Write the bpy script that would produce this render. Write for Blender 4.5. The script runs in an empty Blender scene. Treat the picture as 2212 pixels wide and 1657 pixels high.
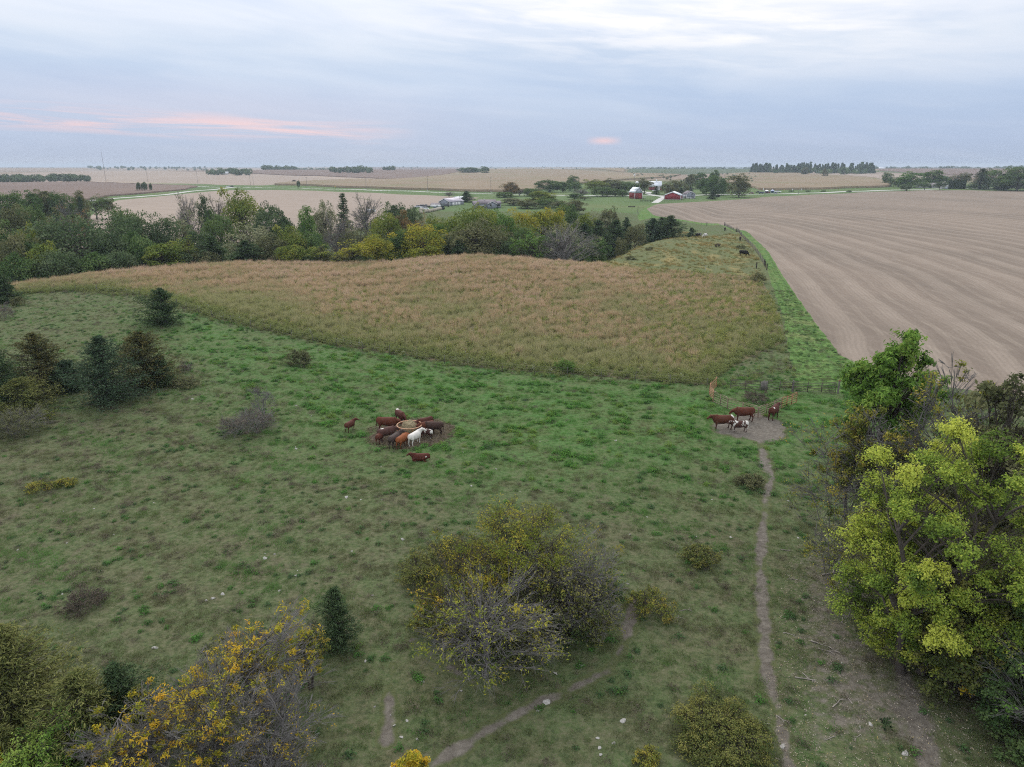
import bpy, bmesh, math, random
import numpy as np
from mathutils import Vector, Matrix
random.seed(5); np.random.seed(5)
R = math.radians
scene = bpy.context.scene
COL = scene.collection

# ------------------------------------------------------------------ camera
PITCH = 17.06; CAM_H = 25.0; FPX = 1533.3          # FPX: focal length in units of a 2211 x 1657 picture
cam_d = bpy.data.cameras.new('camera'); cam_d.sensor_width = 36; cam_d.lens = 36/2/0.721
cam_d.clip_end = 60000; cam_d.clip_start = 0.5
cam = bpy.data.objects.new('camera', cam_d); COL.objects.link(cam)
cam.location = (0, 0, CAM_H); cam.rotation_euler = (R(90-PITCH), 0, 0)
scene.camera = cam

# ------------------------------------------------------------------ world: overcast evening sky
SUN_EL, SUN_AZ = 38.0, -14.0                        # azimuth from +Y, positive to the right
w = bpy.data.worlds.new('World'); scene.world = w; w.use_nodes = True
nt = w.node_tree; nt.nodes.clear()
def wn(t, **k):
    n = nt.nodes.new(t)
    for a, b in k.items(): setattr(n, a, b)
    return n
def wl(a, b): nt.links.new(a, b)
def wmath(op, a, b=None, c=None, clamp=False):
    n = wn('ShaderNodeMath', operation=op, use_clamp=clamp)
    for i, v in enumerate((a, b, c)):
        if v is None: continue
        if isinstance(v, (int, float)): n.inputs[i].default_value = v
        else: wl(v, n.inputs[i])
    return n.outputs[0]
def wmix(f, a, b):
    n = wn('ShaderNodeMix', data_type='RGBA')
    for i, v in ((0, f), (6, a), (7, b)):
        if isinstance(v, (int, float)): n.inputs[i].default_value = v
        elif isinstance(v, tuple): n.inputs[i].default_value = (*v, 1)
        else: wl(v, n.inputs[i])
    return n.outputs[2]
def wramp(f, stops):
    n = wn('ShaderNodeValToRGB'); e = n.color_ramp.elements
    while len(e) < len(stops): e.new(0.5)
    for q, (p, c) in zip(e, stops): q.position = p; q.color = (*c, 1) if isinstance(c, tuple) else (c, c, c, 1)
    wl(f, n.inputs[0]); return n.outputs[0]
def wnoise(vec, scale, detail=4, rough=.55, dist=0):
    n = wn('ShaderNodeTexNoise'); n.inputs['Scale'].default_value = scale; n.inputs['Detail'].default_value = detail
    n.inputs['Roughness'].default_value = rough; n.inputs['Distortion'].default_value = dist
    wl(vec, n.inputs['Vector']); return n.outputs[0]
tc = wn('ShaderNodeTexCoord'); sep = wn('ShaderNodeSeparateXYZ'); wl(tc.outputs['Generated'], sep.inputs[0])
X, Y, Z = sep.outputs
sky = wn('ShaderNodeTexSky', sky_type='NISHITA'); sky.sun_disc = False
sky.sun_elevation = R(SUN_EL); sky.sun_rotation = R(SUN_AZ)
el = wmath('ARCSINE', Z); az = wmath('ARCTAN2', X, Y)
eld = wmath('MULTIPLY', el, 57.2958); azd = wmath('MULTIPLY', az, 57.2958)
def vec(a, b, c=0.0):
    n = wn('ShaderNodeCombineXYZ')
    for i, v in enumerate((a, b, c)):
        if isinstance(v, (int, float)): n.inputs[i].default_value = v
        else: wl(v, n.inputs[i])
    return n.outputs[0]
# long flat bands of cloud: directions squashed in height
tilt = wmath('ADD', eld, wmath('MULTIPLY', azd, 0.075))
n_band = wnoise(vec(wmath('MULTIPLY', X, 2.2), wmath('MULTIPLY', Y, 2.2), wmath('MULTIPLY', tilt, .27)), 1.25, 5, .52, .35)
n_fine = wnoise(vec(wmath('MULTIPLY', X, 5.5), wmath('MULTIPLY', Y, 5.5), wmath('MULTIPLY', tilt, .75)), 1.5, 6, .55, .3)
def band_(v, lo, hi, s): return wmath('MULTIPLY', wmath('SMOOTH_MIN', 1.0, wmath('MULTIPLY', wmath('SUBTRACT', v, lo), 1/s), .3, clamp=True),
                                      wmath('SMOOTH_MIN', 1.0, wmath('MULTIPLY', wmath('SUBTRACT', hi, v), 1/s), .3, clamp=True), clamp=True)
# bright veil that thickens upwards
base = wramp(wmath('MULTIPLY', eld, 1/90, clamp=True),
             [(0.0, (.305, .372, .495)), (.02, (.318, .396, .552)), (.055, (.345, .436, .596)), (.09, (.445, .530, .655)),
              (.125, (.62, .67, .77)), (.22, (.85, .90, .98)), (.5, (1.15, 1.19, 1.25)), (1.0, (1.2, 1.24, 1.3))])
veil = wmath('MULTIPLY', wramp(n_band, [(.36, 0.0), (.66, 1.0)]), wramp(wmath('MULTIPLY', eld, 1/20, clamp=True), [(.10, 0.0), (.5, .75), (1, .6)]))
c1 = wmix(wmath('MULTIPLY', veil, .6), base, (.80, .78, .79))
dark = wmath('MULTIPLY', wramp(n_band, [(.32, 1.0), (.54, 0.0)]), .22)
c2 = wmix(dark, c1, (.32, .40, .575))
fine = wmath('MULTIPLY', wramp(n_fine, [(.45, 0.0), (.75, 1.0)]), .12)
c3 = wmix(fine, c2, (.62, .64, .71))
brk = wmath('MULTIPLY', wmath('MULTIPLY', band_(azd, -13.0, 36.0, 18.0), band_(wmath('SUBTRACT', eld, wmath('MULTIPLY', azd, -.05)), 6.6, 40.0, 3.5)), wramp(n_fine, [(.36, .15), (.62, 1.0)]))
c3 = wmix(wmath('MULTIPLY', brk, .8), c3, (.88, .84, .82))
# last sunset light on low streaks to the left
band = band_
eld2 = wmath('ADD', eld, wmath('MULTIPLY', azd, 0.034))   # streaks fall slightly to the right
n_st = wnoise(vec(wmath('MULTIPLY', azd, .055), wmath('MULTIPLY', eld2, .95)), 1.5, 6, .62, .6)
m_az = band(azd, -62.0, -7.0, 9.0)
m_el = band(eld2, 0.9, 3.0, .8)
pink = wmath('MULTIPLY', wmath('MULTIPLY', m_az, m_el), wramp(n_st, [(.44, 0.0), (.60, 1.0)]))
c4 = wmix(wmath('MULTIPLY', pink, .85), c3, (.70, .48, .49))
m2 = wmath('MULTIPLY', band(azd, 5.6, 8.4, 1.2), band(eld, 1.45, 2.15, .32))
c4 = wmix(wmath('MULTIPLY', m2, .75), c4, (.70, .47, .48))
m3 = wmath('MULTIPLY', band(azd, -45, 2, 18.0), band(eld2, 1.0, 5.5, 2.0))
c4 = wmix(wmath('MULTIPLY', m3, .22), c4, (.52, .44, .53))
below = wramp(wmath('ADD', wmath('MULTIPLY', eld, .1), .5, clamp=True), [(.40, 1.0), (.499, 0.0)])
c5 = wmix(below, c4, (.2, .21, .2))
sc = wn('ShaderNodeVectorMath', operation='SCALE'); wl(c5, sc.inputs[0]); sc.inputs['Scale'].default_value = 10.0
fin = wmix(.94, sky.outputs[0], sc.outputs[0])
bg = wn('ShaderNodeBackground'); bg.inputs[1].default_value = 0.1; wl(fin, bg.inputs[0])
wo = wn('ShaderNodeOutputWorld'); wl(bg.outputs[0], wo.inputs[0])

sun_d = bpy.data.lights.new('sun', 'SUN'); sun_d.energy = 1.3; sun_d.angle = R(40); sun_d.color = (1, .95, .9)
sun = bpy.data.objects.new('sun', sun_d); COL.objects.link(sun)
_s = Vector((math.sin(R(SUN_AZ))*math.cos(R(SUN_EL)), math.cos(R(SUN_AZ))*math.cos(R(SUN_EL)), math.sin(R(SUN_EL))))
sun.rotation_euler = _s.to_track_quat('Z', 'Y').to_euler()
scene.view_settings.view_transform = 'Standard'; scene.view_settings.look = 'None'
scene.view_settings.exposure = 0.42; scene.view_settings.gamma = 1; scene.view_settings.use_curve_mapping = False
cy = scene.cycles
cy.max_bounces = 6; cy.diffuse_bounces = 3; cy.glossy_bounces = 2; cy.transmission_bounces = 4; cy.transparent_max_bounces = 6
cy.volume_bounces = 0; cy.use_denoising = False; cy.use_adaptive_sampling = False; cy.filter_width = 1.1; cy.denoising_prefilter = 'ACCURATE'
# ------------------------------------------------------------------ helpers
def tag(o, label=None, cat=None, group=None, kind=None):
    if label: o['label'] = label
    if cat: o['category'] = cat
    if group: o['group'] = group
    if kind: o['kind'] = kind
    return o
def new_obj(name, data, parent=None, mat=None):
    o = bpy.data.objects.new(name, data); COL.objects.link(o)
    if parent is not None: o.parent = parent
    if mat is not None:
        if not data.materials: data.materials.append(mat)
        elif data.materials[0] is not mat:
            o.material_slots[0].link = 'OBJECT'; o.material_slots[0].material = mat
    return o
def empty(name, loc, rz=0.0, label=None, cat=None, group=None):
    o = bpy.data.objects.new(name, None); COL.objects.link(o); o.location = loc; o.rotation_euler = (0, 0, rz)
    o.empty_display_size = .3
    return tag(o, label, cat, group)
def mesh_np(name, V, F, attrs=None, mat=None, smooth=False):
    """V (N,3); F list of (M,k) int arrays; attrs {name: (N,) float}."""
    V = np.ascontiguousarray(V, np.float32)
    F = [f for f in (F if isinstance(F, list) else [F]) if len(f)]
    me = bpy.data.meshes.new(name); me.vertices.add(len(V)); me.vertices.foreach_set('co', V.ravel())
    idx = np.concatenate([f.ravel() for f in F]).astype(np.int32)
    tot = np.concatenate([np.full(len(f), f.shape[1]) for f in F]).astype(np.int32)
    me.loops.add(len(idx)); me.loops.foreach_set('vertex_index', idx)
    me.polygons.add(len(tot)); me.polygons.foreach_set('loop_start', (np.cumsum(tot)-tot).astype(np.int32))
    me.polygons.foreach_set('loop_total', tot)
    if smooth: me.polygons.foreach_set('use_smooth', np.ones(len(tot), bool))
    for k, a in (attrs or {}).items():
        at = me.attributes.new(k, 'FLOAT', 'POINT'); at.data.foreach_set('value', np.ascontiguousarray(a, np.float32))
    me.update(calc_edges=True); me.validate()
    if mat: me.materials.append(mat)
    return me
def unit(a): return a/np.maximum(np.linalg.norm(a, axis=-1, keepdims=True), 1e-9)
def tubes(P, r, S=4):
    """P (N,K,3) paths, r (N,K) radii -> verts, quads"""
    P = np.asarray(P, float); r = np.asarray(r, float); N, K, _ = P.shape
    T = np.empty_like(P); T[:, 1:-1] = P[:, 2:]-P[:, :-2]; T[:, 0] = P[:, 1]-P[:, 0]; T[:, -1] = P[:, -1]-P[:, -2]
    T = unit(T); ref = np.where(np.abs(T[:, :1, 2:3]) > .9, np.array([1., 0, 0]), np.array([0, 0, 1.]))
    ref = np.broadcast_to(ref, T.shape); A = unit(np.cross(T, ref)); B = np.cross(T, A)
    a = np.arange(S)*2*np.pi/S
    V = P[:, :, None]+r[:, :, None, None]*(np.cos(a)[:, None]*A[:, :, None]+np.sin(a)[:, None]*B[:, :, None])
    i = np.arange(N*K*S).reshape(N, K, S); n = np.roll(i, -1, 2)
    F = np.stack([i[:, :-1], n[:, :-1], n[:, 1:], i[:, 1:]], -1).reshape(-1, 4)
    return V.reshape(-1, 3), F
def leaves(C, Nn, s, asp, rng, along=None):
    """one diamond leaf per centre"""
    C = np.asarray(C); n = unit(Nn)
    t = along if along is not None else rng.normal(size=C.shape)
    t = unit(t-n*np.sum(t*n, -1, keepdims=True)); b = np.cross(n, t)
    s = np.broadcast_to(s, (len(C),))[:, None]; lift = n*s*.18
    V = np.stack([C-t*s, C+b*s*asp+lift, C+t*s, C-b*s*asp+lift], 1).reshape(-1, 3)
    return V, np.arange(len(V)).reshape(-1, 4)
class Bag:
    def __init__(s): s.V = []; s.F = {}; s.n = 0; s.A = []
    def add(s, V, F, a=None):
        s.V.append(V); s.F.setdefault(F.shape[1], []).append(F+s.n); s.n += len(V)
        s.A.append(np.zeros(len(V)) if a is None else np.broadcast_to(a, (len(V),)))
        return s
    def box(s, x0, x1, y0, y1, z0, z1):
        V = np.array([(x, y, z) for x in (x0, x1) for y in (y0, y1) for z in (z0, z1)], float)
        return s.add(V, np.array([(0, 1, 3, 2), (4, 6, 7, 5), (0, 4, 5, 1), (2, 3, 7, 6), (0, 2, 6, 4), (1, 5, 7, 3)]))
    def prism(s, poly, y0, y1):
        """poly [(x,z)] extruded in y"""
        n = len(poly); V = np.array([(x, y, z) for y in (y0, y1) for x, z in poly], float)
        s.add(V, np.array([(i, (i+1) % n, n+(i+1) % n, n+i) for i in range(n)]))
        m = s.n-2*n
        for base, rev in ((0, True), (n, False)):
            f = [base+i for i in range(n)]
            s.F.setdefault(n, []).append(np.array([f[::-1] if rev else f])+m)
        return s
    def tube(s, pts, r, S=6):
        r = r if hasattr(r, '__len__') else [r]*len(pts)
        V, F = tubes([pts], [r], S); return s.add(V, F)
    def mesh(s, name, mat=None, attr=None, smooth=False):
        return mesh_np(name, np.concatenate(s.V), [np.concatenate(f) for f in s.F.values()],
                       {attr: np.concatenate(s.A)} if attr else None, mat, smooth)

# ------------------------------------------------------------------ materials
class M:
    """small node builder"""
    def __init__(s, name):
        s.m = bpy.data.materials.new(name); s.m.use_nodes = True; s.t = s.m.node_tree; s.t.nodes.clear()
        s.out = s.t.nodes.new('ShaderNodeOutputMaterial')
    def n(s, t, **k):
        q = s.t.nodes.new(t)
        for a, b in k.items(): setattr(q, a, b)
        return q
    def l(s, a, b): s.t.links.new(a, b)
    def put(s, sock, v):
        if isinstance(v, (int, float)): sock.default_value = v
        elif isinstance(v, tuple): sock.default_value = (*v, 1) if len(v) == 3 and sock.type == 'RGBA' else v
        else: s.l(v, sock)
    def math(s, op, a, b=None, c=None, clamp=False):
        q = s.n('ShaderNodeMath', operation=op, use_clamp=clamp)
        for i, v in enumerate((a, b, c)):
            if v is not None: s.put(q.inputs[i], v)
        return q.outputs[0]
    def mix(s, f, a, b, blend='MIX'):
        q = s.n('ShaderNodeMix', data_type='RGBA', blend_type=blend)
        s.put(q.inputs[0], f); s.put(q.inputs[6], a); s.put(q.inputs[7], b); return q.outputs[2]
    def ramp(s, f, stops):
        q = s.n('ShaderNodeValToRGB'); e = q.color_ramp.elements
        while len(e) < len(stops): e.new(.5)
        for r, (p, c) in zip(e, stops): r.position = p; r.color = (*c, 1) if isinstance(c, tuple) else (c, c, c, 1)
        s.l(f, q.inputs[0]); return q.outputs[0]
    def pos(s): return s.n('ShaderNodeNewGeometry').outputs['Position']
    def obj(s): return s.n('ShaderNodeTexCoord').outputs['Object']
    def scaled(s, v, sc, loc=(0, 0, 0), rot=(0, 0, 0)):
        q = s.n('ShaderNodeMapping'); s.l(v, q.inputs[0]); q.inputs['Scale'].default_value = sc
        q.inputs['Location'].default_value = loc; q.inputs['Rotation'].default_value = rot; return q.outputs[0]
    def noise(s, v, scale, detail=4, rough=.55, dist=0.0):
        q = s.n('ShaderNodeTexNoise'); q.inputs['Scale'].default_value = scale; q.inputs['Detail'].default_value = detail
        q.inputs['Roughness'].default_value = rough; q.inputs['Distortion'].default_value = dist
        s.l(v, q.inputs['Vector']); return q.outputs[0]
    def attr(s, name, kind='GEOMETRY'):
        q = s.n('ShaderNodeAttribute', attribute_type=kind, attribute_name=name); return q.outputs['Fac']
    def rnd(s): return s.n('ShaderNodeObjectInfo').outputs['Random']
    def finish(s, col, rough=.9, metal=0.0, bump=None, bstr=.5, bdist=.1, spec=.15):
        b = s.n('ShaderNodeBsdfPrincipled'); s.put(b.inputs['Base Color'], col); s.put(b.inputs['Roughness'], rough)
        b.inputs['Metallic'].default_value = metal; b.inputs['Specular IOR Level'].default_value = spec
        if bump is not None:
            q = s.n('ShaderNodeBump'); q.inputs['Strength'].default_value = bstr; q.inputs['Distance'].default_value = bdist
            s.l(bump, q.inputs['Height']); s.l(q.outputs[0], b.inputs['Normal'])
        s.l(b.outputs[0], s.out.inputs[0]); return s.m
    def finish_leaf(s, col, trans=.3):
        d = s.n('ShaderNodeBsdfDiffuse'); s.put(d.inputs[0], col)
        t = s.n('ShaderNodeBsdfTranslucent'); s.put(t.inputs[0], col)
        x = s.n('ShaderNodeMixShader'); x.inputs[0].default_value = trans
        s.l(d.outputs[0], x.inputs[1]); s.l(t.outputs[0], x.inputs[2]); s.l(x.outputs[0], s.out.inputs[0]); return s.m
def plain(name, col, rough=.7, metal=0.0, var=.12, scale=3.0, spec=.25, grime=None):
    """weathered plain colour: soft noise in tone"""
    m = M(name); v = m.obj(); n = m.noise(v, scale, 5); a = tuple(c*(1-var) for c in col); b = tuple(min(1, c*(1+var)) for c in col)
    c = m.ramp(n, [(.3, a), (.7, b)])
    if grime: c = m.mix(m.ramp(m.noise(v, scale*.6, 6, .65), [(.52, 0.0), (.72, .8)]), c, grime)
    return m.finish(c, rough, metal, spec=spec)
def leaf_mat(name, a, b, c, trans=.3, vary=.25):
    m = M(name); t = m.math('ADD', m.attr('tone'), m.math('MULTIPLY', m.math('SUBTRACT', m.rnd(), .5), vary), clamp=True)
    return m.finish_leaf(m.ramp(t, [(.08, a), (.5, b), (.92, c)]), trans)
# ------------------------------------------------------------------ terrain
def sstep(a, b, x):
    t = np.clip((x-a)/(b-a), 0, 1); return t*t*(3-2*t)
def crest_d(th):
    """distance of the rise's brow for each bearing (degrees, + to the right)"""
    return np.interp(th, [-60, -38, -30, -19, -12, -5, 3, 7, 11, 15, 18], [168, 168, 176, 184, 178, 184, 180, 182, 230, 262, 300])
def height(x, y):
    x = np.asarray(x, float); y = np.asarray(y, float)
    d = np.hypot(x, y); th = np.degrees(np.arctan2(x, y))
    z = .35*np.sin(x/17+1.3)*np.sin(y/23+.4)+.25*np.sin(x/9.1-y/11.3)*np.exp(-d/150)
    def g(t0, d0, st, sd, a):
        r = R(t0); px, py = math.sin(r)*d0, math.cos(r)*d0
        ux, uy = math.sin(r), math.cos(r); u = (x-px)*ux+(y-py)*uy; v = (x-px)*uy-(y-py)*ux
        return a*np.exp(-(u/sd)**2-(v/st)**2)
    z = z+g(-27, 126, 36, 24, 1.9)+g(-29, 172, 36, 26, 2.0)+g(-18, 178, 26, 26, 1.6)+g(-3, 176, 24, 28, 2.2)+g(12, 235, 22, 40, 1.8)
    cd = crest_d(th)
    wv = sstep(19, 14.5, th)*sstep(-120, -70, th)
    z = z-wv*7.6*sstep(0, 32, d-cd)*sstep(245, 110, d-cd)*(1-.35*sstep(8, 14, th))
    # knoll side falling to the left of the far pasture
    far = sstep(800, 1700, d)
    z = z+far*(5.5*np.sin(x/520+.6)*np.sin(y/610+1.1)+4.5*np.sin(x/900-y/1500+.9)+2)
    z = z+g(-1, 2300, 1000, 620, 11)+g(9, 2600, 700, 500, 8)+g(27, 2600, 800, 500, 7)+g(-24, 2500, 900, 500, 3)
    z = z-sstep(4500, 9000, d)*4
    return z
CP, SP = math.cos(R(PITCH)), math.sin(R(PITCH))
def ray(px, py):
    u = (px-1105.5)/FPX; v = (828.5-py)/FPX
    d = np.array([u, CP+v*SP, v*CP-SP]); return d/np.linalg.norm(d)
_ts = np.concatenate([[8.0], 8*1.006**np.arange(1, 1300)])
def hit(px, py, lift=0.0):
    """point of the terrain seen at a place of the 2211 x 1657 picture"""
    d = ray(px, py); P = np.array([0, 0, CAM_H])+_ts[:, None]*d
    b = P[:, 2]-height(P[:, 0], P[:, 1])-lift < 0
    if not b.any(): t = 12000/math.hypot(d[0], d[1])
    else:
        k = int(np.argmax(b)); lo, hi = _ts[max(k-1, 0)], _ts[k]
        for _ in range(24):
            mid = (lo+hi)/2; p = d*mid
            if CAM_H+p[2]-height(p[0], p[1])-lift < 0: hi = mid
            else: lo = mid
        t = hi
    p = d*t; return np.array([p[0], p[1], float(height(p[0], p[1]))])
def hits(pts): return np.array([hit(*p)[:2] for p in pts])
def at_dist(px, py, D):
    """ground point on the bearing of (px,py) at D metres"""
    d = ray(px, py); k = D/math.hypot(d[0], d[1]); return np.array([d[0]*k, d[1]*k, float(height(d[0]*k, d[1]*k))])
def z_at(px, py, D):
    d = ray(px, py); return CAM_H+D*d[2]/math.hypot(d[0], d[1])
def poly_sdf(p, poly):
    """signed distance (negative inside)"""
    poly = np.asarray(poly); n = len(poly); D = np.full(len(p), 1e18); ins = np.zeros(len(p), bool)
    for i in range(n):
        a, b = poly[i], poly[(i+1) % n]; e = b-a; w_ = p-a
        t = np.clip((w_@e)/max(e@e, 1e-9), 0, 1); D = np.minimum(D, ((w_-t[:, None]*e)**2).sum(1))
        c = ((a[1] > p[:, 1]) != (b[1] > p[:, 1]))
        if abs(e[1]) > 1e-12: ins ^= c & (p[:, 0] < e[0]*(p[:, 1]-a[1])/e[1]+a[0])
    D = np.sqrt(D); return np.where(ins, -D, D)
def line_sdf(p, pts, half):
    pts = np.asarray(pts); D = np.full(len(p), 1e18); half = np.broadcast_to(half, (len(pts),))
    for i in range(len(pts)-1):
        a, b = pts[i], pts[i+1]; e = b-a; w_ = p-a; t = np.clip((w_@e)/max(e@e, 1e-9), 0, 1)
        D = np.minimum(D, np.sqrt(((w_-t[:, None]*e)**2).sum(1))-(half[i]+(half[i+1]-half[i])*t))
    return D
def wob(p, s, seed=0):
    x, y = p[:, 0]/s, p[:, 1]/s
    return (np.sin(x*1.7+seed)*np.sin(y*2.1+seed*2)+.6*np.sin(x*3.9-y*2.3+seed)+.4*np.sin(x*7.1+y*8.3+seed*3))/2

# polar sheet, fine where the camera looks
ang = np.radians(np.concatenate([np.arange(-180, -50, 5.0), np.arange(-50, 50.01, .3), np.arange(55, 180, 5.0)]))
rad = np.concatenate([[0.8, 2.5, 5, 8], 12*1.0125**np.arange(0, 578)]); rad = rad[rad < 15500]
A_, R_ = np.meshgrid(ang, rad); gx, gy = (np.sin(A_)*R_).ravel(), (np.cos(A_)*R_).ravel()
nA, nR = len(ang), len(rad); idx = np.arange(nA*nR).reshape(nR, nA); nx = np.roll(idx, -1, 1)
Tq = np.stack([idx[:-1], nx[:-1], nx[1:], idx[1:]], -1).reshape(-1, 4)
TRI = np.concatenate([Tq[:, [0, 2, 1]], Tq[:, [0, 3, 2]]])
TRI = np.concatenate([TRI, np.stack([np.full(nA, nA*nR), idx[0], nx[0]], -1)])
gx = np.append(gx, 0); gy = np.append(gy, 0); GP = np.stack([gx, gy], 1); gz = height(gx, gy)

# ---- outlines (traced on the photograph, thrown onto the terrain)
L_ROAD = hits([(-60, 388.5), (180, 394.5), (330, 400), (499, 404.6), (540, 405), (728, 408.9), (916, 414.4), (1025, 417.8), (1214, 422), (1366, 423.3), (1500, 422), (1615, 419.6), (1708, 418.6), (1770, 416.7), (1890, 412), (2060, 407), (2300, 402)])
L_CROSS = hits([(100, 447), (204, 432), (295, 425.5), (402, 414.5), (499, 405.2)])
L_DRIVE = hits([(1354, 423), (1386, 413.5), (1402, 415), (1398, 419), (1425, 424), (1436, 426), (1425, 431), (1414, 438)])
P_FIELD = hits([(1396, 452), (1420, 441), (1470, 438), (1560, 433.5), (1640, 427), (1710, 423), (1800, 419), (1900, 414), (1985, 411.5), (2090, 411), (2211, 413), (2420, 417), (2560, 470), (2750, 640), (2800, 900), (2360, 870), (2150, 850), (2040, 835), (1940, 810), (1860, 790), (1815, 768), (1762, 700), (1700, 610), (1660, 545), (1618, 504), (1550, 482.5), (1470, 474.5), (1412, 466)])
P_TRACK = hits([(1380, 478), (1376, 466), (1392, 450), (1420, 440), (1440, 445), (1560, 480), (1640, 510), (1720, 600), (1785, 700), (1850, 770), (1890, 800), (1900, 850), (1830, 848), (1765, 845), (1728, 842), (1712, 800), (1700, 745), (1693, 690), (1668, 620), (1656, 575), (1628, 527), (1600, 503), (1555, 486), (1480, 479), (1410, 470)])
_px = [-160, -60, 60, 200, 300, 390, 500, 620, 740, 860, 960, 1050, 1150, 1240, 1300]
_cr = []
for q in _px:
    d = ray(q, 580); t = math.degrees(math.atan2(d[0], d[1])); D = float(crest_d(t))+9
    _cr.append((math.sin(R(t))*D, math.cos(R(t))*D))
P_PRAIRIE = np.concatenate([_cr, hits([(1330, 578), (1420, 582), (1540, 590), (1638, 598), (1664, 640), (1688, 700), (1692, 740), (1640, 762), (1585, 790), (1530, 832), (1440, 826), (1350, 817), (1225, 808), (1100, 800), (900, 772), (700, 742), (560, 710), (450, 684), (390, 662), (330, 643), (260, 633), (175, 628), (60, 634), (10, 642), (-80, 655)])])
P_PALE1 = hits([(-120, 382), (0, 377.5), (100, 372), (188, 368), (320, 370), (443, 371), (540, 375), (640, 380), (762, 388.5), (660, 394), (594, 399), (560, 401), (500, 400), (322, 393.5), (182, 392), (0, 395), (-120, 396)])
P_PALE2 = hits([(-80, 515), (60, 490), (190, 470), (252, 433), (330, 426), (402, 418.5), (500, 411), (600, 410.5), (750, 415.5), (800, 416.5), (960, 424), (1035, 427), (1000, 437), (900, 448), (860, 465), (760, 500), (560, 520), (200, 540)])
P_CORN1 = hits([(-100, 396), (0, 396), (182, 394.2), (322, 399.5), (428, 403.8), (400, 410.5), (300, 420), (230, 425), (150, 445), (-100, 460)])
P_CORN2 = hits([(480, 371), (540, 369), (714, 364.5), (808, 361.5), (996, 362), (990, 371), (958, 379), (862, 388), (700, 381), (540, 377)])
P_CORN3 = hits([(640, 394.4), (762, 389.2), (862, 388.8), (958, 379.8), (1000, 370), (1134, 366), (1350, 374.5), (1472, 378), (1440, 384), (1330, 391), (1260, 397), (1190, 402), (1160, 414), (1080, 415), (916, 411), (728, 405.6), (674, 402), (590, 400.5)])
P_CORN4 = hits([(1010, 366), (1090, 362.5), (1190, 361), (1340, 363), (1350, 373.8), (1134, 365.6), (1010, 368)])
P_SCRUB = hits([(1353, 373), (1380, 362), (1560, 361), (1625, 362), (1640, 371), (1560, 375), (1475, 377.5)])
P_PALE3 = hits([(1640, 366), (1668, 361), (1730, 366.5), (1830, 369), (1950, 376), (2060, 386), (1985, 389.5), (1905, 389), (1830, 381), (1700, 372.5)])
P_CORN5 = hits([(1565, 377), (1640, 373.5), (1760, 376.5), (1880, 384.5), (1925, 397), (1920, 404.5), (1800, 408.5), (1660, 411.5), (1640, 411), (1612, 401), (1567, 396)])
P_CORN6 = hits([(1860, 361.5), (2000, 357.5), (2300, 359), (2300, 375), (2070, 379), (1960, 373), (1900, 369.5)])
L_PATH1 = hits([(1640, 955), (1650, 1000), (1668, 1030), (1655, 1075), (1645, 1140), (1640, 1230), (1650, 1340), (1655, 1440), (1675, 1520), (1690, 1600), (1715, 1680)])
L_PATH2 = hits([(930, 1650), (1010, 1605), (1110, 1545), (1230, 1490), (1310, 1450), (1345, 1395), (1362, 1335), (1366, 1290)])
L_PATH3 = hits([(835, 1600), (840, 1500), (850, 1440)]); L_PATH4 = hits([(885, 1380), (950, 1430), (1020, 1470)])
L_PATH5 = hits([(1840, 1260), (1900, 1350), (1945, 1450), (1975, 1540), (2010, 1680)])
PATHS = [L_PATH1, L_PATH2, L_PATH3, L_PATH4, L_PATH5]
C_FEED = hit(885, 935); C_PEN = hit(1612, 925)
def rot_sdf(p, c, rx, ry): return (np.hypot((p[:, 0]-c[0])/rx, (p[:, 1]-c[1])/ry)-1)*min(rx, ry)
w1 = wob(GP, 3.0, 1)*.5+wob(GP, 1.1, 4)*.3
f_feed = rot_sdf(GP, C_FEED+np.array([.3, 0, 0]), 4.1, 4.2)+w1*1.1
P_PEND = hits([(1532, 920), (1560, 902), (1640, 893), (1700, 915), (1692, 945), (1650, 962), (1600, 945), (1545, 935)])
f_pen = poly_sdf(GP, P_PEND)+w1*.9
f_path = np.minimum.reduce([line_sdf(GP, L, h) for L, h in zip(PATHS, (.22, .18, .04, .10, .3))])+w1*.62
f_litter = poly_sdf(GP, hits([(1660, 1200), (1800, 1080), (1900, 1300), (2000, 1450), (2250, 1657), (1700, 1700), (1640, 1500)]))
f_road = np.minimum(line_sdf(GP, L_ROAD, 4.2), line_sdf(GP, L_CROSS, 3.4)); f_drive = line_sdf(GP, L_DRIVE, 2.6)
zone_f = dict(gravel_road=f_road, driveway=f_drive, stubble_field=poly_sdf(GP, P_FIELD)+w1*.35, prairie=poly_sdf(GP, P_PRAIRIE)+w1*.8,
              grass_track=poly_sdf(GP, P_TRACK)+w1*.5, harvested_a=poly_sdf(GP, P_PALE1), harvested_b=poly_sdf(GP, P_PALE2), corn_a=poly_sdf(GP, P_CORN1), corn_b=poly_sdf(GP, P_CORN2),
              corn_c=poly_sdf(GP, P_CORN3), corn_d=poly_sdf(GP, P_CORN4), scrub=poly_sdf(GP, P_SCRUB), harvested_c=poly_sdf(GP, P_PALE3),
              corn_e=poly_sdf(GP, P_CORN5), corn_f=poly_sdf(GP, P_CORN6), feed=f_feed, pen=f_pen-.3, path=f_path-.32)
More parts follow.
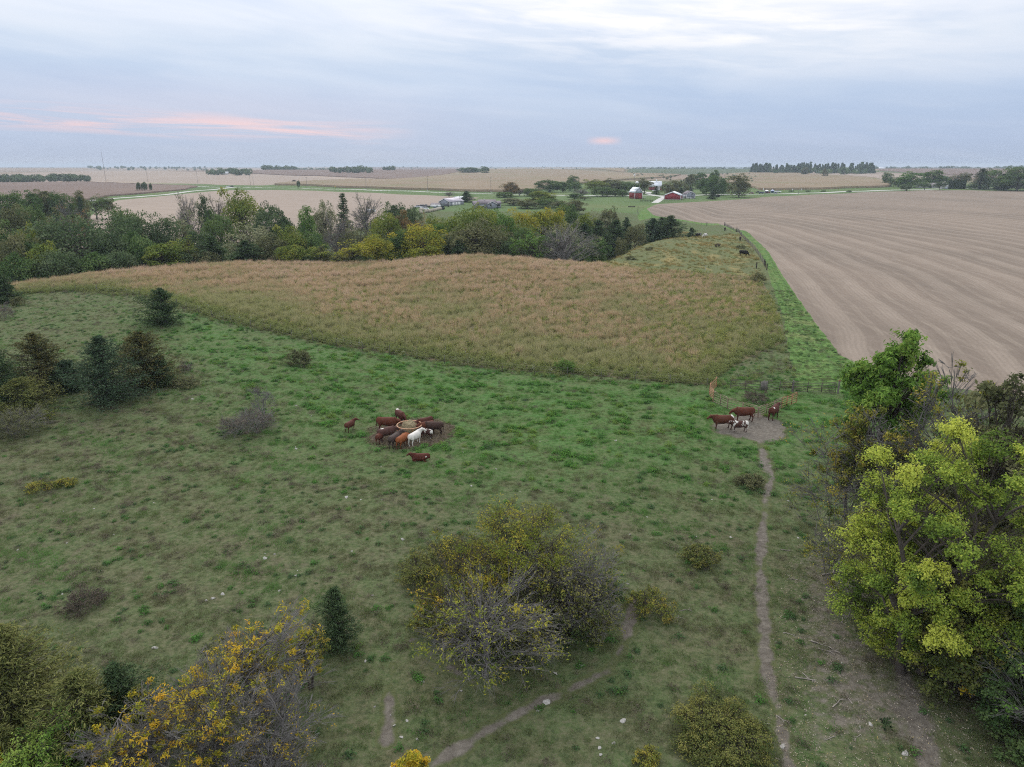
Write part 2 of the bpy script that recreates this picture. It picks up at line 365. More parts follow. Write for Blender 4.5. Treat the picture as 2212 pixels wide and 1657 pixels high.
# soft attributes
a_dirt = np.clip(np.maximum.reduce([sstep(1.0, -.9, f_feed)*.95, sstep(.5, -.7, f_pen), sstep(.42, -.25, f_path)*.84, sstep(1.5, -4.0, f_litter)*.60]), 0, 1)
P_LUSH = hits([(380, 690), (700, 745), (1100, 805), (1530, 832), (1880, 850), (1800, 960), (1500, 1010), (1050, 1010), (720, 960), (560, 820)])
a_lush = sstep(14, -8, poly_sdf(GP, P_LUSH))
P_KNOLL = hits([(1290, 575), (1345, 510), (1480, 500), (1600, 508), (1640, 560), (1650, 605), (1500, 595)])
a_dry = sstep(10, -10, poly_sdf(GP, P_KNOLL))
a_brown = np.clip(sstep(75, 40, gy)*.55+.55*np.exp(-((GP[:, 0]+38)/22)**2-((gy-66)/22)**2), 0, 1)
a_str = np.where(gy > 0, gx-.1*gy+.00086*(gy-250)**2, gx)
_t1 = line_sdf(GP, hits([(1600, 494), (1640, 530), (1690, 620), (1732, 700), (1790, 800)]), 0)
AT = dict(dirt=a_dirt, lush=a_lush, dry=a_dry, brown=a_brown, stripe=a_str, rut=_t1)

def clip_tris(V, T, f):
    """split triangles along f = 0: inside, outside, vertices (columns are carried along)"""
    s = f[T] < 0; k = s.sum(1); tin, tout = [T[k == 3]], [T[k == 0]]; base = len(V); newV = []
    for cnt in (1, 2):
        t = T[k == cnt]
        if not len(t): continue
        ss = s[k == cnt]; odd = np.argmax(ss, 1) if cnt == 1 else np.argmin(ss, 1)
        r_ = np.arange(len(t)); a, b, c = t[r_, odd], t[r_, (odd+1) % 3], t[r_, (odd+2) % 3]
        def cut(p, q):
            w_ = (f[p]/(f[p]-f[q]))[:, None]; return V[p]*(1-w_)+V[q]*w_
        ab, ac = cut(a, b), cut(a, c); iab = base+np.arange(len(t)); iac = iab+len(t); base += 2*len(t); newV += [ab, ac]
        one = np.stack([a, iab, iac], 1); two = np.concatenate([np.stack([iab, b, c], 1), np.stack([iab, c, iac], 1)])
        (tin if cnt == 1 else tout).append(one); (tout if cnt == 1 else tin).append(two)
    return np.concatenate([V]+newV), np.concatenate(tin), np.concatenate(tout)
# ------------------------------------------------------------------ ground materials
def mat_pasture():
    m = M('pasture_turf'); p = m.pos()
    nb = m.noise(p, .045, 3); nm = m.noise(p, .33, 5, .6, .4); ns = m.noise(m.scaled(p, (1, 1.35, 1)), 1.35, 6, .62, .3); nf = m.noise(p, 6.5, 4, .65)
    lush = m.math('ADD', m.math('MULTIPLY', m.attr('lush'), .62), m.math('MULTIPLY', m.math('SUBTRACT', nb, .45), .9), clamp=True)
    base = m.mix(lush, (.098, .138, .054), (.068, .190, .040))
    base = m.mix(m.ramp(nm, [(.40, 0.0), (.62, .7)]), base, m.mix(lush, (.125, .118, .066), (.115, .160, .055)))
    base = m.mix(m.ramp(ns, [(.50, 0.0), (.66, .75)]), base, m.mix(lush, (.070, .112, .040), (.045, .155, .030)))
    base = m.mix(m.math('MULTIPLY', m.ramp(m.noise(p, .8, 5, .65, .5), [(.50, 0.0), (.68, 1.0)]), m.math('ADD', .28, m.math('MULTIPLY', m.attr('brown'), .5))), base, (.120, .098, .070))
    base = m.mix(m.math('MULTIPLY', m.attr('brown'), .34), base, (.105, .094, .058))
    # dry yellow patches of the far knoll
    dry = m.math('MULTIPLY', m.attr('dry'), m.ramp(m.noise(m.scaled(p, (1, .5, 1)), .17, 4, .6, .5), [(.50, 0.0), (.66, .95)]))
    base = m.mix(m.math('MULTIPLY', m.attr('dry'), .6), base, (.165, .175, .075))
    base = m.mix(dry, base, (.30, .235, .095))
    base = m.mix(m.math('MULTIPLY', m.ramp(nf, [(.38, 1.0), (.56, 0.0)]), .32), base, (.045, .052, .026))
    gr = m.noise(p, 3.1, 5, .72, .2); gf = m.noise(p, 11.0, 3, .7)
    base = m.mix(m.math('MULTIPLY', m.ramp(gr, [(.50, 0.0), (.64, 1.0)]), m.math('SUBTRACT', .55, m.math('MULTIPLY', lush, .48))), base, (.172, .160, .102))
    base = m.mix(m.math('MULTIPLY', m.ramp(gr, [(.36, 1.0), (.48, 0.0)]), .6), base, (.040, .058, .026))
    base = m.mix(m.math('MULTIPLY', m.ramp(gf, [(.58, 0.0), (.70, 1.0)]), .35), base, (.22, .21, .14))
    d = m.math('ADD', m.attr('dirt'), m.math('MULTIPLY', m.math('SUBTRACT', m.noise(p, 1.6, 6, .65), .5), 1.1))
    soil = m.ramp(m.noise(p, 3.2, 6, .68), [(.3, (.098, .086, .070)), (.55, (.160, .143, .117)), (.75, (.230, .208, .172))])
    base = m.mix(m.math('MULTIPLY', m.ramp(d, [(.42, 0.0), (.66, 1.0)]), m.ramp(m.attr('dirt'), [(.05, 0.0), (.2, 1.0)])), base, soil)
    bump = m.math('ADD', m.math('MULTIPLY', ns, .8), m.math('MULTIPLY', nf, .35))
    return m.finish(base, .95, bump=bump, bstr=.9, bdist=.28, spec=.05)
def mat_far_ground():
    m = M('verge_grass'); p = m.pos(); n = m.noise(p, .012, 4, .6); n2 = m.noise(p, .3, 5, .6)
    c = m.ramp(n, [(.3, (.075, .12, .045)), (.5, (.10, .155, .055)), (.7, (.14, .165, .070))])
    c = m.mix(m.ramp(n2, [(.45, 0.0), (.7, .5)]), c, (.075, .085, .045))
    # beyond the roads the country is a patchwork of ripe crops
    vo = m.n('ShaderNodeTexVoronoi'); m.l(m.scaled(p, (.0016, .0011, 0), rot=(0, 0, .3)), vo.inputs['Vector']); vo.inputs['Scale'].default_value = 1
    sp = m.n('ShaderNodeSeparateColor'); m.l(vo.outputs['Color'], sp.inputs[0])
    crop = m.ramp(sp.outputs[0], [(.2, (0.180, 0.140, 0.113)), (.42, (0.243, 0.189, 0.140)), (.6, (0.324, 0.261, 0.207)), (.8, (0.216, 0.171, 0.126)), (.95, (0.108, 0.126, 0.063))])
    ln = m.n('ShaderNodeVectorMath', operation='LENGTH'); m.l(p, ln.inputs[0])
    c = m.mix(m.math('MULTIPLY', m.math('SUBTRACT', ln.outputs['Value'], 1050), .004, clamp=True), c, crop); return m.finish(c, .95, spec=.05)
def mat_stubble():
    m = M('stubble'); p = m.pos(); s = m.attr('stripe')
    wv = m.math('ADD', s, m.math('MULTIPLY', m.math('SUBTRACT', m.noise(p, .016, 3, .5), .5), 9.0))
    fine = m.math('MULTIPLY', m.math('ADD', m.math('SINE', m.math('MULTIPLY', wv, 2*math.pi/9.3)), 1), .5)
    big = m.noise(m.scaled(p, (1, .3, 1), rot=(0, 0, -.1)), .03, 5, .6, .6)
    st = m.noise(m.scaled(p, (1, .12, 1), rot=(0, 0, -.12)), .7, 5, .6)
    c = m.ramp(m.noise(p, .9, 6, .65), [(.3, (0.208, 0.165, 0.131)), (.7, (0.282, 0.226, 0.183))])
    c = m.mix(m.ramp(big, [(.36, .95), (.62, 0.0)]), c, (0.176, 0.143, 0.116))
    band = m.math('MULTIPLY', m.ramp(fine, [(.60, 0.0), (.96, 1.0)]), m.ramp(m.noise(p, .05, 3), [(.3, .35), (.6, 1.0)]))
    c = m.mix(m.math('MULTIPLY', band, .42), c, (0.355, 0.294, 0.241))
    c = m.mix(m.math('MULTIPLY', m.ramp(fine, [(.04, 1.0), (.25, 0.0)]), .2), c, (0.167, 0.133, 0.108))
    c = m.mix(m.ramp(st, [(.5, 0.0), (.72, .40)]), c, (0.343, 0.287, 0.231))
    def row(sp, lo, hi, f, col):
        nonlocal c
        q = m.math('MULTIPLY', m.math('ADD', m.math('SINE', m.math('MULTIPLY', m.math('ADD', wv, m.math('MULTIPLY', m.noise(p, .35, 2), .25)), 2*math.pi/sp)), 1), .5)
        c = m.mix(m.math('MULTIPLY', m.math('MULTIPLY', m.ramp(q, [(lo, 0.0), (hi, 1.0)]), m.ramp(m.noise(p, .09, 4), [(.35, .3), (.65, 1.0)])), f), c, col)
    row(3.1, .55, .95, .28, (0.351, 0.294, 0.236)); row(.78, .3, .8, .34, (0.167, 0.137, 0.109)); row(4.65, .80, .98, .30, (0.163, 0.129, 0.103))
    c = m.mix(m.ramp(m.noise(p, 3.5, 3, .7), [(.32, .5), (.5, 0.0)]), c, (0.131, 0.109, 0.086))
    return m.finish(c, .95, bump=m.noise(m.scaled(p, (1, .35, 1)), 2.2, 5, .65), bstr=.6, bdist=.18, spec=.05)
def mat_track():
    m = M('mown_track'); p = m.pos(); r = m.math('ADD', m.attr('rut'), m.math('MULTIPLY', m.noise(p, .4, 3), .9)); ns = m.noise(p, 1.1, 6, .62)
    c = m.ramp(ns, [(.34, (.070, .125, .038)), (.52, (.100, .180, .050)), (.7, (.150, .215, .070))])
    c = m.mix(m.math('MULTIPLY', m.ramp(m.math('MULTIPLY', r, .25), [(.22, 0.0), (.34, 1.0), (.46, 0.0)]), .55), c, (.06, .10, .036))
    c = m.mix(m.math('MULTIPLY', m.ramp(m.math('MULTIPLY', r, .25), [(.02, 1.0), (.2, 0.0)]), .45), c, (.19, .225, .095))
    c = m.mix(m.ramp(m.noise(p, .12, 4, .6), [(.52, 0.0), (.68, .6)]), c, (.19, .20, .085))
    return m.finish(c, .95, bump=ns, bstr=.8, bdist=.25, spec=.05)
def mat_prairie_floor():
    m = M('prairie_floor'); p = m.pos()
    c = m.ramp(m.noise(p, .5, 5, .6), [(.3, (.085, .078, .042)), (.55, (.130, .112, .062)), (.75, (.165, .130, .080))]); return m.finish(c, .95, spec=.05)
def mat_crop(name, a, b, k, rows=3.0, rot=0.2, green=0.0):
    m = M(name); p = m.pos(); n = m.noise(m.scaled(p, (1, .35, 1)), .006, 5, .6, .5); n2 = m.noise(m.scaled(p, (.25, 1, 1), rot=(0, 0, rot)), .16, 4, .6)
    c = m.ramp(n, [(.3, a), (.7, b)]); c = m.mix(m.ramp(n2, [(.42, .5), (.62, 0.0)]), c, k)
    if green: c = m.mix(m.math('MULTIPLY', m.ramp(m.noise(p, .011, 4, .6, .4), [(.5, 0.0), (.68, 1.0)]), green), c, (.15, .17, .08))
    c = m.mix(m.ramp(m.noise(p, .9, 3, .7), [(.3, .35), (.55, 0.0)]), c, k); return m.finish(c, .95, spec=.05)
def mat_gravel():
    m = M('pale_gravel'); p = m.pos(); c = m.ramp(m.noise(p, .8, 6, .65), [(.3, (.42, .41, .39)), (.7, (.56, .55, .52))]); return m.finish(c, .95, spec=.05)
def mat_soil(straw):
    m = M('trampled_hay' if straw else 'bare_soil'); p = m.pos(); n = m.noise(p, 2.6, 6, .68, .3)
    a = [(.3, (.062, .048, .038)), (.52, (.110, .088, .068)), (.72, (.185, .152, .110))] if straw else [(.3, (.100, .086, .071)), (.52, (.160, .142, .119)), (.72, (.228, .204, .172))]
    c = m.ramp(n, a)
    g = m.ramp(m.math('ADD', m.attr('dirt'), m.math('MULTIPLY', m.math('SUBTRACT', m.noise(p, 1.6, 6, .65), .5), .9)), [(.30, 1.0), (.62, 0.0)])
    c = m.mix(m.math('MULTIPLY', g, .9), c, m.ramp(m.noise(p, 5, 4, .6), [(.3, (.062, .085, .032)), (.7, (.115, .128, .052))]))
    return m.finish(c, .95, bump=n, bstr=1.0, bdist=.2, spec=.05)
MAT = {}
# ------------------------------------------------------------------ ground objects, cut out of the one sheet
cols = list(AT); zn = list(zone_f)
V = np.concatenate([np.stack([gx, gy, gz], 1), np.stack([AT[c] for c in cols], 1), np.stack([zone_f[z] for z in zn], 1)], 1)
rest = TRI
def ground_obj(name, V, T, mat, label_kind='structure', lift=0.0):
    u, inv = np.unique(T, return_inverse=True); Q = V[u].copy(); F = inv.reshape(-1, 3)
    if lift:                                            # standing crop: the sheet raised, its edge closed down to the ground
        Q[:, 2] += lift
        e = np.concatenate([F[:, [0, 1]], F[:, [1, 2]], F[:, [2, 0]]])
        key = np.round(Q[:, :2], 2); _, wid = np.unique(key, axis=0, return_inverse=True); wid = wid.ravel()
        es = np.sort(wid[e], 1); _, i, c = np.unique(es, axis=0, return_index=True, return_counts=True); b = e[i[c == 1]]
        lo = Q.copy(); lo[:, 2] -= lift+.3; n = len(Q)
        side = np.stack([b[:, 1], b[:, 0], b[:, 0]+n, b[:, 1]+n], 1); Q = np.concatenate([Q, lo]); F = [F, side]
    me = mesh_np(name, Q[:, :3], F, {c: Q[:, 3+i] for i, c in enumerate(cols)}, mat, True)
    return tag(new_obj(name, me), kind=label_kind)
m_corn_tan = mat_crop('ripe_corn', (.235, .182, .125), (.30, .235, .155), (.165, .125, .088), green=.55)
m_corn_brown = mat_crop('dry_soybeans', (.175, .128, .108), (.215, .158, .128), (.125, .095, .08))
m_pale = mat_crop('pale_stubble', (0.297, 0.241, 0.196), (0.347, 0.284, 0.232), (0.243, 0.196, 0.160))
m_scrub = mat_crop('rough_pasture', (.075, .105, .055), (.12, .14, .075), (.05, .07, .04))
MATZ = dict(gravel_road=('gravel_road', mat_gravel(), 0), driveway=('driveway', None, 0), stubble_field=('stubble_field', mat_stubble(), 0),
            prairie=('prairie_floor', mat_prairie_floor(), 0), grass_track=('grass_track', mat_track(), 0),
            harvested_a=('harvested_field', m_pale, 0), harvested_b=('harvested_field', m_pale, 0), harvested_c=('harvested_field', m_pale, 0),
            corn_a=('crop_field', m_corn_brown, 1.3), corn_b=('crop_field', m_corn_brown, 1.3), corn_c=('crop_field', m_corn_tan, 2.3), corn_d=('crop_field', m_corn_tan, 2.0),
            corn_e=('crop_field', m_corn_tan, 2.3), corn_f=('crop_field', m_corn_brown, 1.3), scrub=('rough_pasture', m_scrub, 0),
            feed=('hay_litter', mat_soil(True), 0), pen=('dirt_patch', mat_soil(False), 0), path=('cattle_path', None, 0))
MATZ['driveway'] = ('driveway', MATZ['gravel_road'][1], 0); MATZ['path'] = ('cattle_path', MATZ['pen'][1], 0)
for z in ('gravel_road', 'driveway', 'stubble_field', 'prairie', 'grass_track', 'harvested_a', 'harvested_b', 'corn_a', 'corn_b', 'corn_c', 'corn_d', 'scrub', 'harvested_c', 'corn_e', 'corn_f', 'feed', 'pen', 'path'):
    V, tin, rest = clip_tris(V, rest, V[:, 3+len(cols)+zn.index(z)])
    nm, mt, lf = MATZ[z]
    if len(tin): ground_obj(nm, V, tin, mt, lift=lf)
# what is left: grazed pasture near the camera, verges and meadows beyond
cen = V[rest][:, :, :2].mean(1); dd = np.hypot(cen[:, 0], cen[:, 1]); far = dd > 420
V[:, 2] += 0
ground_obj('pasture', V, rest[~far], mat_pasture()); ground_obj('ground', V, rest[far], mat_far_ground())
def in_zone(p, name): return None
# ------------------------------------------------------------------ plant builders
def leafy(seed, H, W, base=.15, clumps=40, rc=.17, sub=0, leaves_n=110, leaf=.34, asp=.6, bare=0.0, fill=.5, tr=None, twig_n=2, stems=1, flat=.75,
          up=.5, lean=(0, 0), topbias=0.0, spread=1.0, tone_k=.22, low=-.75, sides=5, norm=True, tw=None):
    """trunk and crown meshes of a broad-leaved tree: limbs reach to leaf masses spread unevenly through the crown"""
    rng = np.random.default_rng(seed); a = W/2; c = H*(1-base)/2; cz = H*(1+base)/2; tr = tr or .022*H
    k = rng.normal(size=(4, 3))*2.2; ph = rng.uniform(0, 6.28, 4)
    C = []
    tries = 0
    while len(C) < clumps and tries < clumps*30:
        tries += 1
        d = unit(rng.normal(size=3))
        if d[2] < low or (topbias and rng.random() > .5+.5*d[2]*topbias): continue
        lobe = 1+.16*np.sum(np.sin(k@d+ph)); r = rng.uniform(fill, 1)*np.clip(lobe, .6, 1.25)*(1-rc*.6)
        hk = 1.0 if d[2] > 0 else math.sqrt(1-abs(d[2])**3)/max(.2, math.sqrt(1-d[2]**2)); p = np.array([d[0]*a*r*spread*hk+lean[0]*max(0, d[2]), d[1]*a*r*spread*hk+lean[1]*max(0, d[2]), cz+d[2]*c*r])
        if len(C) and np.min(np.linalg.norm((np.array(C)-p)/np.array([1, 1, .8]), axis=1)) < rc*W*.42: continue
        C.append(p)
    C = np.array(C); n = len(C)
    wood = Bag(); ts = np.linspace(0, 1, 6)
    feet = np.zeros((stems, 3)); tops = np.zeros((stems, 3))
    for i in range(stems):
        an = rng.uniform(0, 6.28); o = 0 if stems == 1 else rng.uniform(.1, .22)*W
        feet[i] = (np.cos(an)*o*.35, np.sin(an)*o*.35, -.25); tops[i] = (np.cos(an)*o*1.6+lean[0]*.6, np.sin(an)*o*1.6+lean[1]*.6, H*(.45+.5*base) if stems == 1 else H*rng.uniform(.55, .8))
    Ptr = feet[:, None]*(1-ts)[None, :, None]+tops[:, None]*ts[None, :, None]+rng.normal(size=(stems, 6, 3))*np.array([.022*W, .022*W, 0])*ts[None, :, None]
    rt = tr/(stems**.5)
    wood.add(*tubes(Ptr, np.broadcast_to(rt*(1.25-ts*.85), (stems, 6)), sides+1))
    own = rng.integers(0, stems, n)
    dist = np.linalg.norm(C[:, :2]-Ptr[own, -1, :2], axis=1); za = np.clip(C[:, 2]-dist*rng.uniform(.45, 1.0, n), .22*H*max(.35, min(1, base*4)), H*.7)
    tt = np.clip(za/np.maximum(tops[own, 2], .1), .05, 1); A = np.stack([np.array([np.interp(tt[i], ts, Ptr[own[i], :, q]) for q in range(3)]) for i in range(n)])
    mid = A*.45+C*.55; mid[:, 2] += .10*dist; mid += rng.normal(size=mid.shape)*.035*W
    u = np.linspace(0, 1, 6)[None, :, None]
    Pl = A[:, None]*(1-u)**2+2*mid[:, None]*u*(1-u)+C[:, None]*u*u; Pl[:, 1:-1] += rng.normal(size=(n, 4, 3))*.012*W
    r0 = rt*rng.uniform(.22, .5, n)[:, None]; wood.add(*tubes(Pl, r0*(1-np.linspace(0, .86, 6))[None], sides-1))
    isbare = rng.random(n) < bare; R_c = rc*W*rng.uniform(.75, 1.25, n)
    tone = np.clip(.5+rng.normal(size=n)*tone_k, 0, 1); out = unit(C-np.array([0, 0, cz*.85]))
    LV, LN, LT, LS, LA = [], [], [], [], []
    TW = []
    for i in range(n):
        if sub:
            m_ = rng.normal(size=(sub, 3)); m_ = unit(m_)*(rng.random((sub, 1))**.45); m_[:, 2] *= flat
            S = C[i]+m_*R_c[i]+out[i]*R_c[i]*.25
            st = Pl[i][rng.integers(2, 6, sub)]; TW.append(np.stack([st, (st*.4+S*.6)+rng.normal(size=S.shape)*.05*R_c[i], S], 1))
            for _ in range(twig_n):
                e = S+unit(unit(S-st)+rng.normal(size=S.shape)*.7)*R_c[i]*rng.uniform(.2, .5, (sub, 1)); TW.append(np.stack([S*.7+st*.3, S*.5+e*.5, e], 1))
            if isbare[i]:
                keep = rng.random(sub) < .12; S = S[keep]
                if not len(S): continue
            q = rng.integers(0, len(S), leaves_n); o = rng.normal(size=(leaves_n, 3))*np.array([1, 1, .7])*R_c[i]*.19; P = S[q]+o
            sd = unit(P-C[i])
        else:
            sd = unit(rng.normal(size=(leaves_n, 3))+out[i]*.6+np.array([0, 0, .25])); P = C[i]+sd*np.array([1, 1, flat])*R_c[i]*(.45+.62*rng.random((leaves_n, 1))**.7)
            if isbare[i]: P = P[:max(2, leaves_n//9)]; sd = sd[:len(P)]
        LV.append(P); LN.append(sd*.55+np.array([0, 0, up])+rng.normal(size=P.shape)*.55)
        LT.append(np.clip(tone[i]+rng.normal(size=len(P))*.16, 0, 1)); LS.append(leaf*rng.uniform(.65, 1.3, len(P)))
    if not sub and bare > 0:
        for i in np.nonzero(isbare)[0]:
            m_ = 16; st = Pl[i][rng.integers(2, 6, m_)]; e = C[i]+unit(rng.normal(size=(m_, 3))+out[i])*R_c[i]*rng.uniform(.6, 1.2, (m_, 1)); TW.append(np.stack([st, st*.45+e*.55+rng.normal(size=e.shape)*.06*R_c[i], e], 1))
    if TW:
        TW = np.concatenate(TW); tw_r = tw or max(.006, .0011*H); wood.add(*tubes(TW, np.broadcast_to(np.array([2.2, 1.5, .6])*tw_r, (len(TW), 3)), 3))
    LV = np.concatenate(LV); LT = np.concatenate(LT); LS = np.concatenate(LS); LN = np.concatenate(LN)
    ok = LV[:, 2] > .03*H; LV, LT, LS, LN = LV[ok], LT[ok], LS[ok], LN[ok]
    Vq, Fq = leaves(LV, LN, LS, asp, rng)
    # the crown is brought to the asked-for width and height
    cx, cy_ = np.median(LV[:, 0]), np.median(LV[:, 1]); rr = np.quantile(np.hypot(LV[:, 0]-cx, LV[:, 1]-cy_), .965)
    sx = (W/2)/rr; sz = H/np.quantile(LV[:, 2], .995)
    if norm:
        Vq = Vq*np.array([sx, sx, sz]); wood.V = [v*np.array([sx, sx, sz]) for v in wood.V]
    return wood.mesh('trunk', MAT['bark']), mesh_np('crown', Vq, Fq, {'tone': np.repeat(LT, 4)}, MAT['leaf_green'])
def conifer(seed, H, W, base=.04, whorls=22, per=7, sprays=26, ln=.34, asp=.22, power=1.15, droop=.12, lop=.2, rough=.25, trk=.02, updir=.45):
    """cedar or spruce: whorls of limbs carrying sprays of needles"""
    rng = np.random.default_rng(seed); wood = Bag(); ts = np.linspace(0, 1, 5)
    wood.tube(np.stack([rng.normal(size=5)*.01*H*ts, rng.normal(size=5)*.01*H*ts, ts*H*.97-.2*(1-ts)], 1), list(trk*H*(1.15-ts)), 6)
    B, D_, Tn = [], [], []; paths = []; ph = rng.uniform(0, 6.28, 3)
    for i in range(whorls):
        f = (i+.5)/whorls; z = H*(base+(1-base)*f)
        for j in range(per):
            an = rng.uniform(0, 6.28); prof = (1-f**power)*min(1, .55+f*4)
            L = W/2*prof*(1+lop*np.sin(an+ph[0])+lop*.7*np.sin(2*an+ph[1]+f*3))*rng.uniform(1-rough*1.4, 1+rough*.6)+.02*H
            rise = updir*(.2+.8*f); tip = np.array([np.cos(an)*L, np.sin(an)*L, z+L*rise*.7-droop*L*(1-f)]); s0 = np.array([0, 0, z-L*.12])
            mid = s0*.5+tip*.5+np.array([0, 0, -.10*L]); u = np.linspace(0, 1, 4)[:, None]
            P = s0*(1-u)**2+2*mid*u*(1-u)+tip*u*u; paths.append(P)
            m = max(6, int(sprays*(.35+prof))); q = rng.random(m)**.6
            c = s0*(1-q[:, None])**2+2*mid*(q*(1-q))[:, None]+tip*(q*q)[:, None]; wd = L*.30*(1-.55*q)+.03*H
            c = c+rng.normal(size=(m, 3))*np.array([1, 1, .45])*wd[:, None]*.5
            dr = unit(np.array([np.cos(an), np.sin(an), updir*.6])+rng.normal(size=(m, 3))*.5)
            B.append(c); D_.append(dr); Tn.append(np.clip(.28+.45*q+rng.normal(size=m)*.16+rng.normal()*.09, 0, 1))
    B = np.concatenate(B); D_ = np.concatenate(D_); Tn = np.concatenate(Tn)
    Vt, Ft = tubes(np.array(paths), np.broadcast_to(np.array([1, .8, .5, .15])*.006*H, (len(paths), 4)), 3); wood.add(Vt, Ft)
    nrm = rng.normal(size=B.shape)*.6+np.array([0, 0, .7])
    lowb = B[:, 2] < H*.5; sx = (W/2)/np.quantile(np.hypot(B[lowb, 0], B[lowb, 1]), .93); sc3 = np.array([sx, sx, 1])
    B = B*sc3; wood.V = [v*sc3 for v in wood.V]
    Vq, Fq = leaves(B, nrm, ln*rng.uniform(.6, 1.25, len(B)), asp, rng, along=D_)
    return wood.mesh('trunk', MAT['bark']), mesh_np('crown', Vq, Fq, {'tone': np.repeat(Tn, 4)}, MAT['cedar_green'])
def mat_bark(name, a, b):
    m = M(name); n = m.noise(m.scaled(m.obj(), (1, 1, .2)), 9, 5, .65); return m.finish(m.ramp(n, [(.3, a), (.7, b)]), .95, spec=.05)
MAT['bark'] = mat_bark('grey_brown_bark', (.060, .050, .042), (.125, .108, .094))
MAT['bark_grey'] = mat_bark('pale_grey_bark', (.12, .112, .108), (.235, .222, .212))
MAT['bark_dead'] = mat_bark('dead_grey_wood', (.13, .12, .112), (.25, .235, .22))
L = leaf_mat
MAT['leaf_green'] = L('green_leaves', (0.058, 0.108, 0.039), (0.101, 0.162, 0.056), (0.164, 0.222, 0.080))
MAT['leaf_bright'] = L('bright_green_leaves', (0.065, 0.137, 0.033), (0.123, 0.218, 0.052), (0.191, 0.283, 0.076))
MAT['leaf_oak'] = L('dark_oak_leaves', (0.060, 0.095, 0.045), (0.096, 0.140, 0.063), (0.150, 0.192, 0.096), vary=.2)
MAT['leaf_olive'] = L('olive_leaves', (0.095, 0.108, 0.051), (0.150, 0.160, 0.075), (0.217, 0.211, 0.107))
MAT['leaf_yellowgreen'] = L('yellow_green_leaves', (.105, .150, .038), (.180, .230, .052), (.285, .290, .066), vary=.18)
MAT['leaf_yellow'] = L('yellow_leaves', (0.165, 0.204, 0.042), (0.297, 0.303, 0.051), (0.440, 0.363, 0.057), vary=.15)
MAT['leaf_maple'] = L('yellow_green_maple_leaves', (0.116, 0.183, 0.039), (0.287, 0.390, 0.067), (0.549, 0.586, 0.104), .35, 0)
MAT['leaf_gold'] = L('golden_locust_leaves', (.200, .230, .035), (.500, .420, .045), (.640, .400, .040), vary=.1)
MAT['leaf_gold2'] = L('yellow_locust_leaves', (.120, .150, .028), (.300, .280, .040), (.480, .340, .045), vary=.1)
MAT['leaf_lime'] = L('lime_locust_leaves', (.140, .185, .032), (.290, .320, .050), (.480, .410, .060), vary=.1)
MAT['leaf_rust'] = L('rusty_leaves', (0.119, 0.113, 0.056), (0.210, 0.153, 0.072), (0.307, 0.180, 0.079))
MAT['leaf_pale'] = L('pale_grey_green_leaves', (0.152, 0.169, 0.095), (0.227, 0.239, 0.135), (0.303, 0.303, 0.176))
MAT['leaf_locust'] = L('fresh_locust_leaves', (0.091, 0.179, 0.036), (0.176, 0.305, 0.060), (0.283, 0.388, 0.081), vary=.1)
MAT['leaf_shrub'] = L('olive_shrub_leaves', (.085, .115, .038), (.170, .190, .058), (.280, .265, .080), vary=.1)
MAT['leaf_thicket'] = L('thicket_leaves', (.100, .135, .036), (.235, .255, .055), (.400, .330, .065), vary=.15)
MAT['leaf_dead'] = L('brown_dead_leaves', (0.094, 0.077, 0.060), (0.157, 0.125, 0.096), (0.226, 0.191, 0.143))
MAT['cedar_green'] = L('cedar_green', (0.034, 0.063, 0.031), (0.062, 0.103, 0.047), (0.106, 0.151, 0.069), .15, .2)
MAT['cedar_blue'] = L('cedar_blue_green', (.032, .062, .036), (.058, .100, .054), (.098, .142, .080), .15, .15)
MAT['cedar_rust'] = L('cedar_rust', (.045, .062, .030), (.085, .094, .038), (.155, .135, .052), .15, .1)
MAT['cedar_light'] = L('cedar_pale_green', (.070, .098, .034), (.150, .170, .055), (.240, .240, .085), .15, .1)
KIT = {}
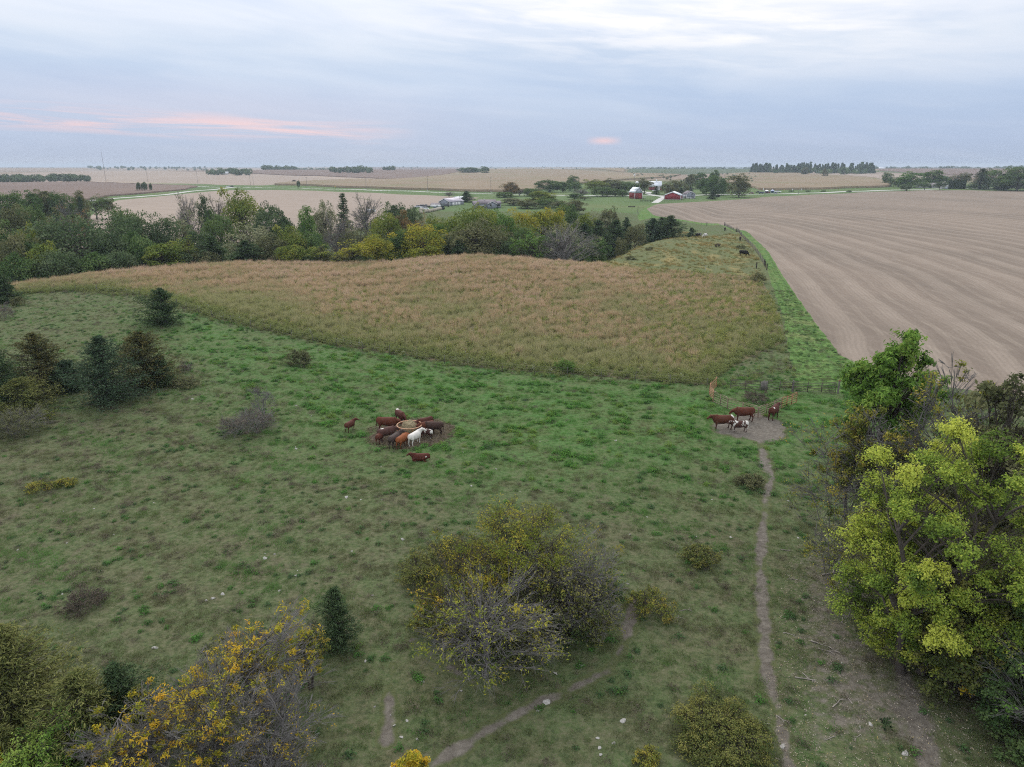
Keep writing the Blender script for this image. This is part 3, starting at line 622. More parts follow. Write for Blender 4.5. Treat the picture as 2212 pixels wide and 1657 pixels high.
def kit(k):
    if k in KIT: return KIT[k]
    q = {
     'round1': lambda: leafy(11, 12, 11, .02, 66, .17, leaves_n=105, leaf=.25, low=-.95),
     'round2': lambda: leafy(12, 12, 10, .02, 60, .18, leaves_n=105, leaf=.25, low=-.95),
     'round3': lambda: leafy(13, 13, 10, .03, 66, .165, leaves_n=100, leaf=.25, low=-.95),
     'oak1': lambda: leafy(21, 15, 18, .02, 105, .135, leaves_n=100, leaf=.28, fill=.62, flat=.7, low=-.95),
     'oak2': lambda: leafy(22, 14, 15, .02, 90, .14, leaves_n=100, leaf=.27, fill=.6, flat=.7, low=-.95),
     'tall1': lambda: leafy(31, 14, 11, .08, 70, .16, leaves_n=85, leaf=.26, fill=.4, low=-.9),
     'tall2': lambda: leafy(32, 15, 12, .10, 70, .155, leaves_n=75, leaf=.26, fill=.4, topbias=.4, low=-.9),
     'sparse1': lambda: leafy(41, 13, 10, .2, 70, .15, leaves_n=48, leaf=.22, fill=.4, bare=.3),
     'sparse2': lambda: leafy(42, 13, 9, .2, 62, .15, leaves_n=42, leaf=.22, fill=.35, bare=.35),
     'bare1': lambda: leafy(51, 13, 11, .2, 90, .15, sub=7, leaves_n=14, leaf=.18, bare=.75, fill=.45, twig_n=2, sides=4),
     'dead1': lambda: leafy(52, 12, 15, .16, 80, .13, sub=6, leaves_n=20, leaf=.2, bare=.88, fill=.55, twig_n=2, tr=.5, sides=5),
     'young': lambda: leafy(61, 8, 7, .22, 40, .18, leaves_n=80, leaf=.2, fill=.4),
     'bush1': lambda: leafy(71, 4, 6, 0, 40, .2, leaves_n=110, leaf=.17, stems=4, low=-.35, fill=.55),
     'bush2': lambda: leafy(72, 4, 5, 0, 34, .2, leaves_n=85, leaf=.17, stems=4, low=-.4, fill=.5, bare=.15),
     'cedar1': lambda: conifer(81, 9, 6, .03, 20, 8, 26, .34, power=2.0, lop=.3),
     'cedar2': lambda: conifer(82, 8, 6.5, .03, 18, 8, 26, .34, power=2.6, lop=.35),
     'cedar3': lambda: conifer(83, 8, 5, .03, 18, 8, 24, .34, power=2.0, lop=.25),
     'spruce': lambda: conifer(84, 14, 6.5, .03, 26, 7, 20, .40, droop=.35, power=1.0, lop=.06, rough=.15, updir=.2),
     'far1': lambda: leafy(91, 13, 12, .0, 40, .2, leaves_n=60, leaf=.5, low=-.95),
     'far2': lambda: leafy(92, 12, 10, .0, 34, .21, leaves_n=60, leaf=.5, low=-.95),
     'far3': lambda: leafy(93, 14, 9, .02, 34, .21, leaves_n=55, leaf=.5, fill=.4, low=-.95),
    }[k](); KIT[k] = q; return q
SIZE = dict(round1=(12, 11), round2=(12, 10), round3=(13, 10), oak1=(15, 18), oak2=(14, 15), tall1=(14, 11), tall2=(15, 12), sparse1=(13, 10), sparse2=(13, 9), bare1=(13, 11), dead1=(12, 15),
            young=(8, 7), bush1=(4, 6), bush2=(4, 5), cedar1=(9, 6), cedar2=(8, 6.5), cedar3=(8, 5), spruce=(14, 6.5), far1=(13, 12), far2=(12, 10), far3=(14, 9))
prs = np.random.default_rng(77)
def plant(name, meshes, loc, label, cat, group=None, leaf=None, bark=None, scale=(1, 1, 1), rz=None):
    t = empty(name, tuple(loc), prs.uniform(0, 6.28) if rz is None else rz, label, cat, group); t.scale = scale
    new_obj('trunk' if cat != 'bush' else 'stems', meshes[0], t, MAT[bark] if bark else None)
    new_obj('crown' if cat != 'bush' else 'foliage', meshes[1], t, MAT[leaf] if leaf else None); return t
WIDE = 1.32
def tree_px(px, py_top, wpx, D, k, leaf, name, label, cat='tree', group=None, bark=None, sink=0.0, minh=None):
    """tree of kit k on the bearing of px, D metres off, as tall and as wide as the photograph shows it"""
    b = at_dist(px, py_top+30, D); zt = z_at(px, py_top, D); H = max(zt-b[2], minh or 1.2); b[2] -= sink
    depth = b[1]*CP-(b[2]+H/2-CAM_H)*SP; Wd = wpx/FPX*depth*(WIDE if D < 330 and k not in ('spruce', 'dead1') else (1.1 if k == 'spruce' else 1.38)); h0, w0 = SIZE[k]
    return plant(name, kit(k), b, label, cat, group, leaf, bark, (Wd/w0, Wd/w0, H/h0))
# ------------------------------------------------------------------ the tree belt behind the prairie and the trees of the farms
G_BELT = 'trees of the belt behind the prairie'; G_FARM = 'trees around the red barns'; G_LEFTROW = 'trees in the far row left of the cross road'
G_HOUSE = 'trees around the grey house'; G_RIGHT = 'trees around the house beyond the stubble field'; G_CEDB = 'cedars at the right end of the belt'
BELT = [
 # px, top, width, distance, kit, leaves, name, label
 (18, 415, 60, 385, 'round1', 'leaf_green', 'maple_tree', 'broad green tree at the left end of the far tree row', G_LEFTROW),
 (62, 413, 48, 392, 'round3', 'leaf_green', 'maple_tree', 'second green tree from the left in the far tree row', G_LEFTROW),
 (98, 411, 46, 398, 'round2', 'leaf_olive', 'maple_tree', 'tree with reddish brown top in the far tree row', G_LEFTROW),
 (132, 416, 40, 390, 'round1', 'leaf_green', 'maple_tree', 'dark green tree in the middle of the far tree row', G_LEFTROW),
 (172, 413, 28, 400, 'tall1', 'leaf_olive', 'ash_tree', 'tall thin crown rising over the right part of the far tree row', G_LEFTROW),
 (176, 425, 26, 380, 'spruce', 'cedar_blue', 'spruce_tree', 'dark pointed spruce at the right part of the far tree row', G_LEFTROW),
 (118, 432, 26, 350, 'spruce', 'cedar_blue', 'spruce_tree', 'left of two low blue spruces before the far tree row', G_LEFTROW),
 (138, 433, 24, 352, 'spruce', 'cedar_blue', 'spruce_tree', 'right of two low blue spruces before the far tree row', G_LEFTROW),
 (206, 420, 42, 410, 'sparse1', 'leaf_green', 'ash_tree', 'loose crowned tree standing at the edge of the pale field by the cross road', G_LEFTROW),
 (233, 425, 24, 415, 'young', 'leaf_olive', 'ash_tree', 'small open tree last in the far row on the pale field edge', G_LEFTROW),
 (22, 446, 60, 275, 'round2', 'leaf_olive', 'tree', 'olive crown at the far left in the second row of the belt', G_BELT),
 (70, 441, 58, 285, 'round1', 'leaf_green', 'tree', 'rounded green crown just before the two blue spruces', G_BELT),
 (112, 450, 44, 270, 'sparse1', 'leaf_olive', 'tree', 'thin olive tree between the rounded green crown and the grey leafless one', G_BELT),
 (150, 440, 56, 300, 'bare1', 'leaf_rust', 'tree', 'grey nearly leafless tree in front of the far spruces', G_BELT),
 (185, 452, 36, 290, 'sparse2', 'leaf_rust', 'tree', 'brownish thin tree beside the pale field corner', G_BELT),
 (14, 480, 70, 222, 'round3', 'leaf_green', 'tree', 'deep green tree cut by the left picture edge in the belt', G_BELT),
 (22, 502, 84, 200, 'oak2', 'leaf_olive', 'tree', 'brownish olive tree low at the left end of the belt', G_BELT),
 (58, 486, 40, 212, 'young', 'leaf_yellowgreen', 'tree', 'small yellow tinged crown left of the huge dark oak', G_BELT),
 (92, 525, 60, 190, 'round2', 'leaf_yellowgreen', 'tree', 'light green bushy tree at the left foot of the huge dark oak', G_BELT),
 (72, 512, 44, 200, 'round3', 'leaf_green', 'tree', 'blue green tree wedged between the brown tree and the huge oak', G_BELT),
 (172, 467, 190, 212, 'oak1', 'leaf_oak', 'oak_tree', 'huge wide dark oak, the broadest crown of the belt', G_BELT),
 (268, 448, 52, 250, 'round1', 'leaf_green', 'tree', 'fresh green crown standing up behind the huge oak by the pale field', G_BELT),
 (240, 500, 60, 198, 'round2', 'leaf_oak', 'oak_tree', 'dark round crown at the right shoulder of the huge oak', G_BELT),
 (305, 463, 86, 228, 'oak2', 'leaf_oak', 'oak_tree', 'greyish dark oak right behind the huge oak', G_BELT),
 (284, 500, 46, 200, 'tall1', 'leaf_green', 'tree', 'narrow green tree in front of the greyish dark oak', G_BELT),
 (352, 466, 70, 224, 'oak2', 'leaf_oak', 'oak_tree', 'dark oak left of the pale willow', G_BELT),
 (400, 457, 70, 240, 'sparse1', 'leaf_pale', 'willow_tree', 'pale grey green willow like crown in the belt', G_BELT),
 (400, 417, 44, 290, 'bare1', 'leaf_pale', 'tree', 'tall pale tree with see through crown above the pale willow', G_BELT),
 (441, 424, 34, 292, 'tall1', 'leaf_oak', 'tree', 'narrow dark tree between the two tall pale crowns', G_BELT),
 (470, 426, 46, 300, 'bare1', 'leaf_olive', 'tree', 'leafless grey crown left of the tall light yellow green tree', G_BELT),
 (520, 409, 74, 285, 'tall2', 'leaf_yellowgreen', 'tree', 'tallest light yellow green tree against the pale field', G_BELT),
 (467, 461, 62, 235, 'round1', 'leaf_green', 'tree', 'rounded blue green tree under the tall light yellow green one', G_BELT),
 (352, 524, 74, 188, 'round2', 'leaf_yellowgreen', 'tree', 'yellow green bushy tree at the belt edge below the dark oaks', G_BELT),
 (310, 512, 60, 196, 'bush1', 'leaf_green', 'tree', 'low dark green growth below the greyish dark oak', G_BELT),
 (405, 508, 50, 192, 'sparse2', 'leaf_yellowgreen', 'tree', 'small thin tree with yellow top right of the bushy one', G_BELT),
 (420, 490, 60, 205, 'round3', 'leaf_oak', 'tree', 'dull dark crown below the pale willow', G_BELT),
 (460, 512, 62, 192, 'cedar2', 'cedar_green', 'cedar_tree', 'dark green cedar at the belt edge left of the grey olive tree', G_BELT),
 (536, 472, 92, 215, 'sparse1', 'leaf_pale', 'tree', 'big grey olive tree with visible forking limbs', G_BELT),
 (532, 520, 60, 190, 'cedar1', 'cedar_green', 'cedar_tree', 'dark cedar at the foot of the grey olive tree', G_BELT),
 (578, 442, 64, 262, 'round1', 'leaf_oak', 'oak_tree', 'dark round crown right of the tall light yellow green tree', G_BELT),
 (612, 466, 54, 240, 'round2', 'leaf_oak', 'oak_tree', 'dark green crown in front of the pale field right of the round dark one', G_BELT),
 (582, 505, 60, 195, 'round3', 'leaf_olive', 'tree', 'olive tree at the belt edge right of the grey olive tree', G_BELT),
 (628, 488, 60, 200, 'tall2', 'leaf_yellowgreen', 'tree', 'light yellow green cone shaped tree in the belt middle', G_BELT),
 (624, 530, 50, 186, 'bush1', 'leaf_yellowgreen', 'tree', 'low light green tree at the foot of the cone shaped one', G_BELT),
 (660, 447, 40, 258, 'tall1', 'leaf_bright', 'tree', 'slim fresh green tree left of the dark spruce', G_BELT),
 (696, 437, 46, 265, 'tall2', 'leaf_pale', 'tree', 'slim pale tree touching the dark spruce', G_BELT),
 (741, 418, 44, 290, 'spruce', 'cedar_green', 'spruce_tree', 'tall dark spruce standing against the pale field', G_BELT),
 (789, 422, 60, 300, 'bare1', 'leaf_pale', 'tree', 'bare spreading tree right of the dark spruce', G_BELT),
 (668, 500, 62, 200, 'round1', 'leaf_green', 'tree', 'dark green crown behind the thin bare stems', G_BELT),
 (728, 466, 76, 214, 'bare1', 'leaf_dead', 'tree', 'wide grey leafless tree in the belt middle', G_BELT),
 (692, 528, 60, 188, 'sparse2', 'leaf_yellowgreen', 'tree', 'thin green tree among bare stems at the belt edge', G_BELT),
 (770, 478, 60, 204, 'sparse1', 'leaf_olive', 'tree', 'brown yellow thin tree right of the wide leafless one', G_BELT),
 (762, 520, 76, 186, 'sparse1', 'leaf_yellow', 'tree', 'thin yellowish tree with pale trunk at the belt edge', G_BELT),
 (827, 459, 64, 225, 'round1', 'leaf_yellowgreen', 'tree', 'yellow green crown left of the brown tops', G_BELT),
 (815, 505, 70, 192, 'tall2', 'leaf_yellow', 'tree', 'upright yellow tree left of the rounded yellow one', G_BELT),
 (851, 440, 40, 262, 'round2', 'leaf_oak', 'oak_tree', 'left of two dark oaks before the hay bales', G_BELT),
 (880, 444, 52, 266, 'round1', 'leaf_oak', 'oak_tree', 'right of two dark oaks before the hay bales', G_BELT),
 (868, 458, 54, 236, 'round3', 'leaf_rust', 'tree', 'rust tinged crown below the two dark oaks', G_BELT),
 (905, 462, 44, 238, 'sparse1', 'leaf_rust', 'tree', 'orange brown thin crown right of the rust tinged one', G_BELT),
 (862, 498, 52, 198, 'round2', 'leaf_green', 'tree', 'shaded green tree left of the rounded yellow tree', G_BELT),
 (909, 487, 96, 196, 'oak2', 'leaf_yellow', 'tree', 'rounded golden yellow tree standing out at the belt front', G_BELT),
 (945, 468, 54, 232, 'round1', 'leaf_yellowgreen', 'tree', 'yellow green crown behind the golden tree', G_BELT),
 (972, 473, 60, 222, 'round3', 'leaf_bright', 'tree', 'bright green crown between the golden tree and the big light green one', G_BELT),
 (968, 510, 50, 205, 'round2', 'leaf_oak', 'tree', 'dark tree right behind the golden tree', G_BELT),
 (1022, 447, 108, 222, 'oak1', 'leaf_yellowgreen', 'tree', 'big broad light green tree with yellow top in the belt', G_BELT),
 (1024, 478, 96, 198, 'tall2', 'leaf_olive', 'tree', 'olive tree with straight trunk on the grass behind the prairie brow', G_BELT),
 (990, 520, 40, 192, 'cedar2', 'cedar_green', 'cedar_tree', 'small dark cedar left of the olive tree with straight trunk', G_BELT),
 (1075, 458, 66, 232, 'round1', 'leaf_bright', 'tree', 'green crown between the big light green tree and the yellow crown', G_BELT),
 (1083, 490, 64, 214, 'round3', 'leaf_olive', 'tree', 'brownish green tree with bare lower trunk', G_BELT),
 (1120, 455, 70, 240, 'oak2', 'leaf_yellow', 'tree', 'left one of the wide yellow crowns', G_BELT),
 (1162, 453, 64, 246, 'round2', 'leaf_yellow', 'tree', 'middle one of the wide yellow crowns', G_BELT),
 (1196, 451, 52, 250, 'round1', 'leaf_yellow', 'tree', 'right one of the wide yellow crowns', G_BELT),
 (1130, 488, 60, 216, 'oak2', 'leaf_green', 'tree', 'olive green crown below the middle yellow crown', G_BELT),
 (1144, 496, 74, 198, 'sparse1', 'leaf_bright', 'tree', 'open green tree with thin stems left of the dead grey oak', G_BELT),
 (1105, 515, 50, 205, 'round3', 'leaf_oak', 'tree', 'dark shaded tree at the edge left of the open green tree', G_BELT),
 (1216, 478, 108, 200, 'dead1', 'leaf_pale', 'dead_oak', 'dead grey oak with crooked bare limbs', G_BELT),
 (1190, 500, 60, 214, 'round2', 'leaf_oak', 'tree', 'dull green tree behind the dead grey oak', G_BELT),
 (1286, 514, 46, 208, 'young', 'leaf_green', 'tree', 'small green tree on the grass right of the dead oak', G_BELT),
 (1252, 520, 40, 214, 'young', 'leaf_green', 'tree', 'low green tree under the limbs of the dead oak', G_BELT),
 (1232, 444, 40, 275, 'tall1', 'leaf_green', 'tree', 'tall dark tree behind the dead oak', G_BELT),
 (1212, 440, 36, 300, 'round1', 'leaf_green', 'tree', 'green crown behind the right yellow crown', G_BELT),
 (1262, 462, 44, 262, 'round2', 'leaf_yellowgreen', 'tree', 'pale yellow green crown above the cedars', G_BELT),
 (1290, 452, 40, 285, 'sparse1', 'leaf_pale', 'tree', 'feathery pale tree above the cedars', G_BELT),
 (1316, 450, 40, 290, 'round1', 'leaf_olive', 'tree', 'olive crown at the right end of the belt', G_BELT),
 (1262, 484, 54, 245, 'cedar2', 'cedar_green', 'cedar_tree', 'dark cedar right of the dead oak', G_CEDB),
 (1292, 476, 50, 255, 'cedar1', 'cedar_green', 'cedar_tree', 'pointed dark cedar second from the dead oak', G_CEDB),
 (1330, 476, 46, 262, 'cedar3', 'cedar_green', 'cedar_tree', 'dark cedar left of the lone pasture tree', G_CEDB),
 (1352, 470, 26, 285, 'cedar3', 'cedar_green', 'cedar_tree', 'thin cedar tip behind the lone pasture tree', G_CEDB),
 (1372, 484, 42, 262, 'young', 'leaf_olive', 'tree', 'lone small tree with bare trunk on the far pasture brow', G_BELT),
 (1408, 472, 50, 292, 'cedar2', 'cedar_blue', 'cedar_tree', 'left cedar of the dense dark pair on the far pasture', G_CEDB),
 (1447, 466, 52, 290, 'cedar1', 'cedar_green', 'cedar_tree', 'tall right cedar of the dense dark pair on the far pasture', G_CEDB),
 (1428, 470, 44, 298, 'cedar3', 'cedar_green', 'cedar_tree', 'middle cedar between the dense dark pair', G_CEDB),
 (1491, 492, 24, 285, 'cedar2', 'cedar_green', 'cedar_tree', 'small round cedar alone beside the grazing cows', G_CEDB),
 (1340, 515, 24, 225, 'young', 'leaf_olive', 'tree', 'tiny sapling on the slope left of the lone pasture tree', G_BELT),
 # grey house and garden
 (1007, 413, 22, 520, 'cedar3', 'cedar_green', 'yew_tree', 'dark egg shaped evergreen left of the grey house', G_HOUSE),
 (1103, 394, 34, 616, 'tall1', 'leaf_rust', 'tree', 'tree with orange brown top right of the grey house', G_HOUSE),
 (1122, 408, 26, 627, 'bare1', 'leaf_dead', 'tree', 'bare tree between the orange topped one and the road', G_HOUSE),
 (970, 414, 20, 616, 'bare1', 'leaf_dead', 'tree', 'small bare tree behind the grey machine shed', G_HOUSE),
 (1088, 415, 34, 594, 'round1', 'leaf_green', 'tree', 'dark green tree below the orange topped one', G_HOUSE),
 (1108, 428, 44, 480, 'round2', 'leaf_pale', 'tree', 'pale green round tree right of the grey house', G_HOUSE),
 (1148, 407, 34, 616, 'round1', 'leaf_green', 'tree', 'green tree by the road right of the grey house', G_HOUSE),
 (1170, 413, 50, 500, 'round2', 'leaf_yellowgreen', 'tree', 'yellow green crown in front of the road right of the grey house', G_HOUSE),
 (1138, 432, 40, 440, 'round3', 'leaf_olive', 'tree', 'olive tree before the pale green round one', G_HOUSE),
 (1180, 428, 46, 450, 'round1', 'leaf_green', 'tree', 'dark green crown below the yellow green one', G_HOUSE),
 (1205, 432, 40, 430, 'sparse1', 'leaf_olive', 'tree', 'thin olive tree behind the right yellow crown', G_HOUSE),
 (1240, 432, 40, 400, 'round2', 'leaf_olive', 'tree', 'grey green round tree in the meadow left of the red barns', G_HOUSE),
 # farm
 (1186, 389, 48, 726, 'round1', 'leaf_green', 'tree', 'big dark tree beyond the road left of the farm', G_FARM),
 (1215, 393, 30, 737, 'round2', 'leaf_green', 'tree', 'tree right beside the big dark tree beyond the road', G_FARM),
 (1235, 379, 24, 850, 'round3', 'leaf_green', 'tree', 'upper tree of the two on the grass knob behind the road', G_FARM),
 (1241, 393, 26, 760, 'round1', 'leaf_green', 'tree', 'lower tree of the two on the grass knob behind the road', G_FARM),
 (1284, 388, 44, 704, 'tall2', 'leaf_yellowgreen', 'tree', 'yellow green tree left of the farm lane', G_FARM),
 (1319, 386, 40, 715, 'round3', 'leaf_olive', 'tree', 'olive tall tree left of the gambrel barn', G_FARM),
 (1254, 408, 34, 616, 'bare1', 'leaf_dead', 'tree', 'greyish bare tree at the roadside left of the farm', G_FARM),
 (1240, 418, 28, 572, 'round2', 'leaf_green', 'tree', 'low round tree in the meadow by the road', G_FARM),
 (1262, 424, 26, 550, 'sparse1', 'leaf_olive', 'tree', 'grey brown bush like tree in the meadow left of the farm', G_FARM),
 (1300, 404, 40, 627, 'round1', 'leaf_green', 'tree', 'dark green tree in front of the yellow green one at the farm', G_FARM),
 (1328, 408, 28, 632, 'round2', 'leaf_green', 'tree', 'dark tree under the olive tall one at the farm', G_FARM),
 (1344, 411, 22, 616, 'round3', 'leaf_green', 'tree', 'round green tree just left of the gambrel barn', G_FARM),
 (1349, 392, 30, 715, 'round1', 'leaf_green', 'tree', 'green tree behind the road left of the gambrel barn', G_FARM),
 (1368, 396, 26, 693, 'round2', 'leaf_green', 'tree', 'green tree behind the gambrel barn', G_FARM),
 (1391, 386, 30, 704, 'tall2', 'leaf_olive', 'tree', 'large tree in the farm yard left of the white roof', G_FARM),
 (1416, 402, 16, 682, 'spruce', 'cedar_green', 'spruce_tree', 'dark spruce before the barn with white roof', G_FARM),
 (1441, 396, 24, 660, 'round1', 'leaf_olive', 'tree', 'olive tree right of the barn with white roof', G_FARM),
 (1460, 389, 40, 682, 'oak2', 'leaf_olive', 'tree', 'broad olive crown behind the low red barn', G_FARM),
 (1447, 409, 16, 632, 'spruce', 'cedar_blue', 'spruce_tree', 'left one of the blue spruces behind the low red barn', G_FARM),
 (1469, 405, 18, 643, 'spruce', 'cedar_blue', 'spruce_tree', 'middle one of the blue spruces behind the low red barn', G_FARM),
 (1490, 404, 18, 649, 'spruce', 'cedar_blue', 'spruce_tree', 'right one of the blue spruces behind the low red barn', G_FARM),
 (1506, 374, 32, 860, 'far1', 'leaf_green', 'tree', 'dark tree clump in the meadow behind the farm', G_FARM),
 (1486, 377, 20, 840, 'far2', 'leaf_olive', 'tree', 'pale tree left of the dark clump behind the farm', G_FARM),
 (1540, 368, 18, 900, 'far3', 'leaf_green', 'tree', 'light green tree rising behind the farm trees', G_FARM),
 (1522, 384, 34, 704, 'round2', 'leaf_green', 'tree', 'dark tree right behind the small grey house', G_FARM),
 (1545, 380, 42, 671, 'oak2', 'leaf_green', 'tree', 'big green tree right of the small grey house', G_FARM),
 (1560, 396, 30, 704, 'round1', 'leaf_green', 'tree', 'dark round tree behind the white trailer', G_FARM),
 (1537, 409, 20, 588, 'spruce', 'cedar_blue', 'spruce_tree', 'blue spruce at the stubble field edge', G_FARM),
 (1597, 376, 42, 632, 'round3', 'leaf_olive', 'tree', 'big lone tree at the stubble field edge by the road', G_FARM),
 # right hand house
 (1913, 373, 18, 1058, 'round1', 'leaf_green', 'tree', 'dark lone tree left of the right hand house trees', G_RIGHT),
 (1938, 383, 32, 991, 'round2', 'leaf_green', 'tree', 'dark green tree at the left of the right hand house', G_RIGHT),
 (1962, 371, 44, 964, 'round3', 'leaf_bright', 'tree', 'light green tree with wide top left of the right hand house', G_RIGHT),
 (1954, 398, 18, 857, 'bush1', 'leaf_oak', 'tree', 'dark round shrub at the field edge before the light green tree', G_RIGHT),
 (2012, 368, 40, 1000, 'far1', 'leaf_green', 'tree', 'grey green grove tree standing far behind the right hand house', G_RIGHT),
 (1992, 386, 30, 1018, 'round1', 'leaf_oak', 'tree', 'dark tree behind the left end of the right hand house', G_RIGHT),
 (1994, 393, 22, 897, 'young', 'leaf_green', 'tree', 'small lawn tree before the right hand house', G_RIGHT),
 (2027, 392, 22, 884, 'young', 'leaf_oak', 'tree', 'dark lawn tree between the right hand house and the garage', G_RIGHT),
 (2030, 379, 32, 1018, 'round2', 'leaf_green', 'tree', 'green round tree behind the right hand house', G_RIGHT),
 (2062, 376, 22, 1018, 'sparse1', 'leaf_olive', 'tree', 'thin olive tree left behind the clipped hedge', G_RIGHT),
 (2082, 373, 20, 1018, 'young', 'leaf_olive', 'tree', 'thin olive tree right behind the clipped hedge', G_RIGHT),
 (2117, 364, 44, 938, 'spruce', 'cedar_green', 'pine_tree', 'tall dark pine right of the clipped hedge', G_RIGHT),
 (2137, 366, 36, 964, 'round1', 'leaf_green', 'tree', 'green tree beside the tall dark pine', G_RIGHT),
 (2163, 376, 30, 924, 'cedar3', 'cedar_green', 'cedar_tree', 'dark cedar between the pine and the right edge trees', G_RIGHT),
 (2180, 372, 36, 964, 'round2', 'leaf_olive', 'tree', 'olive tree near the right picture edge', G_RIGHT),
 (2200, 359, 60, 911, 'oak2', 'leaf_green', 'tree', 'biggest tree at the right picture edge', G_RIGHT),
 # clumps between the fields
 (1010, 362, 38, 1900, 'far1', 'leaf_green', 'tree', 'wide dark grove standing alone in the ripe corn on the hill', None),
 (1049, 360, 16, 1850, 'far2', 'leaf_green', 'tree', 'round lone tree right of the grove in the ripe corn', None),
 (1030, 363, 18, 1950, 'far3', 'leaf_green', 'tree', 'right flank of the grove in the ripe corn', None),
 (302, 394, 7, 830, 'bush1', 'leaf_oak', 'bush', 'left one of three dark bushes beside the gravel road', 'roadside bushes'),
 (314, 393.5, 10, 830, 'bush1', 'leaf_oak', 'bush', 'middle and largest of three dark bushes beside the gravel road', 'roadside bushes'),
 (328, 396, 5, 830, 'bush1', 'leaf_oak', 'bush', 'right one of three dark bushes beside the gravel road', 'roadside bushes'),
 (646, 390.5, 6, 880, 'bush1', 'leaf_oak', 'bush', 'small round bush beside the dark earth heap in the pale field', 'roadside bushes'),
 (1780, 365, 10, 1500, 'far2', 'leaf_olive', 'tree', 'small lone tree in the pale field right of the far pines', None),
 (1820, 361, 11, 1900, 'far2', 'leaf_green', 'tree', 'dark lone tree right in the pale field below the far pines', None),
 (1735, 361, 14, 1800, 'far1', 'leaf_olive', 'tree', 'grey lone tree below the far pines', None),
]
for px, top, wd, D, k, lf, nm, lab, grp in BELT:
    tree_px(px, top, wd, D, k, lf, nm, lab, 'bush' if nm == 'bush' else 'tree', grp, bark='bark_dead' if k == 'dead1' else ('bark_grey' if k == 'bare1' else None))
# undergrowth closing the foot of the belt
UL = ['low dark bush under the brown olive tree at the left end of the belt', 'dark bush left below the huge oak', 'green bush right below the huge oak', 'dark bush between the huge oak and the yellow green bushy tree', 'dark bush left of the dark green belt cedar', 'olive bush right of the dark green belt cedar', 'dark bush right of the cedar under the grey olive tree', 'olive bush left of the cone shaped light tree', 'dark bush below the dark green crown behind the bare stems', 'olive bush among the thin bare stems', 'dark bush left of the golden yellow tree', 'dark bush between the two yellowish belt trees', 'dark bush right of the olive tree with straight trunk', 'dark bush left of the open green tree', 'dark bush under the open green tree', 'green bush under the dead grey oak', 'dark bush right below the golden yellow tree']
for i, (px, top, wd, D, lf) in enumerate([(40, 548, 60, 184, 'leaf_green'), (130, 545, 70, 184, 'leaf_oak'), (200, 548, 70, 186, 'leaf_green'), (260, 545, 60, 187, 'leaf_oak'), (385, 540, 60, 190, 'leaf_oak'), (440, 545, 50, 190, 'leaf_olive'), (500, 545, 60, 193, 'leaf_oak'), (570, 545, 60, 193, 'leaf_olive'),
                                          (650, 548, 60, 190, 'leaf_oak'), (720, 550, 60, 188, 'leaf_olive'), (860, 548, 50, 192, 'leaf_oak'), (780, 555, 50, 186, 'leaf_oak'), (1060, 538, 60, 205, 'leaf_oak'), (1120, 540, 50, 205, 'leaf_oak'), (1180, 545, 60, 205, 'leaf_oak'), (1240, 545, 50, 205, 'leaf_green'), (960, 535, 50, 207, 'leaf_oak')]):
    tree_px(px, top, wd, D, 'bush1' if i % 2 else 'bush2', lf, 'undergrowth_bush', UL[i], 'bush', 'undergrowth bushes along the tree belt', minh=3)
# far-off woods on the skyline
def far_wood(name, px0, px1, D, hgt, n, label, leaf, pines=False, dep=120):
    rng = np.random.default_rng(int(px0*7+D)); bag = Bag(); ton = []
    for i in range(n):
        px = rng.uniform(px0, px1); b = at_dist(px, 357, D+rng.uniform(-dep, dep)); H = hgt*rng.uniform(.6, 1.15); Wd = H*(.35 if pines else rng.uniform(.8, 1.5)); m = 70
        d = unit(rng.normal(size=(m, 3))); f = rng.random(m)
        if pines: C = np.stack([d[:, 0]*Wd*(1.05-f), d[:, 1]*Wd*(1.05-f), f*H], 1)
        else: C = d*np.array([Wd/2, Wd/2, H/2])*rng.uniform(.6, 1, (m, 1))+np.array([0, 0, H/2])
        V_, F_ = leaves(C+b, d+np.array([0, 0, .4]), H*.17*rng.uniform(.6, 1.2, m), .7, rng); bag.add(V_, F_, rng.uniform(.2, .8))
    return tag(new_obj(name, bag.mesh('far_wood', MAT[leaf], 'tone')), label, 'wood', kind='stuff')
far_wood('far_wood', -60, 188, 1500, 11, 130, 'long low wood on the skyline at the left edge', 'leaf_oak', dep=80)
far_wood('far_wood', 446, 540, 1900, 13, 46, 'dark farm grove on the skyline left of the middle', 'leaf_oak')
far_wood('far_wood', 568, 640, 2600, 16, 40, 'small grove on the skyline right of the farm grove', 'leaf_oak')
far_wood('far_wood', 640, 720, 3600, 18, 40, 'hazy thin wood far off on the skyline', 'leaf_oak')
far_wood('far_wood', 716, 805, 2000, 15, 34, 'loose grove along the top of the brown field', 'leaf_oak')
far_wood('far_wood', 824, 850, 2300, 14, 10, 'row of small trees on the crest right of the loose grove', 'leaf_oak')
far_wood('far_wood', 1330, 1640, 4200, 16, 90, 'hazy tree line on the skyline above the rough pasture', 'leaf_oak', dep=500)
far_wood('far_wood', 1620, 1890, 2100, 21, 120, 'long dark pine wood on the skyline at right', 'cedar_green', pines=True)
far_wood('far_wood', 1640, 1880, 2050, 12, 60, 'lower leafy trees in front of the long pine wood', 'leaf_green')
far_wood('far_wood', 1890, 2260, 4300, 20, 110, 'hazy tree line along the right skyline', 'leaf_oak', dep=600)
far_wood('far_wood', 190, 450, 4600, 15, 60, 'faint tree line on the skyline behind the pale field', 'leaf_oak', dep=700)
far_wood('far_wood', 1360, 1640, 1500, 5, 60, 'scattered scrub on the rough green hillside', 'leaf_oak', dep=420)
far_wood('far_wood', 860, 1330, 5200, 11, 40, 'faint trees just above the corn hill crest', 'leaf_oak', dep=900)
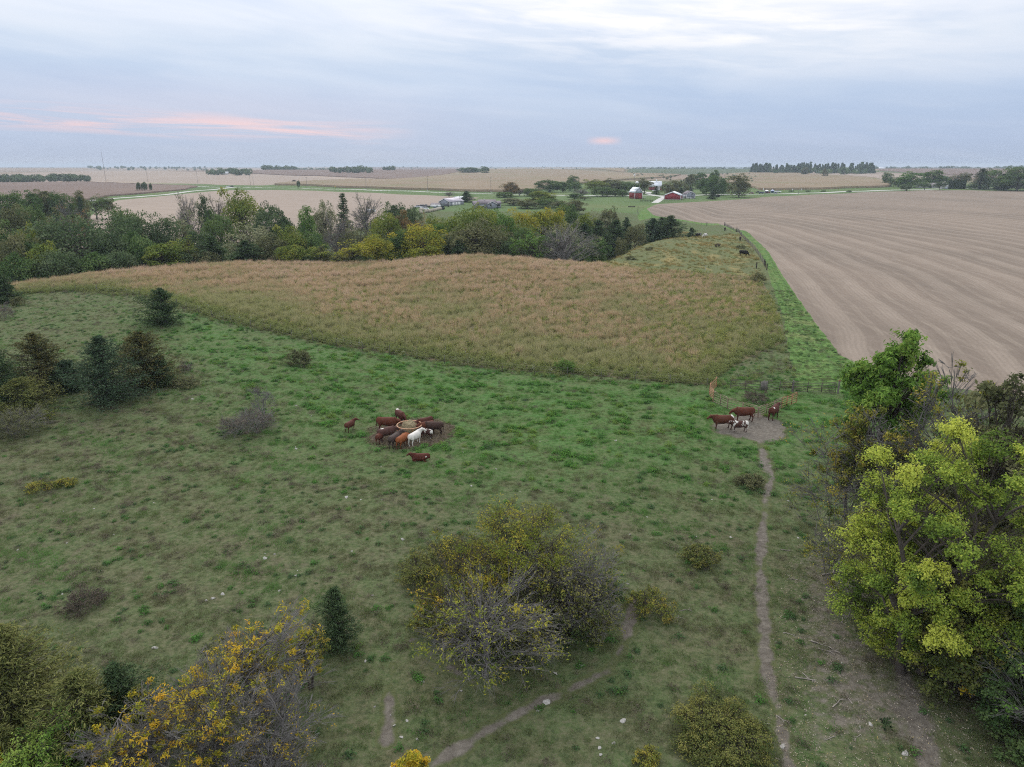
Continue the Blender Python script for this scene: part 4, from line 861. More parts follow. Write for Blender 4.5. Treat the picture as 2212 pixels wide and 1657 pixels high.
far_wood('far_wood', -100, 2300, 7500, 13, 240, 'thin blue tree line all along the horizon', 'leaf_oak', dep=1500)
# ------------------------------------------------------------------ ground cover: instanced stuff
SRC = []
def source(name, me):
    o = bpy.data.objects.new(name, me); SRC.append(o); return o
def scatter(name, P, srcs, scale, var=None, tint=None, label=None, tilt=0.1, cat=None):
    """one stuff object: points that carry instances of small plants"""
    rng = np.random.default_rng(len(P)); n = len(P)
    if n == 0: return
    me = bpy.data.meshes.new(name); me.vertices.add(n); me.vertices.foreach_set('co', np.ascontiguousarray(P, np.float32).ravel())
    def at(nm, ty, key, a): q = me.attributes.new(nm, ty, 'POINT'); q.data.foreach_set(key, np.ascontiguousarray(a).ravel())
    at('rot', 'FLOAT_VECTOR', 'vector', np.stack([rng.normal(size=n)*tilt, rng.normal(size=n)*tilt, rng.uniform(0, 6.28, n)], 1).astype(np.float32))
    sc = np.asarray(scale, np.float32); sc = np.stack([sc]*3, 1) if sc.ndim == 1 else sc
    at('size', 'FLOAT_VECTOR', 'vector', sc); at('pick', 'INT', 'value', (rng.integers(0, len(srcs), n) if var is None else var).astype(np.int32))
    at('tint', 'FLOAT', 'value', (rng.random(n) if tint is None else tint).astype(np.float32))
    o = new_obj(name, me); c = bpy.data.collections.new(name+'_kinds')
    for s in srcs: c.objects.link(s)
    g = bpy.data.node_groups.new(name, 'GeometryNodeTree'); g.interface.new_socket('Geometry', in_out='INPUT', socket_type='NodeSocketGeometry'); g.interface.new_socket('Geometry', in_out='OUTPUT', socket_type='NodeSocketGeometry')
    N = g.nodes.new; gi, go, ip, ci = N('NodeGroupInput'), N('NodeGroupOutput'), N('GeometryNodeInstanceOnPoints'), N('GeometryNodeCollectionInfo')
    ci.inputs['Collection'].default_value = c; ci.inputs['Separate Children'].default_value = True; ci.inputs['Reset Children'].default_value = True
    ip.inputs['Pick Instance'].default_value = True
    for nm, ty, sock in (('rot', 'FLOAT_VECTOR', 'Rotation'), ('size', 'FLOAT_VECTOR', 'Scale'), ('pick', 'INT', 'Instance Index')):
        a = N('GeometryNodeInputNamedAttribute'); a.data_type = ty; a.inputs['Name'].default_value = nm; g.links.new(a.outputs[0], ip.inputs[sock])
    g.links.new(gi.outputs[0], ip.inputs['Points']); g.links.new(ci.outputs[0], ip.inputs['Instance']); g.links.new(ip.outputs[0], go.inputs[0])
    md = o.modifiers.new('spread', 'NODES'); md.node_group = g
    return tag(o, label, cat, kind='stuff')
def blades(seed, n, h, spread, w, lean=.35, seg=2, heads=0, head_sz=.05):
    """tuft of grass; attribute hgt 0..1 from foot to tip"""
    rng = np.random.default_rng(seed); V, F, A = [], [], []; b = 0
    for i in range(n):
        an = rng.uniform(0, 6.28); r = spread*math.sqrt(rng.random()); x, y = math.cos(an)*r, math.sin(an)*r; hh = h*rng.uniform(.55, 1.1)
        la = rng.uniform(0, 6.28); ll = hh*lean*rng.uniform(.2, 1.2); dx, dy = math.cos(la)*ll, math.sin(la)*ll; px, py = -math.sin(la+.6)*w/2, math.cos(la+.6)*w/2
        pts = [(0, 1.0), (.55, .9), (1.0, 0.12)] if seg == 2 else [(0, 1), (1, .1)]
        for f, ww in pts:
            cx, cy_, cz_ = x+dx*f*f, y+dy*f*f, hh*f*(1-.12*f*lean)
            V += [(cx-px*ww, cy_-py*ww, cz_), (cx+px*ww, cy_+py*ww, cz_)]; A += [f*hh/h]*2
        for k in range(len(pts)-1): F.append((b+2*k, b+2*k+1, b+2*k+3, b+2*k+2))
        b += 2*len(pts)
        for k in range(heads):
            f = rng.uniform(.72, 1.02); c = np.array([x+dx*f*f, y+dy*f*f, hh*f])+rng.normal(size=3)*head_sz*.8
            t = rng.normal(size=3); t[2] = abs(t[2])+.5; t = unit(t)*head_sz*2.2; q = unit(np.cross(t, rng.normal(size=3)))*head_sz
            V += [tuple(c-t*.5), tuple(c+q*.5), tuple(c+t*.5), tuple(c-q*.5)]; A += [min(1.1, f)]*4; F.append((b, b+1, b+2, b+3)); b += 4
    return np.array(V), np.array(F), np.array(A)
def mound(seed, n, w, h, leaf, asp=.55, up=.5):
    rng = np.random.default_rng(seed); d = unit(rng.normal(size=(n, 3))); d[:, 2] = np.abs(d[:, 2]); r = rng.random((n, 1))**.4
    lob = 1+.3*np.sin(3*np.arctan2(d[:, 1], d[:, 0])+seed)[:, None]
    C = d*r*lob*np.array([w/2, w/2, h])
    V, F = leaves(C, d*.5+np.array([0, 0, up])+rng.normal(size=(n, 3))*.5, leaf*rng.uniform(.6, 1.3, n), asp, rng)
    return V, F, np.repeat(np.clip(C[:, 2]/h, 0, 1), 4)
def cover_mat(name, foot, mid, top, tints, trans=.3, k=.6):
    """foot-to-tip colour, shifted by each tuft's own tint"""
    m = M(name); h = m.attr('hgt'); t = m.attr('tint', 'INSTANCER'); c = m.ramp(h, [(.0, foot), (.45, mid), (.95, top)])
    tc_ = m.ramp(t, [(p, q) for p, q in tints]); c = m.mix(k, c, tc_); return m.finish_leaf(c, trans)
def src_mesh(name, geo, mat): V_, F_, A_ = geo; return source(name, mesh_np(name, V_, F_, {'hgt': A_}, mat))
def to_ground(xy): return np.concatenate([xy, height(xy[:, 0], xy[:, 1])[:, None]], 1)
def rand_in(poly, dens, seed, extra=None):
    rng = np.random.default_rng(seed); lo, hi = poly.min(0), poly.max(0); n = int(np.prod(hi-lo)*dens); p = rng.uniform(lo, hi, (n, 2))
    return p[poly_sdf(p, poly) < 0]
def fbm(p, s, seed):
    """cheap smooth noise about 0..1"""
    rng = np.random.default_rng(seed); v = np.zeros(len(p)); amp = 1; tot = 0
    for o in range(4):
        for _ in range(3):
            a = rng.uniform(0, 6.28); f = 2*np.pi/s*(1.9**o)*rng.uniform(.7, 1.3); v += amp*np.sin((p[:, 0]*math.cos(a)+p[:, 1]*math.sin(a))*f+rng.uniform(0, 6.28)); tot += amp
        amp *= .62
    return .5+v/tot*1.1
# ---- tall prairie grass
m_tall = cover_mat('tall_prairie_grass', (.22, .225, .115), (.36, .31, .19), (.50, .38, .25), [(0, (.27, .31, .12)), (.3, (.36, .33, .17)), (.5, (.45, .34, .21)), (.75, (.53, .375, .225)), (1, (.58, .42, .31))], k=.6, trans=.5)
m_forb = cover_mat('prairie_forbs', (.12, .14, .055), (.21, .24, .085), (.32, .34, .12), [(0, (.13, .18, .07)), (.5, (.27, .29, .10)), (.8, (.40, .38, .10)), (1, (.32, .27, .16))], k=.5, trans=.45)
m_white = cover_mat('white_asters', (.07, .085, .04), (.20, .21, .16), (.62, .62, .60), [(0, (.5, .5, .47)), (1, (.68, .68, .66))], k=.35)
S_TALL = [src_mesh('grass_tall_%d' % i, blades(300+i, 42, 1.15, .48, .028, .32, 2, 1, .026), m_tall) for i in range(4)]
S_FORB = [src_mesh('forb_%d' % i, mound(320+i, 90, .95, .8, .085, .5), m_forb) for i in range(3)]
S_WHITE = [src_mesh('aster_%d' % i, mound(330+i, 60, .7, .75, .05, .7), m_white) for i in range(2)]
pp = rand_in(P_PRAIRIE, 4.8, 41); dd_ = np.hypot(pp[:, 0], pp[:, 1])
sd = poly_sdf(pp, P_PRAIRIE); P_LOW = hits([(10, 642), (60, 634), (175, 628), (330, 643), (450, 684), (560, 710), (700, 742), (900, 772), (1100, 800), (1350, 817), (1530, 832), (1640, 780), (1692, 740)])
dl = line_sdf(pp, P_LOW, 0); edge = sstep(5.5, 1.0, dl)                   # the weedy strip along the pasture fence
right = sstep(5, 45, pp[:, 0]-.12*pp[:, 1]+8)*sstep(190, 120, dd_)
nz = fbm(pp, 24, 3); nz2 = fbm(pp, 7, 5)
rng = np.random.default_rng(9); pf = np.clip(.14+.70*edge+.62*right*sstep(.42, .60, nz2)+.55*sstep(.54, .70, nz2)*(1-.5*sstep(130, 170, dd_))+.2*sstep(.5, .8, nz), 0, .95)
isf = rng.random(len(pp)) < pf
pt = np.clip(.36+.42*sstep(105, 178, dd_)+.75*(nz-.5)+.65*(nz2-.5)+.12*rng.normal(size=len(pp))-.55*sstep(20, 5, dl)*(1-.6*right), 0, 1)
mown = np.exp(-((pp-hit(1650, 772)[:2])**2).sum(1)/9.0)                 # a flattened patch by the track
keep = rng.random(len(pp)) > mown*1.2
thp = np.degrees(np.arctan2(pp[:, 0], pp[:, 1])); fade = sstep(8.5, 11, thp)*sstep(150, 185, dd_); keep &= rng.random(len(pp)) > .55*fade; pt = np.clip(pt-.35*fade, 0, 1); nz2 = nz2-.5*fade
g1 = keep & ~isf; scatter('tall_grass', to_ground(pp[g1]), S_TALL, rng.uniform(.55, 1.1, g1.sum())*(1-.40*edge[g1]-.25*right[g1])*(.62+.75*nz2[g1])*(.5+.5*sstep(0, 4, -sd[g1])), tint=pt[g1], label='tall rusty prairie grass covering the rise behind the pasture', cat='grass')
g2 = keep & isf; scatter('prairie_forbs', to_ground(pp[g2]), S_FORB, rng.uniform(.5, 1.15, g2.sum()), tint=np.clip(rng.random(g2.sum())*.85*(1-.75*edge[g2]), 0, 1), label='green leafy weeds between the prairie grass and along its fence', cat='weeds')
pw = pp[(rng.random(len(pp)) < .004+.075*edge*(fbm(pp, 14, 8) > .52)) & keep]; scatter('white_asters', to_ground(pw), S_WHITE, rng.uniform(.5, 1.0, len(pw)), label='white flowering asters along the prairie fence', cat='weeds')
# ---- weeds of the fence line and of the corner by the track
rng = np.random.default_rng(14); s_ = np.concatenate([[0], np.cumsum(np.hypot(*np.diff(P_LOW[:11], axis=0).T))]); nw = int(s_[-1]*6.5); u_ = rng.uniform(0, s_[-1], nw)
fx = np.stack([np.interp(u_, s_, P_LOW[:11, 0]), np.interp(u_, s_, P_LOW[:11, 1])], 1)+rng.normal(size=(nw, 2))*.85
cw = rand_in(hits([(1520, 836), (1600, 786), (1660, 745), (1700, 700), (1706, 760), (1725, 842), (1640, 838)]), 1.3, 15); cw = cw[fbm(cw, 6, 16) > .46]
fx = np.concatenate([fx, cw]); kd = rng.random(len(fx)) < .62
scatter('fence_weeds', to_ground(fx[kd]), S_FORB, rng.uniform(.35, .95, kd.sum()), tint=rng.random(kd.sum())*.35, label='dark green weeds along the prairie fence and by the pen', cat='weeds')
fx2 = fx[~kd]
# ---- pasture: short tufts, leafy weeds, dead stalks
m_turf = cover_mat('pasture_tufts', (.110, .130, .060), (.165, .200, .080), (.220, .250, .108), [(0, (.178, .168, .098)), (.35, (.145, .192, .076)), (.65, (.108, .240, .060)), (1, (.086, .290, .046))], k=.62, trans=.4)
m_weed = cover_mat('pasture_leafy_weeds', (.055, .095, .034), (.095, .190, .050), (.140, .280, .068), [(0, (.080, .125, .072)), (.3, (.085, .175, .055)), (.7, (.100, .275, .050)), (1, (.210, .290, .062))], k=.6, trans=.4)
m_dead = cover_mat('dead_stalks', (.10, .082, .062), (.16, .132, .10), (.235, .20, .155), [(0, (.085, .075, .055)), (.4, (.135, .118, .088)), (.75, (.19, .165, .12)), (1, (.26, .23, .16))], k=.6, trans=.3)
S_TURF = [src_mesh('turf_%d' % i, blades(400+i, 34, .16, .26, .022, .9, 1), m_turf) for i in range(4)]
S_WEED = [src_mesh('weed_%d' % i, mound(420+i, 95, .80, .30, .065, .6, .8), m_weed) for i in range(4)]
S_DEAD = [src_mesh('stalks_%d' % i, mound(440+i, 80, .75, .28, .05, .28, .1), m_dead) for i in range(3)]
scatter('fence_stalks', to_ground(fx2), S_DEAD, rng.uniform(.7, 1.5, len(fx2)), label='grey dead stalks along the prairie fence', cat='weeds')
P_NEAR = np.array([(-24, 18), (24, 18), (110, 130), (60, 150), (-125, 150), (-100, 120)], float)
def free(p, m=.2):
    k = poly_sdf(p, P_PRAIRIE) > m; k &= poly_sdf(p, P_FIELD) > m; k &= poly_sdf(p, P_TRACK) > -20
    return k
def dirtness(p):
    return np.maximum.reduce([sstep(.6, -.6, rot_sdf(p, C_FEED, 4.1, 4.2)), sstep(.4, -.6, poly_sdf(p, P_PEND))]+[sstep(.3, -.2, line_sdf(p, L, .3)) for L in PATHS])
def take(p, prob, seed): return np.random.default_rng(seed).random(len(p)) < prob
p = rand_in(P_NEAR, 7.5, 51); p = p[free(p)]; d = np.hypot(p[:, 0], p[:, 1])
lush = sstep(14, -8, poly_sdf(p, P_LUSH)); lit = sstep(2, -5, poly_sdf(p, hits([(1660, 1200), (1800, 1080), (1900, 1300), (2000, 1450), (2250, 1657), (1700, 1700), (1640, 1500)])))
n1, n2, n3 = fbm(p, 11, 11), fbm(p, 3.6, 12), fbm(p, 26, 13); dz = dirtness(p)
q = take(p, np.clip((.95-.6*sstep(60, 120, d))*(1-dz)*(1-.75*lit)*(.5+.8*sstep(.35, .6, n2)), 0, 1), 61); rng = np.random.default_rng(62)
scatter('short_grass', to_ground(p[q]), S_TURF, rng.uniform(.45, 1.15, q.sum())*(.8+.5*sstep(.45, .7, n2[q])), tint=np.clip(.30+.42*lush[q]+.9*(n1[q]-.5)+rng.normal(size=q.sum())*.16, 0, 1), label='short grazed grass of the pasture', cat='grass', tilt=.2)
pw_ = rand_in(P_NEAR, 3.2, 52); pw_ = pw_[free(pw_)]; d = np.hypot(pw_[:, 0], pw_[:, 1]); lush = sstep(14, -8, poly_sdf(pw_, P_LUSH)); n4, n5 = fbm(pw_, 5.2, 21), fbm(pw_, 17, 22)
q = take(pw_, np.clip((.03+.75*sstep(.56, .66, n4)*(.42+.6*lush))*(.6+.8*(n5-.3))*(1-dirtness(pw_)), 0, 1), 63)
scatter('leafy_weeds', to_ground(pw_[q]), S_WEED, rng.uniform(.45, 1.25, q.sum())*(.7+.4*lush[q]), tint=np.clip(.18+.5*lush[q]+.26*rng.normal(size=q.sum())+.5*(fbm(pw_[q], 8, 31)-.5), 0, 1), label='bright green leafy weed patches in the pasture', cat='weeds')
brn = np.clip(sstep(75, 40, pw_[:, 1])*.35+.95*np.exp(-((pw_[:, 0]+40)/24)**2-((pw_[:, 1]-66)/26)**2), 0, 1); n6 = fbm(pw_, 4.4, 23)
q = take(pw_, np.clip((.03+.85*sstep(.52, .66, n6)*(.24+.76*brn)*(1-.5*lush))*(1-dirtness(pw_)), 0, 1), 64)
scatter('dead_stalks', to_ground(pw_[q]), S_DEAD, rng.uniform(.4, 1.2, q.sum()), label='brown dead weed stalks in the pasture', cat='weeds')
# knoll and far pasture: yellow tussocks
pk = rand_in(P_KNOLL, .9, 71); nk = fbm(pk, 16, 72); qk = take(pk, np.clip(.18+.9*sstep(.5, .66, nk), 0, 1), 73); m_tus = cover_mat('yellow_tussocks', (.10, .095, .04), (.22, .185, .075), (.36, .285, .12), [(0, (.11, .14, .045)), (.45, (.17, .175, .06)), (.75, (.33, .265, .10)), (1, (.38, .28, .12))], k=.6)
S_TUS = [src_mesh('tussock_%d' % i, blades(460+i, 26, .45, .4, .05, .7, 1), m_tus) for i in range(3)]
scatter('yellow_tussocks', to_ground(pk[qk]), S_TUS, np.random.default_rng(3).uniform(.6, 1.3, qk.sum()), tint=np.clip(nk[qk]*1.5-.35+np.random.default_rng(4).normal(size=qk.sum())*.15, 0, 1), label='yellow dry tussocks on the far pasture knoll', cat='grass')
pk = rand_in(P_TRACK, 2.2, 74); pk = pk[(poly_sdf(pk, P_FIELD) > .3) & (poly_sdf(pk, P_PRAIRIE) > .3) & (np.hypot(pk[:, 0], pk[:, 1]) < 210)]
m_trk = cover_mat('track_grass', (.07, .11, .04), (.12, .19, .06), (.17, .25, .08), [(0, (.080, .145, .045)), (.6, (.115, .195, .058)), (1, (.20, .23, .095))], k=.6, trans=.4)
S_TRK = [src_mesh('track_tuft_%d' % i, blades(480+i, 28, .20, .3, .03, .8, 1), m_trk) for i in range(2)]
scatter('track_grass', to_ground(pk), S_TRK, np.random.default_rng(5).uniform(.3, .75, len(pk)), label='lush green grass of the mown track', cat='grass')
# fallen leaves and wood bits under the right hand trees
pl = rand_in(hits([(1690, 1240), (1800, 1080), (1950, 1300), (2050, 1420), (2300, 1700), (1660, 1720), (1660, 1400)]), 14, 75)
def flat_leaf(seed, n):
    rng = np.random.default_rng(seed); C = np.concatenate([rng.uniform(-.3, .3, (n, 2)), np.full((n, 1), .03)], 1); V_, F_ = leaves(C, np.array([0, 0, 1.])+rng.normal(size=(n, 3))*.35, .035*rng.uniform(.6, 1.4, n), .5, rng); return V_, F_, np.full(len(V_), .5)
m_lit = cover_mat('leaf_litter', (.2, .16, .11), (.30, .25, .19), (.3, .25, .2), [(0, (.18, .13, .09)), (.5, (.33, .28, .22)), (.85, (.48, .43, .37)), (1, (.42, .33, .10))], k=.8, trans=.1)
scatter('leaf_litter', to_ground(pl), [src_mesh('litter_%d' % i, flat_leaf(490+i, 4), m_lit) for i in range(3)], np.random.default_rng(6).uniform(.5, 1.2, len(pl)), label='pale fallen leaves on the bare ground under the trees', cat='leaves', tilt=.05)
ph_ = rand_in(np.array([C_FEED[:2]+np.array([math.cos(a)*4.6, math.sin(a)*4.7]) for a in np.linspace(0, 6.2, 14)]), 26, 76)
m_hay = cover_mat('loose_hay', (.16, .13, .075), (.24, .20, .115), (.34, .29, .17), [(0, (.085, .066, .05)), (.7, (.17, .14, .10)), (1, (.27, .225, .15))], k=.75, trans=.1)
def straw(seed, n, w, h):
    rng = np.random.default_rng(seed); C = rng.normal(size=(n, 3))*np.array([w/2, w/2, h])*.5; C[:, 2] = np.abs(C[:, 2])+.02; al = rng.normal(size=(n, 3)); al[:, 2] *= .25
    V_, F_ = leaves(C, rng.normal(size=(n, 3))+np.array([0, 0, 1]), .13*rng.uniform(.5, 1.3, n), .09, rng, along=al); return V_, F_, np.full(len(V_), .5)
scatter('loose_hay', to_ground(ph_), [src_mesh('hay_wisp_%d' % i, straw(495+i, 16, .45, .05), m_hay) for i in range(3)], np.random.default_rng(7).uniform(.5, 1.1, len(ph_)), label='trampled hay strewn round the ring feeder', cat='hay')
# ------------------------------------------------------------------ near trees, thickets and shrubs
def near(px, yb, yt, wpx, name, label, cat='tree', group=None, leaf=None, **kw):
    """a conifer whose foot, top and width are those of the photograph"""
    b = hit(px, yb); D = math.hypot(b[0], b[1]); H = max(z_at(px, yt, D)-b[2], .4); depth = b[1]*CP-(b[2]+H/2-CAM_H)*SP
    return plant(name, conifer(int(px*13+yt*7), H, wpx/FPX*depth, **kw), b, label, cat, group, leaf, rz=0)
G_R = 'trees of the copse at the right edge'; G_T = 'plants of the thicket in the pasture'; G_L = 'thin locust trees in the lower left corner'; G_C = 'cedars on the left pasture'
def near_b(base_frac, *a, **k):
    """a leafy plant: foot at base_pt, height and width from its outline in the photograph (seen obliquely from above)"""
    b = np.array(k.pop('base_pt'), float); px, yt, wpx = a[0], a[1], a[2]; Wd = wpx/FPX*(b[1]*CP-(b[2]+1.5-CAM_H)*SP); ax = Wd*.42
    if k.get('cat') == 'bush':
        dr = b[:2]/np.hypot(*b[:2]); b[:2] += dr*ax*.55; b[2] = float(height(b[0], b[1]))
    D = math.hypot(b[0], b[1]); dep = math.atan2(CAM_H-b[2], D); T_ = max(z_at(px, yt, D)-b[2], .3)*math.cos(dep)
    H = max((T_**2-(ax*math.sin(dep))**2)/(T_*math.cos(dep)), .36*Wd, .5); depth = b[1]*CP-(b[2]+H/2-CAM_H)*SP
    name, label = k.pop('name'), k.pop('label'); cat = k.pop('cat', 'tree'); grp = k.pop('group', None); lf = k.pop('leaf_m', None); bk = k.pop('bark', None)
    return plant(name, leafy(int(px*17+yt*3), H, wpx/FPX*depth, base_frac, **dict(dict(tw=.0042), **k)), b, label, cat, grp, lf, bk, rz=0)
near_b(.15, 1925, 708, 225, base_pt=at_dist(1925, 800, 50), name='locust_tree', label='dark green feathery tree standing tallest before the stubble field', group=G_R, leaf_m='leaf_locust', clumps=60, rc=.12, sub=12, leaves_n=300, leaf=.15, asp=.38, fill=.45, topbias=.7, low=-.4)
near_b(.15, 2075, 778, 330, base_pt=at_dist(2060, 850, 45), name='locust_tree', label='grey twiggy tree with few yellow leaves behind the yellow green maple', group=G_R, leaf_m='leaf_thicket', bark='bark_grey', clumps=110, rc=.10, sub=10, leaves_n=60, leaf=.11, asp=.45, bare=.60, fill=.4, twig_n=3, stems=3, tone_k=.3, tw=.009)
near_b(.15, 1870, 868, 190, base_pt=at_dist(1870, 900, 46), name='locust_tree', label='thin olive tree at the gate side of the copse', group=G_R, leaf_m='leaf_thicket', bark='bark_grey', clumps=75, rc=.12, sub=10, leaves_n=110, leaf=.11, asp=.45, bare=.35, fill=.35, twig_n=2, stems=2, tw=.008)
near_b(.15, 2190, 806, 240, base_pt=at_dist(2185, 850, 44), name='ash_tree', label='loose olive tree at the right picture edge over the stubble field', group=G_R, leaf_m='leaf_olive', clumps=80, rc=.11, sub=11, leaves_n=120, leaf=.13, asp=.5, bare=.3, fill=.4)
near_b(.06, 2030, 868, 430, base_pt=at_dist(2035, 1100, 37), name='maple_tree', label='big yellow green maple, the brightest crown at right', group=G_R, leaf_m='leaf_maple', clumps=92, rc=.086, sub=20, leaves_n=950, leaf=.066, asp=.62, fill=.42, stems=2, tone_k=.24, up=.7)
near_b(.0, 1935, 1165, 270, base_pt=hit(1965, 1420), name='maple_tree', label='smaller maple with golden lower boughs below the big one', group=G_R, leaf_m='leaf_maple', clumps=70, rc=.105, sub=14, leaves_n=620, leaf=.06, low=-.95, asp=.62, fill=.5, tone_k=.28, up=.7, lean=(-.8, -.3))
near_b(.0, 2110, 1150, 330, base_pt=hit(2110, 1450), name='mulberry_tree', label='dark green bushy tree under the big maple at the right edge', group=G_R, leaf_m='leaf_shrub', clumps=90, rc=.12, sub=10, leaves_n=260, leaf=.10, fill=.6, stems=3)
near_b(.0, 2235, 1240, 260, base_pt=hit(2240, 1560), name='mulberry_tree', label='dark leafy mass cut off by the right picture edge', group=G_R, leaf_m='leaf_green', clumps=70, rc=.13, sub=10, leaves_n=240, leaf=.10, fill=.6, stems=3)
near_b(.05, 2065, 1325, 170, base_pt=hit(2095, 1500), name='locust_sapling', label='locust sapling with yellow orange leaves at the edge of the copse', group=G_R, leaf_m='leaf_gold', clumps=36, rc=.14, sub=10, leaves_n=110, leaf=.085, asp=.35, bare=.4, stems=2, twig_n=2)
near_b(.05, 2195, 1330, 330, base_pt=hit(2250, 1610), name='bare_tree', label='pale leafless branches reaching out in the lower right corner', group=G_R, leaf_m='leaf_locust', bark='bark_grey', clumps=60, rc=.12, sub=9, leaves_n=30, leaf=.06, bare=.9, fill=.5, twig_n=2, stems=2, tr=.11)
near_b(.0, 1765, 905, 280, base_pt=at_dist(1835, 1000, 43), name='leafless_shrub', label='low arching nearly leafless shrub leaning from the copse to the cattle path', cat='bush', group=G_R, leaf_m='leaf_thicket', bark='bark_grey', clumps=46, rc=.14, sub=8, leaves_n=60, leaf=.06, bare=.45, fill=.4, twig_n=2, stems=4, lean=(-.9, -.2), tr=.06, tw=.006)
near_b(.0, 1800, 1060, 210, base_pt=at_dist(1850, 1100, 39), name='leafless_shrub', label='grey brushwood at the foot of the maple beside the cattle path', cat='bush', group=G_R, leaf_m='leaf_thicket', bark='bark_grey', clumps=40, rc=.15, sub=8, leaves_n=70, leaf=.06, bare=.4, fill=.35, twig_n=2, stems=4, tr=.05, tw=.006)
near_b(.0, 2045, 1290, 230, base_pt=hit(2065, 1530), name='undergrowth_bush', label='dark olive bush between the sapling and the bushy tree', cat='bush', group=G_R, leaf_m='leaf_shrub', clumps=50, rc=.15, sub=9, leaves_n=210, leaf=.085, fill=.5, stems=4)
near_b(.0, 2185, 1560, 130, base_pt=hit(2200, 1650), name='undergrowth_bush', label='small green bush on the ground in the lower right corner', cat='bush', group=G_R, leaf_m='leaf_green', clumps=26, rc=.16, sub=7, leaves_n=130, leaf=.07, fill=.5, stems=3)
near_b(.0, 2020, 1000, 360, base_pt=at_dist(2050, 1000, 42), name='undergrowth_bush', label='shaded olive bush filling the copse behind the maple trunk', cat='bush', group=G_R, leaf_m='leaf_shrub', clumps=80, rc=.13, sub=9, leaves_n=140, leaf=.11, fill=.4, stems=4)
near_b(.0, 2050, 1230, 240, base_pt=hit(2050, 1400), name='mulberry_tree', label='deep green small tree under the middle of the big maple', group=G_R, leaf_m='leaf_green', clumps=60, rc=.13, sub=10, leaves_n=260, leaf=.085, fill=.5, stems=3)
near_b(.0, 2150, 1060, 260, base_pt=hit(2190, 1330), name='mulberry_tree', label='dark green tree right of the big maple at the picture edge', group=G_R, leaf_m='leaf_shrub', clumps=70, rc=.13, sub=10, leaves_n=260, leaf=.09, fill=.5, stems=3)
near_b(.0, 2150, 1420, 190, base_pt=hit(2160, 1600), name='undergrowth_bush', label='green bush behind the pale leafless branches at the lower right', cat='bush', group=G_R, leaf_m='leaf_green', clumps=44, rc=.15, sub=9, leaves_n=190, leaf=.075, fill=.5, stems=4)
# thicket in the middle of the pasture
near_b(.15, 1115, 1078, 290, base_pt=hit(1120, 1310), name='locust_tree', label='tallest yellow green locust at the back of the thicket', group=G_T, leaf_m='leaf_lime', clumps=85, rc=.11, sub=11, leaves_n=168, leaf=.07, asp=.36, fill=.3, topbias=.6, bare=.15, stems=2, tone_k=.3)
near_b(.15, 1010, 1150, 260, base_pt=hit(1020, 1360), name='locust_tree', label='golden leaved locust on the left side of the thicket', group=G_T, leaf_m='leaf_gold2', clumps=60, rc=.12, sub=10, leaves_n=58, leaf=.085, asp=.36, fill=.3, topbias=.6, bare=.35, stems=2)
near_b(.15, 1070, 1215, 330, base_pt=hit(1050, 1462), name='locust_tree', label='front locust of the thicket with bare grey limbs and few leaves', group=G_T, leaf_m='leaf_lime', bark='bark_grey', clumps=75, rc=.12, sub=9, leaves_n=43, leaf=.08, asp=.36, bare=.5, fill=.4, twig_n=2, tr=.10)
near_b(.1, 1180, 1140, 280, base_pt=hit(1190, 1340), name='plum_tree', label='twiggy yellow green small tree at the right back of the thicket', group=G_T, leaf_m='leaf_thicket', bark='bark_grey', clumps=80, rc=.12, sub=10, leaves_n=46, leaf=.07, bare=.4, fill=.3, twig_n=3, stems=4)
near_b(.0, 1265, 1165, 210, base_pt=hit(1255, 1375), name='plum_tree', label='rounded twiggy olive tree at the right end of the thicket', group=G_T, leaf_m='leaf_shrub', bark='bark_grey', clumps=80, rc=.13, sub=10, leaves_n=46, leaf=.065, bare=.3, fill=.35, twig_n=3, stems=5)
near_b(.0, 900, 1195, 115, base_pt=hit(905, 1268), name='shrub', label='yellow green shrub at the far left of the thicket', cat='bush', group=G_T, leaf_m='leaf_shrub', clumps=44, rc=.16, sub=9, leaves_n=93, leaf=.06, stems=5, twig_n=1)
near_b(.0, 965, 1150, 110, base_pt=hit(975, 1225), name='shrub', label='pale olive shrub behind the golden locust', cat='bush', group=G_T, leaf_m='leaf_shrub', clumps=40, rc=.16, sub=9, leaves_n=86, leaf=.06, stems=5, twig_n=1)
near_b(.0, 925, 1290, 100, base_pt=hit(930, 1370), name='shrub', label='light green shrub at the left front of the thicket', cat='bush', group=G_T, leaf_m='leaf_thicket', clumps=40, rc=.16, sub=8, leaves_n=68, leaf=.06, stems=4, bare=.15)
near_b(.0, 1015, 1300, 150, base_pt=hit(1010, 1400), name='shrub', label='grey brushwood under the golden locust', cat='bush', group=G_T, leaf_m='leaf_dead', bark='bark_grey', clumps=55, rc=.15, sub=9, leaves_n=31, leaf=.05, stems=5, bare=.55, twig_n=3)
near_b(.0, 1310, 1235, 80, base_pt=hit(1305, 1320), name='shrub', label='dark blue green shrub at the right edge of the thicket', cat='bush', group=G_T, leaf_m='leaf_green', clumps=34, rc=.17, sub=8, leaves_n=93, leaf=.06, stems=4)
near_b(.0, 1235, 1310, 105, base_pt=hit(1232, 1402), name='shrub', label='green leafy shrub at the front of the thicket', cat='bush', group=G_T, leaf_m='leaf_green', clumps=36, rc=.17, sub=8, leaves_n=80, leaf=.065, stems=4)
near_b(.0, 1115, 1330, 130, base_pt=hit(1110, 1440), name='shrub', label='dark vine grown shrub behind the front locust', cat='bush', group=G_T, leaf_m='leaf_shrub', clumps=44, rc=.16, sub=8, leaves_n=68, leaf=.06, stems=4, bare=.2)
near_b(.0, 1300, 1315, 90, base_pt=hit(1290, 1385), name='shrub', label='low yellow green shrub by the path around the thicket', cat='bush', group=G_T, leaf_m='leaf_thicket', clumps=30, rc=.17, sub=8, leaves_n=55, leaf=.055, stems=4)
